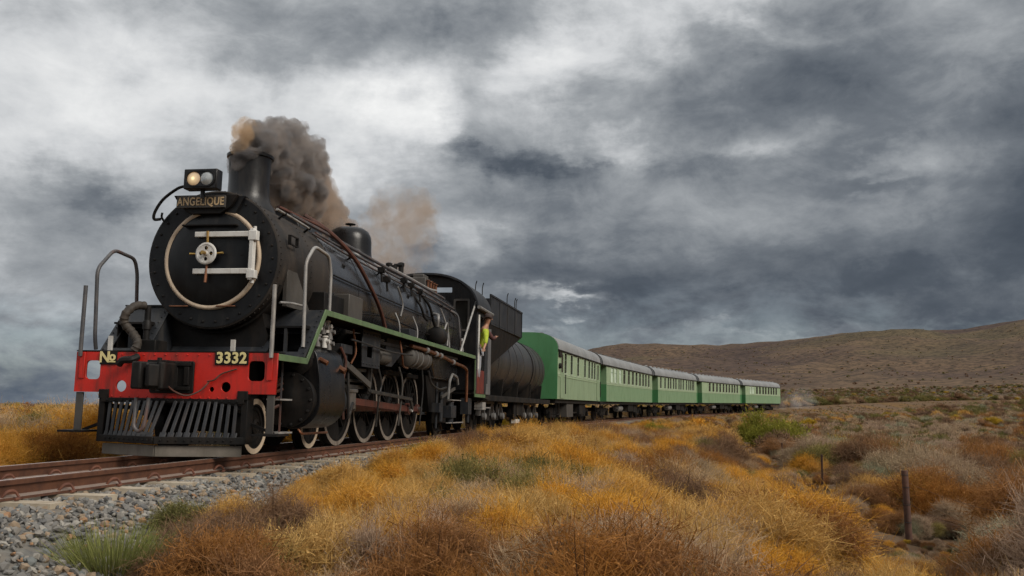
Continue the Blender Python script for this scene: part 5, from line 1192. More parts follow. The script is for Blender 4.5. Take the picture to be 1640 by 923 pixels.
# ================================================================== carriages
def roof_profile(w=1.42, ze=3.02, zt=3.75, n=22):
    q = []
    for i in range(n + 1):
        a = PI * i / n; c_, s_ = math.cos(a), math.sin(a)
        q.append((w * math.copysign(abs(c_) ** 0.62, c_), ze + (zt - ze) * abs(s_) ** 0.86))
    return q
WMC = wheel_meshes(0.43, 8, 24, False, True)
def carriage(i, s0, s1, wins, frost, label, lower, end_mat, wsize=(0.46, 0.80), full_end=False):
    rc = 0.0 if full_end else 1.35                       # recessed vestibule at the front end
    L = s1 - s0; c = place_vehicle('passenger_carriage', s0, s1)
    tag(c, label, 'carriage', 'green carriages behind the tender')
    h = L / 2; o_ = lambda t: t - h                      # t: metres back from the front end
    ZB, ZW, ZE = 1.08, 2.02, 3.06; Y = 1.40
    w2, hh = wsize; wz0 = 2.16
    rects = []
    for k, t in enumerate(wins): rects.append((o_(t) - w2 / 2, o_(t) + w2 / 2))
    loops = [[(o_(rc), ZW), (o_(L), ZW), (o_(L), ZE), (o_(rc), ZE)]] + [rrect(a, wz0, b, wz0 + hh, 0.03, 2) for a, b in rects]
    # near side: upper wall with window openings, lower wall
    obj('upper_wall', plate_mesh('upper_wall', loops, 0.05, M_side(Y - 0.025)), M['car_pale'], c)
    MB().box((o_(rc), -Y, ZW), (o_(L), -Y + 0.05, ZE)).build('upper_wall', M['car_pale'], c)
    for y0, y1 in ((Y - 0.05, Y), (-Y, -Y + 0.05)): MB().box((o_(rc), y0, ZB), (o_(L), y1, ZW - 0.002)).build('lower_wall', M[lower], c)
    MB().box((o_(rc) + 0.02, Y - 0.002, ZW - 0.03), (o_(L) - 0.02, Y + 0.018, ZW + 0.03)).build('waist_moulding', M['car_pale'], c)
    MB().box((o_(rc) + 0.02, Y - 0.002, wz0 - 0.075), (o_(L) - 0.02, Y + 0.014, wz0 - 0.045)).build('sill_moulding', M['car_trim'], c)
    for k, (a, b) in enumerate(rects):
        f = obj('window', plate_mesh('window', [rrect(a - 0.035, wz0 - 0.035, b + 0.035, wz0 + hh + 0.035, 0.05, 2), rrect(a + 0.008, wz0 + 0.008, b - 0.008, wz0 + hh - 0.008, 0.03, 2)], 0.024, M_side(Y + 0.006)), M['car_trim'], c)
        MB().box((a, Y - 0.032, wz0), (b, Y - 0.026, wz0 + hh)).build('pane', M['pane_frost' if k in frost else 'pane'], f)
        MB().box((a + 0.02, Y - 0.024, wz0 + hh * 0.66), (b - 0.02, Y - 0.012, wz0 + hh * 0.66 + 0.018)).build('sash_bar', M['car_mid'], f)
    # ends
    rp_ = roof_profile(Y + 0.02, ZE, 3.77)
    for s_a, s_b, em in ((o_(rc) - 0.07, o_(rc) - 0.004, end_mat), (o_(L) + 0.004, o_(L) + 0.07, end_mat)):
        if full_end:
            MB().prism([(-Y, ZB), (Y, ZB)] + rp_, s_a, s_b, 'yz').build('end_wall', M[em], c)
        else:
            MB().prism([(-Y, ZW), (Y, ZW), (Y, ZE), (-Y, ZE)], s_a, s_b, 'yz').build('end_wall', M['car_mid'], c)
            MB().box((s_a, -Y, ZB), (s_b, Y, ZW - 0.002)).build('end_wall', M[end_mat], c)  # end greens a step darker than the sides: shade painted into the colour
    if rc:
        MB().box((o_(0), -0.98, ZW), (o_(rc) - 0.08, 0.98, ZE + 0.3)).build('vestibule', M['car_mid'], c); MB().box((o_(0), -0.98, ZB), (o_(rc) - 0.08, 0.98, ZW - 0.002)).build('vestibule', M['car_deep'], c)  # vestibule takes the same darker greens with painted-in shade
        MB().tube([(o_(0.5), 1.01, 1.3), (o_(0.5), 1.01, 2.0), (o_(0.5), 1.01, 2.7)], 0.02, 6).build('vestibule_handrail', M['under'], c)
    # roof shell
    q = roof_profile(Y + 0.05, ZE + 0.01, 3.76); n_ = len(q)
    m = MB(); m.prism(q, o_(0) - 0.002, o_(L) + 0.002, 'yz'); rf = m.build('roof', M['car_roof'], c, ang=50)
    m = MB(); m.box((o_(0) - 0.04, Y + 0.03, ZE - 0.03), (o_(L) + 0.04, Y + 0.065, ZE + 0.02)); m.build('gutter', M['under'], rf)
    nv = int(L / 1.35)
    vm = MB(); vm.lathe([(0.09, 0), (0.09, 0.06), (0.14, 0.08), (0.14, 0.14), (0.05, 0.18)], (0, 0, 0), (0, 0, 1), 10); vme = vm.mesh('ventilator')
    for k in range(nv):
        t = (k + 0.5) * L / nv
        for yy in ((0.55,) if full_end else (0.62, -0.62)):
            v = obj('ventilator', vme, M['car_roof'] if i > 2 else M['boxgrey'], rf); v.location = (-o_(t), yy, 3.64)
    for t in ((L - 0.06,) if full_end else (0.06, L - 0.06)): MB().prism([(a * 1.010, 3.0 + (b - 3.0) * 1.025) for a, b in q], o_(t) - 0.05, o_(t) + 0.05, 'yz').build('roof_band', M['under'], rf)
    # gangway to the next coach
    if i < 5:
        for t in (o_(L) + 0.03,):
            g = MB()
            for k in range(5): g.prism(rrect(-0.60 - 0.03 * (k % 2), 1.05, 0.60 + 0.03 * (k % 2), 3.28 + 0.03 * (k % 2), 0.12), t + 0.16 * k, t + 0.16 * k + 0.155, 'yz')
            g.build('gangway_bellows', M['gangway'], c, smooth=False)
            MB().prism([(a * 0.97, b) for a, b in rp_] + [], t + 0.25, t + 0.33, 'yz')
    # underframe
    m = MB(); m.box((o_(0.1), -1.30, 0.92), (o_(L - 0.1), 1.30, 1.078)); m.build('underframe', M['under'], c)
    m = MB(); hang = L * 0.5
    for y in (-1.05, 1.05):
        m.bar((o_(L * 0.22), y, 0.92), (o_(L * 0.40), y, 0.50), 0.05, 0.05); m.bar((o_(L * 0.40), y, 0.50), (o_(L * 0.60), y, 0.50), 0.05, 0.05); m.bar((o_(L * 0.60), y, 0.50), (o_(L * 0.78), y, 0.92), 0.05, 0.05)
    m.build('truss_rod', M['under'], c)
    if full_end:
        MB().box((o_(3.0), 0.70, 0.32), (o_(4.5), 1.25, 0.92)).build('battery_box', M['boxgrey'], c, bev=0.02)
        MB().box((o_(6.5), 0.70, 0.42), (o_(8.2), 1.2, 0.92)).build('battery_box', M['under'], c, bev=0.02)
    else:
        MB().box((o_(L * 0.52), 0.6, 0.48), (o_(L * 0.62), 1.2, 0.92)).build('battery_box', M['under'], c, bev=0.02)
        MB().lathe([(0, -0.04), (0.18, 0), (0.20, 0.05), (0.20, 1.3), (0.18, 1.35), (0, 1.4)], (o_(L * 0.36), 0.95, 0.68), (1, 0, 0), 18).build('vacuum_cylinder', M['castgrey'], c)
        MB().box((o_(L * 0.66), 0.5, 0.42), (o_(L * 0.73), 1.1, 0.92)).build('equipment_box', M['under'], c, bev=0.02)
    for t in (L * 0.17, L * 0.83): bogie(c, o_(t), (-1.0, 1.0), 'bogie', 'under', False)
    for t in (0.6, L - 0.6):
        m = MB(); m.box((o_(t) - 0.3, 1.1, 0.45), (o_(t) + 0.3, 1.32, 0.48)); m.box((o_(t) - 0.3, 1.28, 0.45), (o_(t) - 0.27, 1.31, 1.0)); m.box((o_(t) + 0.27, 1.28, 0.45), (o_(t) + 0.3, 1.31, 1.0)); m.build('footstep', M['under'], c)
    m = MB(); m.box((o_(0) - 0.5, -0.12, 0.70), (o_(0), 0.12, 0.94)); m.box((o_(L), -0.12, 0.70), (o_(L) + 0.4, 0.12, 0.94)); m.build('coupler', M['under'], c)
    return c, o_, L
VANS = [
 (25.1, 36.8, [1.71, 3.16, 4.84, 6.76, 8.02, 8.95, 9.81], (), 'green coach nearest the tender, with a plain deep green front end', 'car_low1', 'car_deep'),
 (37.7, 55.4, [2.85, 3.89, 5.37, 6.67, 8.21, 9.66, 11.02, 12.4, 13.68, 14.86, 16.15], (0, 1, 2), 'second green coach from the tender, with three pale windows before eight dark ones', 'car_mid', 'car_deep'),
 (56.3, 73.5, [2.24, 3.75, 4.98, 5.86, 7.0, 7.9, 9.18, 9.98, 10.99, 12.44, 13.49, 14.3, 15.12, 15.78], (), 'third green coach from the tender, with fourteen closely spaced windows', 'car_mid', 'car_deep'),
 (74.5, 92.6, [4.27, 5.75, 7.25, 8.63, 10.1, 11.46, 12.76, 14.13, 15.34, 16.62], (), 'fourth green coach from the tender, with ten evenly spaced dark windows', 'car_mid', 'car_deep'),
 (93.6, 110.6, [3.44, 4.45, 6.05, 7.35, 8.77, 9.98, 11.31, 12.55, 13.73, 14.97], (0, 1), 'last green coach at the far end of the train', 'car_mid', 'car_deep')]
for i, (a, b, w, fr_, lab, lo, em) in enumerate(VANS, 1):
    c, oc, L = carriage(i, a, b, w, fr_, lab, lo, em, {1: (0.58, 0.84), 3: (0.58, 0.84)}.get(i, (0.78, 0.84)), i == 1)
    if i == 1:
        # doors with hand rails, lamp bracket and ladder on the first coach
        for t in (0.95, 10.9):
            dd = obj('door', plate_mesh('door', [[(oc(t) - 0.38, 1.12), (oc(t) + 0.38, 1.12), (oc(t) + 0.38, 3.0), (oc(t) - 0.38, 3.0)], rrect(oc(t) - 0.22, 2.18, oc(t) + 0.22, 2.92, 0.03)], 0.02, M_side(1.412)), M['car_low1'], c)
            MB().box((oc(t) - 0.22, 1.403, 2.18), (oc(t) + 0.22, 1.408, 2.92)).build('pane', M['pane'], dd)
            MB().tube([(oc(t) + 0.5, 1.47, 1.3), (oc(t) + 0.5, 1.47, 1.7), (oc(t) + 0.5, 1.47, 2.1)], 0.022, 6).build('handrail', M['under'], dd)
        m = MB(); m.lathe([(0.10, 0), (0.12, 0.04), (0.10, 0.10), (0, 0.10)], (oc(0.32), 1.40, 2.42), (0, 1, 0), 16); m.build('side_lamp', M['under'], c)
        m = MB(); m.box((oc(0.15), 1.38, 2.80), (oc(0.75), 1.46, 3.0)); m.build('destination_box', M['under'], c)
        MB().box((oc(0) - 0.07, 0.72, 1.86), (oc(0) - 0.03, 0.86, 1.90)).build('end_step', M['under'], c)
    elif i == 5:
        m = MB(); m.prism(rrect(-0.60, 1.05, 0.60, 3.28, 0.12), oc(L) + 0.03, oc(L) + 0.35, 'yz'); m.build('gangway_bellows', M['gangway'], c)
# front gangway stubs of coaches 2..5 are met by the bellows of the coach ahead

# ================================================================== person in the cab doorway
def skin_body(name, verts, edges, radii, mat, parent, root=0, lv=1):
    me = bpy.data.meshes.new(name); me.from_pydata([(-a, b, c) for a, b, c in verts], edges, [])
    o = bpy.data.objects.new(name, me); COL.objects.link(o); o.parent = parent
    sk = o.modifiers.new('skin', 'SKIN'); sk.use_smooth_shade = True
    sv = me.skin_vertices[0].data
    for i, r in enumerate(radii): sv[i].radius = (r, r) if not isinstance(r, tuple) else r; sv[i].use_root = (i == root)
    ss = o.modifiers.new('sub', 'SUBSURF'); ss.levels = lv; ss.render_levels = lv
    dg = bpy.context.evaluated_depsgraph_get(); m2 = bpy.data.meshes.new_from_object(o.evaluated_get(dg), depsgraph=dg)
    o.modifiers.clear(); o.data = m2; m2.materials.clear(); m2.materials.append(mat); m2.shade_smooth()
    return o
M['skin'] = paint('skin', (0.42, 0.22, 0.14), (0.36, 0.18, 0.11), (0.45, 0.6), 20, bump=0.05)
M['hivis'] = paint('yellow_green_vest_cloth', (0.42, 0.50, 0.03), (0.33, 0.41, 0.03), (0.7, 0.9), 9, bump=0.3)
M['trousers'] = paint('pale_grey_cloth', (0.32, 0.33, 0.36), (0.25, 0.26, 0.29), (0.8, 0.95), 9, bump=0.3)
M['sleeve'] = paint('dark_red_brown_sleeve_cloth', (0.10, 0.035, 0.03), (0.07, 0.03, 0.03), (0.8, 0.95), 9, bump=0.3)
M['hair'] = paint('dark_cap', (0.03, 0.02, 0.018), (0.05, 0.03, 0.025), (0.7, 0.9), 9)
pr_w = loco.matrix_basis @ Vector((-11.28, 1.24, 1.24))
person = empty('person', pr_w, loco.rotation_euler)
tag(person, 'person in yellow-green vest and grey trousers leaning out of the cab doorway', 'person')
# joints in (s, y, z) from the feet; leaning out to +y, looking forward
V = [(0, 0.06, 0.95), (0, 0.12, 1.18), (0, 0.20, 1.42), (-0.01, 0.24, 1.53), (-0.03, 0.28, 1.64), (-0.05, 0.30, 1.74),
     (-0.10, 0.02, 0.92), (-0.10, 0.03, 0.50), (-0.08, 0.0, 0.08), (-0.20, 0.02, 0.03),
     (0.10, 0.02, 0.92), (0.10, 0.03, 0.50), (0.10, 0.0, 0.08), (-0.02, 0.02, 0.03),
     (-0.18, 0.22, 1.42), (-0.30, 0.30, 1.18), (-0.42, 0.30, 0.98), (-0.50, 0.28, 0.90),
     (0.18, 0.20, 1.42), (0.36, 0.34, 1.20), (0.52, 0.40, 1.26), (0.60, 0.38, 1.28)]
E_ = [(0,1),(1,2),(2,3),(3,4),(4,5),(0,6),(6,7),(7,8),(8,9),(0,10),(10,11),(11,12),(12,13),(2,14),(14,15),(15,16),(16,17),(2,18),(18,19),(19,20),(20,21)]
RR = [0.135, 0.13, 0.15, 0.060, 0.090, 0.085, 0.09, 0.065, 0.045, 0.04, 0.09, 0.065, 0.045, 0.04, 0.065, 0.048, 0.034, 0.030, 0.065, 0.048, 0.034, 0.030]
bi = len(V)
for (hx, hy, hz, dx, dz) in ((-0.50, 0.28, 0.90, -0.7, -0.7), (0.60, 0.38, 1.28, 0.97, 0.2)):
    base = 17 if hx < 0 else 21
    for k, (off, ln) in enumerate(((-0.03, 0.055), (-0.012, 0.075), (0.008, 0.080), (0.026, 0.072), (0.042, 0.055))):
        V += [(hx + dx * 0.05, hy + off, hz + dz * 0.05), (hx + dx * (0.05 + ln), hy + off * 1.1, hz + dz * (0.05 + ln) - 0.01)]
        E_ += [(base, len(V) - 2), (len(V) - 2, len(V) - 1)]; RR += [0.010, 0.008]
body = skin_body('body', V, E_, RR, M['skin'], person)
# face: nose, ears, eyes
m = MB(); m.lathe([(0.018, 0), (0.012, 0.03), (0.0, 0.04)], (-0.125, 0.285, 1.665), (-1, 0.1, -0.25), 6); m.lathe([(0.02, 0), (0.015, 0.02)], (-0.03, 0.385, 1.67), (0, 1, 0), 8); m.lathe([(0.02, 0), (0.015, 0.02)], (-0.03, 0.175, 1.67), (0, -1, 0), 8); m.build('face_features', M['skin'], person)
m = MB(); m.lathe([(0.0, 0), (0.012, 0.004), (0.012, 0.008)], (-0.128, 0.320, 1.695), (-1, 0, 0), 6); m.lathe([(0, 0), (0.012, 0.004), (0.012, 0.008)], (-0.128, 0.250, 1.695), (-1, 0, 0), 6); m.build('eyes', M['hair'], person)
MB().lathe([(0.112, 0.0), (0.118, 0.02), (0.11, 0.07), (0.07, 0.11), (0, 0.12)], (-0.035, 0.288, 1.70), (0, 0.12, 1), 18).build('cap', M['hair'], person)
MB().prism([(-0.24, 0.22), (-0.24, 0.36), (-0.12, 0.39), (-0.12, 0.19)], 1.705, 1.722, 'sy').build('cap_peak', M['hair'], person)
skin_body('vest', [(0, 0.07, 0.90), (0, 0.12, 1.18), (0, 0.19, 1.38), (0, 0.21, 1.46), (-0.15, 0.21, 1.41), (0.15, 0.20, 1.41)], [(0,1),(1,2),(2,3),(2,4),(2,5)], [0.185, 0.180, 0.195, 0.10, 0.11, 0.11], M['hivis'], person)
skin_body('trousers', [(0, 0.06, 0.95), (-0.10, 0.02, 0.90), (-0.10, 0.03, 0.50), (-0.085, 0.0, 0.10), (0.10, 0.02, 0.90), (0.10, 0.03, 0.50), (0.10, 0.0, 0.10)], [(0,1),(1,2),(2,3),(0,4),(4,5),(5,6)], [0.15, 0.105, 0.085, 0.07, 0.105, 0.085, 0.07], M['trousers'], person)
skin_body('sleeve', [(0.17, 0.20, 1.42), (0.36, 0.34, 1.20), (0.50, 0.40, 1.255)], [(0,1),(1,2)], [0.08, 0.062, 0.048], M['sleeve'], person)
skin_body('sleeve', [(-0.17, 0.22, 1.42), (-0.30, 0.30, 1.18), (-0.41, 0.30, 1.0)], [(0,1),(1,2)], [0.09, 0.07, 0.052], M['hivis'], person)
for x in (-0.13, 0.05): MB().prism([(x - 0.12, 0.0), (x + 0.10, 0.0), (x + 0.10, 0.13), (x, 0.13), (x - 0.12, 0.06)], -0.05, 0.06).build('boot', M['hair'], person, bev=0.015)
# ================================================================== vegetation
def foliage_material(name, low, tip, alt, trans=0.3, vary=0.35):
    m = bpy.data.materials.new(name); m.use_nodes = True; t = NT(m.node_tree); t.n.clear()
    out = t.node('ShaderNodeOutputMaterial'); df = t.node('ShaderNodeBsdfDiffuse'); tr = t.node('ShaderNodeBsdfTranslucent'); mx = t.node('ShaderNodeMixShader')
    oi = t.node('ShaderNodeObjectInfo'); at = t.node('ShaderNodeAttribute'); at.attribute_name = 'tw'
    sp = t.node('ShaderNodeSeparateColor'); t.put(sp.inputs[0], at.outputs['Color'])
    tt, rv = sp.outputs[0], sp.outputs[1]
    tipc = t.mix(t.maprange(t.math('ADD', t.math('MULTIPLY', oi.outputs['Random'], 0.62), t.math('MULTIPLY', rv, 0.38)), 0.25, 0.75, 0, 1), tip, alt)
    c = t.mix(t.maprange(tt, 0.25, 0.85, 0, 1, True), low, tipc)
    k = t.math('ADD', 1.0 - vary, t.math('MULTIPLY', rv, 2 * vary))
    c = t.vec('MULTIPLY', c, k)
    t.put(df.inputs[0], c); t.put(tr.inputs[0], c); mx.inputs[0].default_value = trans
    t.l.new(df.outputs[0], mx.inputs[1]); t.l.new(tr.outputs[0], mx.inputs[2]); t.l.new(mx.outputs[0], out.inputs[0])
    return m
F = {
 'golden': foliage_material('golden_twigs', (0.120, 0.070, 0.036), (0.66, 0.335, 0.045), (0.57, 0.375, 0.145)),
 'rust':   foliage_material('rust_twigs', (0.085, 0.046, 0.028), (0.36, 0.160, 0.040), (0.31, 0.165, 0.078)),
 'straw':  foliage_material('straw_stems', (0.18, 0.125, 0.080), (0.52, 0.385, 0.235), (0.46, 0.32, 0.20)),
 'grey':   foliage_material('grey_twigs', (0.090, 0.070, 0.058), (0.47, 0.335, 0.240), (0.39, 0.295, 0.185)),
 'brown':  foliage_material('brown_twigs', (0.065, 0.045, 0.034), (0.235, 0.150, 0.100), (0.265, 0.155, 0.085)),
 'olive':  foliage_material('olive_leaves', (0.065, 0.055, 0.030), (0.170, 0.160, 0.060), (0.245, 0.200, 0.070)),
 'sage':   foliage_material('sage_leaves', (0.085, 0.080, 0.055), (0.290, 0.290, 0.180), (0.36, 0.33, 0.225)),
 'green':  foliage_material('green_blades', (0.150, 0.125, 0.055), (0.190, 0.210, 0.065), (0.40, 0.33, 0.150)),
 'lime':   foliage_material('yellow_green_leaves', (0.070, 0.075, 0.022), (0.200, 0.225, 0.032), (0.255, 0.240, 0.045)),
 'yellow': foliage_material('yellow_flower_twigs', (0.140, 0.100, 0.032), (0.52, 0.34, 0.035), (0.44, 0.31, 0.06)),
}
def strips(P, W, rng, tvals, rv):
    """P: (n, k, 3) polylines, W: (k,) half widths scale array (n,k) -> verts, faces, colours; ends in a point"""
    n, k, _ = P.shape
    T = P[:, -1] - P[:, 0]; T /= np.maximum(np.linalg.norm(T, axis=1, keepdims=True), 1e-6)
    rnd = rng.normal(size=(n, 3)); side = np.cross(T, rnd); side /= np.maximum(np.linalg.norm(side, axis=1, keepdims=True), 1e-6)
    A = P - side[:, None, :] * W[:, :, None]; B = P + side[:, None, :] * W[:, :, None]
    V = np.stack([A, B], 2).reshape(n, k * 2, 3)
    base = (np.arange(n) * k * 2)[:, None]
    quads = []
    for j in range(k - 1): quads.append(np.concatenate([base + 2*j, base + 2*j + 1, base + 2*j + 3, base + 2*j + 2], 1))
    Fq = np.concatenate(quads, 0)
    C = np.stack([np.repeat(tvals[:, :, None], 2, 2).reshape(n, k * 2), np.repeat(rv[:, None], k * 2, 1), np.zeros((n, k * 2)), np.ones((n, k * 2))], -1)
    return V.reshape(-1, 3), Fq, C.reshape(-1, 4)
def mesh_from(name, parts, mat):
    Vs = []; Fs = []; Cs = []; o = 0
    for v, f, c in parts: Vs.append(v); Fs.append(f + o); Cs.append(c); o += len(v)
    V = np.concatenate(Vs); Fq = np.concatenate(Fs); C = np.concatenate(Cs)
    me = bpy.data.meshes.new(name); me.vertices.add(len(V)); me.vertices.foreach_set('co', V.astype(np.float32).ravel())
    me.loops.add(len(Fq) * 4); me.loops.foreach_set('vertex_index', Fq.astype(np.int32).ravel())
    me.polygons.add(len(Fq)); me.polygons.foreach_set('loop_start', np.arange(0, len(Fq) * 4, 4, dtype=np.int32))
    ca = me.color_attributes.new('tw', 'FLOAT_COLOR', 'POINT'); ca.data.foreach_set('color', C.astype(np.float32).ravel())
    me.update(calc_edges=True); me.validate(); me.materials.append(mat)
    return me
def twig_bush(name, seed, mat, H=0.7, wide=0.75, twigs=4200, w=0.0026, leaf=0.0, leaves=0, up=0.45, twl=(0.10, 0.24), wild=0.55, lumps=12, curl=0.05, stems=26):
    """rounded bush: woody stems run up to a dozen lumps of fine curling twigs (and small leaves) that make an uneven dome"""
    r = np.random.default_rng(seed); parts = []; Rw = H * wide
    def unit(v): return v / np.maximum(np.linalg.norm(v, axis=-1, keepdims=True), 1e-6)
    # lumps over the dome
    az = r.random(lumps) * 2 * PI; el = np.arcsin(np.sqrt(r.random(lumps))) * 0.95; rad_ = 0.50 + 0.26 * r.random(lumps)
    C = np.stack([np.cos(az) * np.cos(el) * Rw * rad_, np.sin(az) * np.cos(el) * Rw * rad_, 0.10 * H + np.sin(el) * H * rad_], 1)
    LR = H * (0.20 + 0.16 * r.random(lumps)) * (0.8 + 0.5 * wide / 1.0)
    # stems
    k = np.arange(stems) % lumps; B = r.normal(size=(stems, 3)) * 0.05 * H; B[:, 2] = 0
    T_ = C[k] + r.normal(size=(stems, 3)) * 0.06 * H; mid = (B + T_) / 2 + r.normal(size=(stems, 3)) * 0.07 * H
    P = np.stack([B * (1-u)**2 + mid * 2*u*(1-u) + T_ * u*u for u in (0, 0.33, 0.66, 1.0)], 1)
    parts.append(strips(P, (w * 2.0 * np.array([1.0, 0.8, 0.6, 0.3]))[None] * np.ones((stems, 1)), r, np.repeat(np.array([[0, 0.08, 0.16, 0.25]]), stems, 0), r.random(stems)))
    # twigs
    n = twigs; li = r.integers(0, lumps, n); dv = unit(r.normal(size=(n, 3))); dv[:, 2] = np.where(dv[:, 2] < -0.35, -dv[:, 2], dv[:, 2])
    q = r.random(n) ** 0.55
    p0 = C[li] + dv * (LR[li] * q * 0.80)[:, None]; p0[:, 2] = np.abs(p0[:, 2]) + 0.01
    td = unit(0.75 * dv + 0.35 * unit(p0 * np.array([1, 1, 0.5])) + r.normal(size=(n, 3)) * wild + np.array([0, 0, up]))
    ll = H * (twl[0] + (twl[1] - twl[0]) * r.random(n)); b1 = r.normal(size=(n, 3)) * curl * H; b2 = r.normal(size=(n, 3)) * curl * 1.4 * H; b2[:, 2] += curl * 0.4 * H
    P = np.stack([p0, p0 + td * (ll * 0.5)[:, None] + b1, p0 + td * ll[:, None] + b2], 1)
    W = (w * np.array([0.95, 0.80, 0.25]))[None] * (0.65 + 0.7 * r.random(n))[:, None]
    rv = r.random(n) * 0.65 + 0.35 * r.random(lumps)[li]
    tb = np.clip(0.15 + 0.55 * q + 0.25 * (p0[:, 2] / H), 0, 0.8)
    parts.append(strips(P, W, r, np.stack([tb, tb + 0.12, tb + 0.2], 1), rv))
    # a few bare twigs stand out of the dome
    ns = 22; li = r.integers(0, lumps, ns); sv = unit(unit(C[li]) + r.normal(size=(ns, 3)) * 0.35 + np.array([0, 0, 0.7])); p = C[li] * 0.7; ln = H * (0.45 + 0.35 * r.random(ns)); bb = r.normal(size=(ns, 3)) * 0.06 * H
    P = np.stack([p + sv * (ln * u)[:, None] + bb * u * u for u in (0, 0.4, 0.75, 1.0)], 1)
    parts.append(strips(P, (w * 1.5 * np.array([1.0, 0.8, 0.6, 0.25]))[None] * np.ones((ns, 1)), r, np.repeat(np.array([[0.1, 0.2, 0.32, 0.5]]), ns, 0), r.random(ns)))
    nf = ns * 7; k2 = r.integers(0, ns, nf); u2 = 0.4 + 0.6 * r.random(nf); q0 = p[k2] + sv[k2] * (ln[k2] * u2)[:, None] + bb[k2] * (u2 * u2)[:, None]; fd = unit(sv[k2] + r.normal(size=(nf, 3)) * 0.6); fl = H * (0.05 + 0.10 * r.random(nf))
    P = np.stack([q0, q0 + fd * (fl * 0.5)[:, None], q0 + fd * fl[:, None] + r.normal(size=(nf, 3)) * 0.02 * H], 1)
    parts.append(strips(P, (w * np.array([0.9, 0.7, 0.3]))[None] * np.ones((nf, 1)), r, np.repeat(np.array([[0.35, 0.55, 0.8]]), nf, 0), r.random(nf)))
    if leaves:
        j_ = r.integers(0, n, leaves); u = r.random(leaves); c = p0[j_] + td[j_] * (ll[j_] * u)[:, None] + b2[j_] * (u * u)[:, None]
        dl = unit(td[j_] + r.normal(size=(leaves, 3)) * 0.9); lf = leaf * (0.6 + 0.8 * r.random(leaves))
        P = np.stack([c, c + dl * (lf * 0.5)[:, None], c + dl * lf[:, None]], 1); W = lf[:, None] * np.array([[0.10, 0.26, 0.05]])
        tl_ = tb[j_] + 0.2; parts.append(strips(P, W, r, np.stack([tl_] * 3, 1), np.clip(rv[j_] + r.normal(size=leaves) * 0.15, 0, 1)))
    return mesh_from(name, parts, mat)
def grass_tuft(name, seed, mat, H=0.6, blades=520, spread=0.55, w=0.004, base=0.16):
    r = np.random.default_rng(seed); n = blades
    ph = r.random(n) * 2 * PI; tl = spread * r.random(n) ** 0.7; L = H * (0.45 + 0.6 * r.random(n))
    D = np.stack([np.sin(tl) * np.cos(ph), np.sin(tl) * np.sin(ph), np.cos(tl)], -1); rb = base * np.sqrt(r.random(n)); B = np.stack([np.cos(ph) * rb, np.sin(ph) * rb, 0 * ph], -1)
    out_ = np.stack([np.cos(ph), np.sin(ph), -0.7 + 0 * ph], -1) * (0.16 * H * r.random(n))[:, None] + r.normal(size=(n, 3)) * 0.03 * H
    P = np.stack([B + D * (L * u)[:, None] + out_ * u * u for u in (0, 0.35, 0.7, 1.0)], 1)
    W = (w * np.array([0.8, 1.0, 0.7, 0.1]))[None, :] * (0.6 + 0.8 * r.random(n))[:, None]; rv = r.random(n)
    return mesh_from(name, [strips(P, W, r, np.repeat(np.array([[0.15, 0.55, 0.85, 1.0]]), n, 0), rv)], mat)

PROTO = {}
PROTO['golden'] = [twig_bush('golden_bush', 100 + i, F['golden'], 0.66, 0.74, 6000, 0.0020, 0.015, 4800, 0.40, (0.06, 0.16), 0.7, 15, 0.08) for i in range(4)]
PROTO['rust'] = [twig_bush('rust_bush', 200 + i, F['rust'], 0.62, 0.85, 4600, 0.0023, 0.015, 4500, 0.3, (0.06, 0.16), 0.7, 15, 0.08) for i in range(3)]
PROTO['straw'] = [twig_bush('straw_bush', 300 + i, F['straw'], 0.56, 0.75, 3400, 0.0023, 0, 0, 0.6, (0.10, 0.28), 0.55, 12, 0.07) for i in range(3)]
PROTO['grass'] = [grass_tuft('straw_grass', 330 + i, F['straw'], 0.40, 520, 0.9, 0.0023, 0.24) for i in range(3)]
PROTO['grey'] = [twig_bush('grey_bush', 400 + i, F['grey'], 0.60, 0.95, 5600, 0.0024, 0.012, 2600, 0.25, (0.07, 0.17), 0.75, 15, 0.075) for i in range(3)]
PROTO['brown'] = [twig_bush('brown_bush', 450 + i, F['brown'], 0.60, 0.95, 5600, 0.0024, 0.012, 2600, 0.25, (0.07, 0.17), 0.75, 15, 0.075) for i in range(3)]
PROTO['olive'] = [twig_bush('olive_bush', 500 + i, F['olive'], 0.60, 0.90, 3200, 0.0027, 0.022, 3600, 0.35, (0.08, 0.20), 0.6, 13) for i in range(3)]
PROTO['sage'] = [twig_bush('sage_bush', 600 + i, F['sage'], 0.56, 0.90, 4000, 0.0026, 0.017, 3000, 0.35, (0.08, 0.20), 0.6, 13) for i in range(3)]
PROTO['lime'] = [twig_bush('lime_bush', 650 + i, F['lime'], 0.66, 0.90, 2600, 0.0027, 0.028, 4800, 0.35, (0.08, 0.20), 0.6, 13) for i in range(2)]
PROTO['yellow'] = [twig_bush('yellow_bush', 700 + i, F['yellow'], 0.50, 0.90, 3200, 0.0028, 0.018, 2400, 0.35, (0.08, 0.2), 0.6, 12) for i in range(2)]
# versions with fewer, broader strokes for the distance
FAR = {k: [twig_bush(k + '_far_bush', 900 + 10 * j + i, F[k], 0.56, 1.0, 1000, 0.0065, 0.036, 900, 0.3, (0.10, 0.24), 0.65, 10, 0.05, 10) for i in range(2)] for j, k in enumerate(('golden', 'rust', 'grey', 'brown', 'olive', 'sage', 'yellow', 'straw'))}

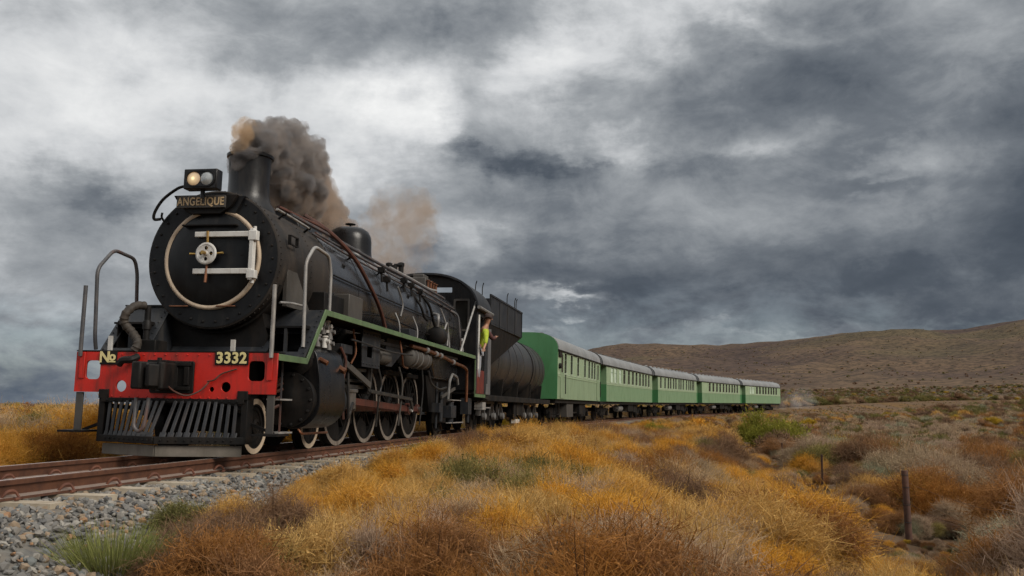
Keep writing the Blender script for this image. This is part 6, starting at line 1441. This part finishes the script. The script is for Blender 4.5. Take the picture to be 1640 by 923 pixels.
def zone_weights(x, y, s, d):
    """share of each kind of scrub over the ground"""
    n1 = fbm(x * 0.22 + 3, y * 0.22, 3) * 1.6; n2 = fbm(x * 0.07 + 31, y * 0.07 + 8, 3) * 1.5; n3 = fbm(x * 0.5 + 11, y * 0.5 + 50, 2) * 1.5; n4 = fbm(x * 0.35 + 71, y * 0.35 + 20, 2) * 1.5
    bank = 1 - sstep(d + 3.0 * n4, 7.5, 12.0)                    # the slope below the track
    near = 1 - sstep(y, 6.5, 12)
    plain = sstep(np.hypot(x, y), 90, 170) * sstep(x, 0, 15)
    left = (d < -1.5) * (1 - plain); rt = 1 - left; bank = bank * (1 - plain)
    w = {}
    w['golden'] = rt * bank * np.clip(0.95 + 2.4 * n1, 0.05, 3) + rt * (1 - bank) * np.clip(0.05 + 1.3 * n3, 0, 1) + left * np.clip(0.7 + 1.5 * n1, 0, 2)
    w['rust'] = rt * bank * np.clip(0.45 - 2.0 * n1, 0.05, 2) + rt * (1 - bank) * np.clip(0.62 + 2.0 * n2, 0, 2) + left * 0.2
    w['straw'] = rt * bank * np.clip(0.24 + 1.4 * n4, 0.03, 2) + rt * (1 - bank) * 0.22 + left * 0.6
    w['grass'] = rt * 0.14 + left * 0.5
    w['grey'] = rt * bank * np.clip(0.04 - 0.6 * n3, 0, 1) + rt * (1 - bank) * np.clip(1.0 - 2.2 * n2, 0.1, 2.5)
    w['brown'] = rt * bank * np.clip(0.36 - 1.8 * n4, 0.04, 1.2) + rt * (1 - bank) * np.clip(0.6 + 1.8 * n3, 0, 2) + left * 0.35
    w['olive'] = rt * bank * np.clip(0.10 + 0.8 * n3, 0, 0.5) + rt * (1 - bank) * np.clip(0.36 + 1.6 * n1, 0, 1.5) + left * 0.15
    w['sage'] = rt * bank * np.clip(0.04 + 0.7 * n2, 0, 0.3) + rt * (1 - bank) * np.clip(0.42 - 1.8 * n1, 0, 1.5)
    for k_ in ('golden', 'rust'): w[k_] = w[k_] * (1 - 0.94 * plain)
    w['brown'] = w['brown'] + 0.5 * plain; w['olive'] = w['olive'] + 0.9 * plain; w['grey'] = w['grey'] * (1 - 0.6 * plain); w['sage'] = w['sage'] * (1 - 0.5 * plain)
    w['yellow'] = plain * 0.07 + left * np.clip(0.35 + 2.5 * n2, 0, 2) + rt * 0.04
    return w
def scatter_zone(tag_, rng, N, rmin, rmax, protos, names, sc0, sc1, span=33.5, dens=None):
    a = np.radians(rng.uniform(-span, span, N)); rr = np.sqrt(rng.uniform(rmin ** 2, rmax ** 2, N)); x = rr * np.sin(a); y = rr * np.cos(a)
    s, d = nearest(x, y)
    edge = 1.80 - 0.35 * sstep(s, -3.0, 2.0) + 0.25 * vnoise(s * 1.3, s * 0 + 2)
    keep = (d > edge) | (d < -2.6)
    keep &= ~((d > -27) & (d < -21) & (rr > 18))                 # dirt road
    if dens is not None: keep &= rng.random(N) < dens(x, y, s, d)
    x, y, s, d, rr = x[keep], y[keep], s[keep], d[keep], rr[keep]
    w = zone_weights(x, y, s, d); W = np.stack([np.clip(w.get(k, 0 * x), 0, None) for k in names], 1) + 1e-6; W /= W.sum(1, keepdims=True)
    pick = (W.cumsum(1) > rng.random(len(x))[:, None]).argmax(1)
    z = hgt(x, y)
    hs = (sc0 + (sc1 - sc0) * rng.random(len(x)) ** 1.4) * (0.75 + 0.7 * (fbm(x * 0.6 + 70, y * 0.6, 2) + 0.5))
    # plants beside the ballast stay low at the front so that the track shows, and rise to a clump beside the tender
    lowf = np.where((d > 0) & (d < 2.9) & (s < 4), np.clip(0.45 + 0.5 * (d - 1.8) / 1.1, 0.4, 1), 1.0)
    hs = hs * lowf
    clump = sstep(s, -4, 5) * (1 - sstep(s, 22, 30))
    top = track_z(s) - 0.14 + 0.28 * clump * (1 - sstep(d, 3.5, 6.0)) - 0.12 * sstep(d, 3.5, 7.0) + 0.14 * sstep(s, 30, 60)
    cap = np.clip(top - z, 0.16, 9) / 0.66
    hs = np.where((d > 0) & (d < 10), np.minimum(hs, cap * rng.uniform(0.75, 1.1, len(x))), hs)
    flat = (d > 6.5) & (rr < 70)
    hs = np.where(flat, hs * (0.62 + 0.75 * rng.random(len(x)) ** 2.2), hs)
    for bx, y1, y0, wd in ((0.4305, 16.6, 6.0, 0.050), (0.339, 29, 10, 0.022), (0.297, 43, 11, 0.016), (0.273, 56, 12, 0.013), (0.262, 66, 14, 0.013), (0.2535, 76, 14, 0.014)):
        ln = CAM_H + (-1.75 + 0.0 - CAM_H) * (y / y1)                  # growth in front of the posts stays below the line to their feet
        q_ = (np.abs(x - bx * y) < np.where(y1 < 20, 1.1, 0.85)) & (y > y0) & (y < y1 + 0.5)
        hs = np.where(q_, np.minimum(hs, np.clip(ln - z - 0.05, 0.20, 5) / 0.95), hs)
    for px_, py_ in ((7.15, 16.6), (9.84, 29.0), (12.76, 43.0), (15.3, 56.0), (17.3, 66.0), (18.3, 72.0), (19.0, 76.0)):
        near_p = np.hypot(x - px_, y - py_) < 2.0
        hs = np.where(near_p, np.minimum(hs, 0.62), hs); hs = np.where(near_p & (y < py_ + 0.3), np.minimum(hs, 0.36), hs)
    bare = (x / np.maximum(y, 0.1) < -0.365) & (y < 9.5) & (d > 0) & (d < 4.3)
    hs = np.where(bare, 0.0, hs); ok = hs > 0.05
    return x[ok], y[ok], z[ok], hs[ok], pick[ok], d[ok]
STUFF_LABEL = {'golden': 'feathery golden orange scrub covering the bank', 'rust': 'rusty brown scrub covering the bank and flat', 'straw': 'pale straw coloured dry stems', 'grass': 'short dry straw grass', 'grey': 'ash grey twiggy scrub on the flat',
               'brown': 'dark brown twiggy scrub on the flat', 'olive': 'olive green low scrub', 'sage': 'pale sage green scrub', 'yellow': 'yellow flowering scrub across the track'}
def plant_all():
    acc = {}
    def collect(res, names, table, tilt):
        x, y, z, hs, pick, d = res; r = np.random.default_rng(77)
        for i, k in enumerate(names):
            q = pick == i
            if not q.any(): continue
            key = (k, table); n = q.sum(); e = acc.setdefault(key, [[], [], []])
            e[0].append(np.stack([x[q], y[q], z[q] - 0.03], 1)); e[1].append(np.stack([r.normal(size=n) * tilt, r.normal(size=n) * tilt, r.random(n) * 6.28], 1))
            e[2].append(hs[q][:, None] * np.stack([r.uniform(0.9, 1.35, n), r.uniform(0.9, 1.35, n), r.uniform(0.8, 1.1, n)], 1))
    names = ['golden', 'rust', 'straw', 'grass', 'grey', 'brown', 'olive', 'sage', 'yellow']
    rng = np.random.default_rng(21)
    collect(scatter_zone('a', rng, 1320, 5.3, 16, None, names, 0.45, 1.40, 36), names, 0, 0.12)
    collect(scatter_zone('b', rng, 6200, 16, 48, None, names, 0.5, 1.7), names, 0, 0.1)
    fn = ['golden', 'rust', 'grey', 'brown', 'olive', 'sage', 'yellow', 'straw']
    collect(scatter_zone('c', rng, 16000, 46, 150, None, fn, 0.55, 1.9, 32.5), fn, 1, 0.08)
    collect(scatter_zone('d', rng, 20000, 240, 620, None, fn, 0.9, 2.4, 32.5, lambda x, y, s, d: 0.25 + 0.75 * sstep(fbm(x * 0.02, y * 0.02 + 4, 3), -0.1, 0.15)), fn, 1, 0.05)
    collect(scatter_zone('e', rng, 15000, 145, 250, None, fn, 0.7, 2.2, 32.5), fn, 1, 0.05)
    collect(scatter_zone('f', rng, 5000, 560, 1700, None, ['brown', 'olive', 'grey'], 0.9, 2.4, 32.5, lambda x, y, s, d: (x / y > -0.05) * (0.25 + 0.75 * sstep(fbm(x * 0.012, y * 0.012 + 9, 4), -0.2, 0.25))), ['brown', 'olive', 'grey'], 1, 0.05)
    r = np.random.default_rng(9)
    for (k, tb), (p, ro, sc_) in acc.items():
        protos = PROTO[k] if tb == 0 else FAR[k]
        p = np.concatenate(p); ro = np.concatenate(ro); sc_ = np.concatenate(sc_)
        nm = {'golden': 'golden_scrub', 'rust': 'rusty_scrub', 'straw': 'straw_stems', 'grass': 'dry_grass', 'grey': 'grey_scrub', 'brown': 'brown_scrub', 'olive': 'olive_scrub', 'sage': 'sage_scrub', 'yellow': 'yellow_scrub'}[k]
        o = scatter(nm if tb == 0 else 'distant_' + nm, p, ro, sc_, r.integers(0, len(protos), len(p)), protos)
        tag(o, STUFF_LABEL[k] if tb == 0 else STUFF_LABEL[k].split(' covering')[0].split(' on the')[0].split(' across')[0] + ', far off on the plain', 'scrub' if k not in ('grass', 'straw') else 'grass', kind='stuff')
plant_all()

# single plants one can pick out
def plant(name, label, cat, px, py, me, scale, rz=0.0, group=None, tall=1.0, off=None):
    x, y, z = ground_px(px, py)
    e = obj(name, me, None); e.location = (x, y, z - 0.03); e.rotation_euler = (0, 0, rz); e.scale = (scale, scale, scale * tall)
    tag(e, label, cat, group); return e
TUFT = [grass_tuft('green_grass_tuft', 40 + i, F['green'], 0.62, 1500, 0.75, 0.0032, 0.30) for i in range(2)]
TUFTS = [grass_tuft('sage_grass_tuft', 50 + i, F['sage'], 0.60, 900, 0.6, 0.0042, 0.30) for i in range(2)]
def at_track(s, d):
    p = track_pt(s, d); return p.x, p.y, hgt1(p.x, p.y)
def plant_at(name, label, cat, x, y, me, scale, rz=0.0, tall=1.0):
    e = obj(name, me, None); e.location = (x, y, hgt1(x, y) - 0.03); e.rotation_euler = (0, 0, rz); e.scale = (scale, scale, scale * tall); tag(e, label, cat); return e
def XY(px, dist): return ((px - 820) / 1435.5 * dist, dist)
plant('grass_tuft', 'bright green grass tuft at the foot of the ballast, lower left corner', 'grass tuft', 180, 930, TUFT[0], 0.72, 0.4)
x, y = XY(683, 15.2); plant_at('green_bush', 'small dark green bush beside the rail behind the driving wheels', 'bush', x, y, PROTO['lime'][0], 0.95, 0.3, 0.9)
x, y = XY(915, 14.5); plant_at('grass_tuft', 'pale grey-green grass tuft in front of the first coach', 'grass tuft', x, y, TUFTS[0], 1.25, 1.0, 0.95)
x, y = XY(1050, 40); plant_at('green_bush', 'small bright green bush in front of the third coach', 'bush', x, y, PROTO['lime'][1], 1.7, 2.0, 0.8)
x, y = XY(1226, 62); plant_at('green_bush', 'rounded yellow-green bush below the last coach', 'bush', x, y, PROTO['lime'][0], 4.4, 4.0, 1.0)
x, y = XY(1392, 47); plant_at('twiggy_bush', 'wide dark brown bush on the flat right of the fence', 'bush', x, y, PROTO['brown'][0], 3.5, 0.2, 0.8)
x, y = XY(1325, 52); plant_at('twiggy_bush', 'grey-green bush left of the wide brown bush', 'bush', x, y, PROTO['olive'][0], 3.2, 1.2, 0.8)
x, y = XY(1380, 33); plant_at('twiggy_bush', 'pale sage bush in front of the wide brown bush', 'bush', x, y, PROTO['sage'][0], 1.8, 2.2)
x, y = XY(1316, 36); plant_at('twiggy_bush', 'small pale yellow-green bush by the thin fence post', 'bush', x, y, PROTO['sage'][1], 1.5, 3.2)
x, y = XY(1562, 27); plant_at('twiggy_bush', 'large domed brown-grey bush near the right edge', 'bush', x, y, PROTO['brown'][1], 2.4, 0.9, 0.9)
x, y = XY(1490, 24); plant_at('twiggy_bush', 'pale grey bush left of the large domed bush', 'bush', x, y, PROTO['grey'][0], 1.8, 1.9, 1.0)
x, y = XY(1625, 40); plant_at('twiggy_bush', 'dark brown bush cut by the right edge', 'bush', x, y, PROTO['brown'][2], 2.8, 2.9, 0.8)
x, y = XY(1590, 12.5); plant_at('twiggy_bush', 'olive green bush in the lower right corner', 'bush', x, y, PROTO['olive'][1], 1.0, 0.5, 0.8)
x, y = XY(1170, 24); plant_at('twiggy_bush', 'pale sage bush in the rusty scrub right of centre', 'bush', x, y, PROTO['sage'][2], 0.8, 0.5)
x, y = XY(1040, 19); plant_at('twiggy_bush', 'dark green bush in the golden scrub below the second coach', 'bush', x, y, PROTO['olive'][2], 0.75, 0.5)

# ------------------------------------------------------------------ fence posts
M['post'] = paint('rusty_post', (0.055, 0.026, 0.018), (0.095, 0.045, 0.028), (0.7, 0.9), 8.0, grime=(0.14, 0.055, 0.028), grime_amt=0.7, bump=0.4)
def fence_post(x, y, top, r, label, lean=0.0, thick=False):
    zb = hgt1(x, y); h = max(top - zb, 0.95)
    e = empty('fence_post', (x, y, zb), (lean, lean * 0.5, random.random() * 3)); tag(e, label, 'fence post', 'posts of the fence below the bank')
    m = MB()
    if thick:
        m.lathe([(r * 1.02, -0.2), (r, 0.3), (r * 0.97, h * 0.7), (r, h - 0.015), (r * 0.9, h)], (0, 0, 0), (0, 0, 1), 12); m.build('post', M['post'], e)
        q = MB()
        for zz in (h * 0.25, h * 0.5, h * 0.75, h * 0.93): q.ring(r * 0.98, r + 0.006, (0, 0, zz), (0, 0, 1), 0.012, 12)
        q.build('wire_tie', M['rodsteel'], e)
        q = MB()
        for zz in (h * 0.2, h * 0.38, h * 0.55, h * 0.72, h * 0.9): q.lathe([(0.010, 0), (0.010, 0.006)], (0, -r, zz), (0, -1, 0), 6)
        q.build('bolt_holes', M['castgrey'], e)
    else:
        m.box((-r, -0.006, -0.2), (r, 0.006, h)); m.box((-0.006, -r, -0.2), (0.006, r, h)); m.build('post', M['post'], e)
    return e
fence_post(*XY(1438, 16.6), CAM_H - 1.05, 0.060, 'thick rusty fence post nearest the camera', 0.01, True)
PX = [XY(1438, 16.6), XY(1307, 29), XY(1246, 43), XY(1212, 56), XY(1196, 66), XY(1184, 72)]
for frac, lab in ((0.90, 'top wire of the fence below the bank'), (0.58, 'middle wire of the fence below the bank'), (0.28, 'bottom wire of the fence below the bank')):
    pts = [Vector((XY(1700, 9.5)[0], 9.5, hgt1(XY(1700, 9.5)[0], 9.5) + 1.2 * frac))] + [Vector((x_, y_, hgt1(x_, y_) + 1.15 * frac)) for x_, y_ in PX]
    wp = []
    for a_, b_ in zip(pts[:-1], pts[1:]):
        for k_ in range(6): u_ = k_ / 6; wp.append(a_.lerp(b_, u_) - Vector((0, 0, 0.10 * 4 * u_ * (1 - u_))))
    wp.append(pts[-1])
    tag(MB().tube(wp, 0.0022, 4).build('fence_wire', M['post'], None, flip=False), lab, 'wire', 'fence wires')
fence_post(*XY(1307, 29), CAM_H - 1.33, 0.034, 'thin rusty fence post next after the thick one', 0.02)
fence_post(*XY(1246, 43), CAM_H - 1.45, 0.038, 'thin fence post third from the camera', 0.0)
fence_post(*XY(1212, 56), CAM_H - 1.42, 0.045, 'thin fence post fourth from the camera', -0.03)
fence_post(*XY(1196, 66), CAM_H - 1.30, 0.045, 'thin fence post fifth from the camera', 0.03)
fence_post(*XY(1184, 72), CAM_H - 1.36, 0.07, 'fence post second last in the row', 0.0)
fence_post(*XY(1179, 76), CAM_H - 1.40, 0.07, 'farthest fence post of the row', 0.02)

# ------------------------------------------------------------------ smoke
from mathutils import noise as mnoise
def smoke_volume(name, puffs, vox, amp, dens, col, label, fscale, lo, hi, seed=0, warm=None):
    bm = bmesh.new()
    for (c, r) in puffs: bmesh.ops.create_icosphere(bm, subdivisions=3, radius=r, matrix=Matrix.Translation(c))
    me = bpy.data.meshes.new(name); bm.to_mesh(me); bm.free()
    o = bpy.data.objects.new(name, me); COL.objects.link(o)
    rm = o.modifiers.new('remesh', 'REMESH'); rm.mode = 'VOXEL'; rm.voxel_size = vox; rm.adaptivity = 0
    dg = bpy.context.evaluated_depsgraph_get(); m2 = bpy.data.meshes.new_from_object(o.evaluated_get(dg), depsgraph=dg); o.modifiers.clear(); o.data = m2
    for it in range(2):
        m2.update(); ns = [v.normal.copy() for v in m2.vertices]
        f = 1.7 if it == 0 else 5.0
        for v, n in zip(m2.vertices, ns):
            q = v.co * f + Vector((seed, seed * 2, 0)); b = 1 - abs(mnoise.fractal(q, 0.9, 2.1, 3)) * 1.9
            v.co += n * (amp * (1.0 if it == 0 else 0.55)) * (b - 0.45)
    m2.update(); rm = o.modifiers.new('remesh', 'REMESH'); rm.mode = 'VOXEL'; rm.voxel_size = vox * 0.9
    dg = bpy.context.evaluated_depsgraph_get(); m3 = bpy.data.meshes.new_from_object(o.evaluated_get(dg), depsgraph=dg); o.modifiers.clear(); o.data = m3; m2 = m3; m2.shade_smooth()
    m = bpy.data.materials.new(name + '_volume'); m.use_nodes = True; t = NT(m.node_tree); t.n.clear(); out = t.node('ShaderNodeOutputMaterial'); pv = t.node('ShaderNodeVolumePrincipled')
    tc = t.node('ShaderNodeTexCoord'); P = tc.outputs['Object']
    n = t.math('ADD', t.math('MULTIPLY', t.noise(P, fscale, 4, 0.6, 0.5), 0.62), t.math('MULTIPLY', t.noise(P, fscale * 3.1, 4, 0.62, 0.6), 0.38))
    t.put(pv.inputs['Density'], t.math('MULTIPLY', t.maprange(n, lo, hi, 0.04, 1.0, True), dens))
    t.put(pv.inputs['Color'], t.mix(t.maprange(n, lo, hi, 0, 1), warm or col, col)); pv.inputs['Anisotropy'].default_value = 0.15
    t.l.new(pv.outputs[0], out.inputs['Volume'])
    m2.materials.clear(); m2.materials.append(m)
    tag(o, label, 'smoke', kind='stuff'); return o
LW = Matrix.LocRotScale(loco.location, loco.rotation_euler, None)
def LP(s, y, z): return LW @ Vector((-s, y, z))
random.seed(5)
core = [(0.64, 0.0, 4.20, 0.27), (0.60, 0.0, 4.34, 0.28), (0.80, 0.0, 4.42, 0.30), (1.15, 0, 4.50, 0.34), (1.55, 0.0, 4.58, 0.36), (1.95, 0.02, 4.60, 0.38), (2.3, 0, 4.60, 0.36), (2.6, 0, 4.72, 0.32), (2.35, 0.02, 4.30, 0.40), (1.9, 0.02, 4.18, 0.36),
        (2.75, 0, 4.42, 0.36), (1.55, 0.03, 4.24, 0.28), (2.2, 0, 4.92, 0.20), (2.9, 0, 4.70, 0.22)]
crown = [(0.36, 0.0, 4.42, 0.14), (0.50, -0.04, 4.53, 0.17), (0.74, -0.05, 4.60, 0.15), (0.28, 0.0, 4.24, 0.10)]
tail = [(1.75, -0.05, 3.98, 0.24), (2.2, -0.1, 4.0, 0.32), (2.8, -0.15, 4.10, 0.38), (3.3, -0.25, 4.17, 0.42), (3.9, -0.35, 4.24, 0.42), (4.5, -0.5, 4.28, 0.42), (5.1, -0.6, 4.32, 0.38), (5.6, -0.7, 4.34, 0.34), (6.2, -0.75, 4.36, 0.32), (6.7, -0.8, 4.34, 0.24), (5.9, -0.7, 4.60, 0.2), (3.6, -0.2, 4.54, 0.24), (4.2, -0.3, 4.56, 0.22), (3.3, -0.1, 4.50, 0.26), (4.9, -0.5, 4.56, 0.2)]
smoke_volume('smoke', [(LP(a, b, c), r) for a, b, c, r in core], 0.045, 0.24, 14.0, (0.34, 0.335, 0.345), 'dense dark grey smoke curling out of the chimney', 2.6, 0.42, 0.58, 1.3, (0.56, 0.48, 0.42))
smoke_volume('smoke', [(LP(a, b, c), r) for a, b, c, r in crown], 0.035, 0.09, 9.0, (0.74, 0.56, 0.38), 'tan tuft of smoke on top of the chimney plume', 4.0, 0.38, 0.60, 2.7, (0.78, 0.56, 0.34))
smoke_volume('smoke', [(LP(a, b, c), r) for a, b, c, r in tail], 0.050, 0.25, 10.0, (0.44, 0.41, 0.40), 'brown grey smoke trailing back over the boiler to the dome', 2.0, 0.41, 0.60, 4.1, (0.74, 0.56, 0.41))
puff = [(7.6, -0.8, 4.1, 0.35), (8.2, -0.8, 4.2, 0.42), (14.0, -1.2, 6.5, 0.5), (14.6, -1.2, 6.0, 0.5), (8.9, -0.8, 4.2, 0.5), (9.5, -0.8, 4.7, 0.6), (10.3, -0.9, 5.1, 0.7), (11.0, -0.9, 5.5, 0.7), (11.8, -1.0, 5.9, 0.65), (10.8, -0.9, 4.6, 0.7), (11.8, -1.0, 5.1, 0.75), (12.6, -1.0, 5.7, 0.6), (13.0, -1.0, 5.2, 0.5), (13.4, -1.1, 6.2, 0.5), (12.0, -1.0, 4.5, 0.5)]
smoke_volume('smoke', [(LP(a, b, c), r) for a, b, c, r in puff], 0.08, 0.55, 1.3, (0.52, 0.44, 0.375), 'thin brown puff of smoke drifting over the cab', 1.15, 0.49, 0.66, 7.7, (0.66, 0.50, 0.37))
# thin steam low beside the last coach
p0 = [(track_pt(112 + 4 * k, 0.6 + 0.5 * k, 1.0 + 0.3 * k), 1.3 + 0.2 * k) for k in range(3)]
smoke_volume('steam', p0, 0.25, 0.5, 0.06, (0.90, 0.92, 0.95), 'thin pale steam hanging behind the last coach', 0.35, 0.35, 0.65, 2.2, (0.9, 0.92, 0.95))

# ------------------------------------------------------------------ tidy: pieces that can be told apart become parts of their own, tiny ones are marked as stuff
def split_islands(o, name):
    bm = bmesh.new(); bm.from_mesh(o.data); left = set(bm.verts); isl = []
    while left:
        st = [left.pop()]; cur = set(st)
        while st:
            v = st.pop()
            for e in v.link_edges:
                w_ = e.other_vert(v)
                if w_ in left: left.discard(w_); cur.add(w_); st.append(w_)
        isl.append(cur)
    mats = list(o.data.materials)
    for cur in isl:
        idx = {v: i for i, v in enumerate(cur)}; fs = [tuple(idx[v] for v in f.verts) for f in bm.faces if f.verts[0] in idx]
        me = bpy.data.meshes.new(name); me.from_pydata([v.co.copy() for v in cur], [], fs); me.shade_smooth(); me.set_sharp_from_angle(angle=rad(38))
        for q in mats: me.materials.append(q)
        n = bpy.data.objects.new(name, me); COL.objects.link(n); n.parent = o.parent; n.matrix_parent_inverse = o.matrix_parent_inverse.copy(); n.location = o.location
    bm.free(); bpy.data.objects.remove(o)
SPLIT = {'axles': 'axle', 'tank_saddle': 'tank_saddle', 'slide_bars': 'slide_bar', 'crank_pins': 'crank_pin', 'brake_hangers': 'brake_hanger', 'washout_plugs': 'washout_plug', 'truss_rod': 'truss_rod', 'running_board': 'running_board', 'front_steps': 'front_step',
         'foot_plates': 'foot_plate', 'roof_gutter': 'roof_gutter', 'bunker_rib': 'bunker_rib', 'bunker_side': 'bunker_side', 'spring_plates': 'spring_plate', 'springs': 'spring', 'relief_valves': 'relief_valve', 'eyes': 'eye', 'wire_tie': 'wire_tie', 'bolt_holes': 'bolt_head'}
for o in list(bpy.data.objects):
    k = o.name.split('.')[0]
    if o.type == 'MESH' and o.parent is not None:
        if k in SPLIT and len(o.data.polygons) < 4000: split_islands(o, SPLIT[k])
        elif k in ('rivets', 'studs', 'cover_nuts', 'handrail_knobs', 'clack_valves', 'turret_valves', 'pipe_unions', 'pipe_fittings', 'brake_fittings', 'washout_plugs', 'rib', 'pipe_clamps'): o['kind'] = 'stuff'
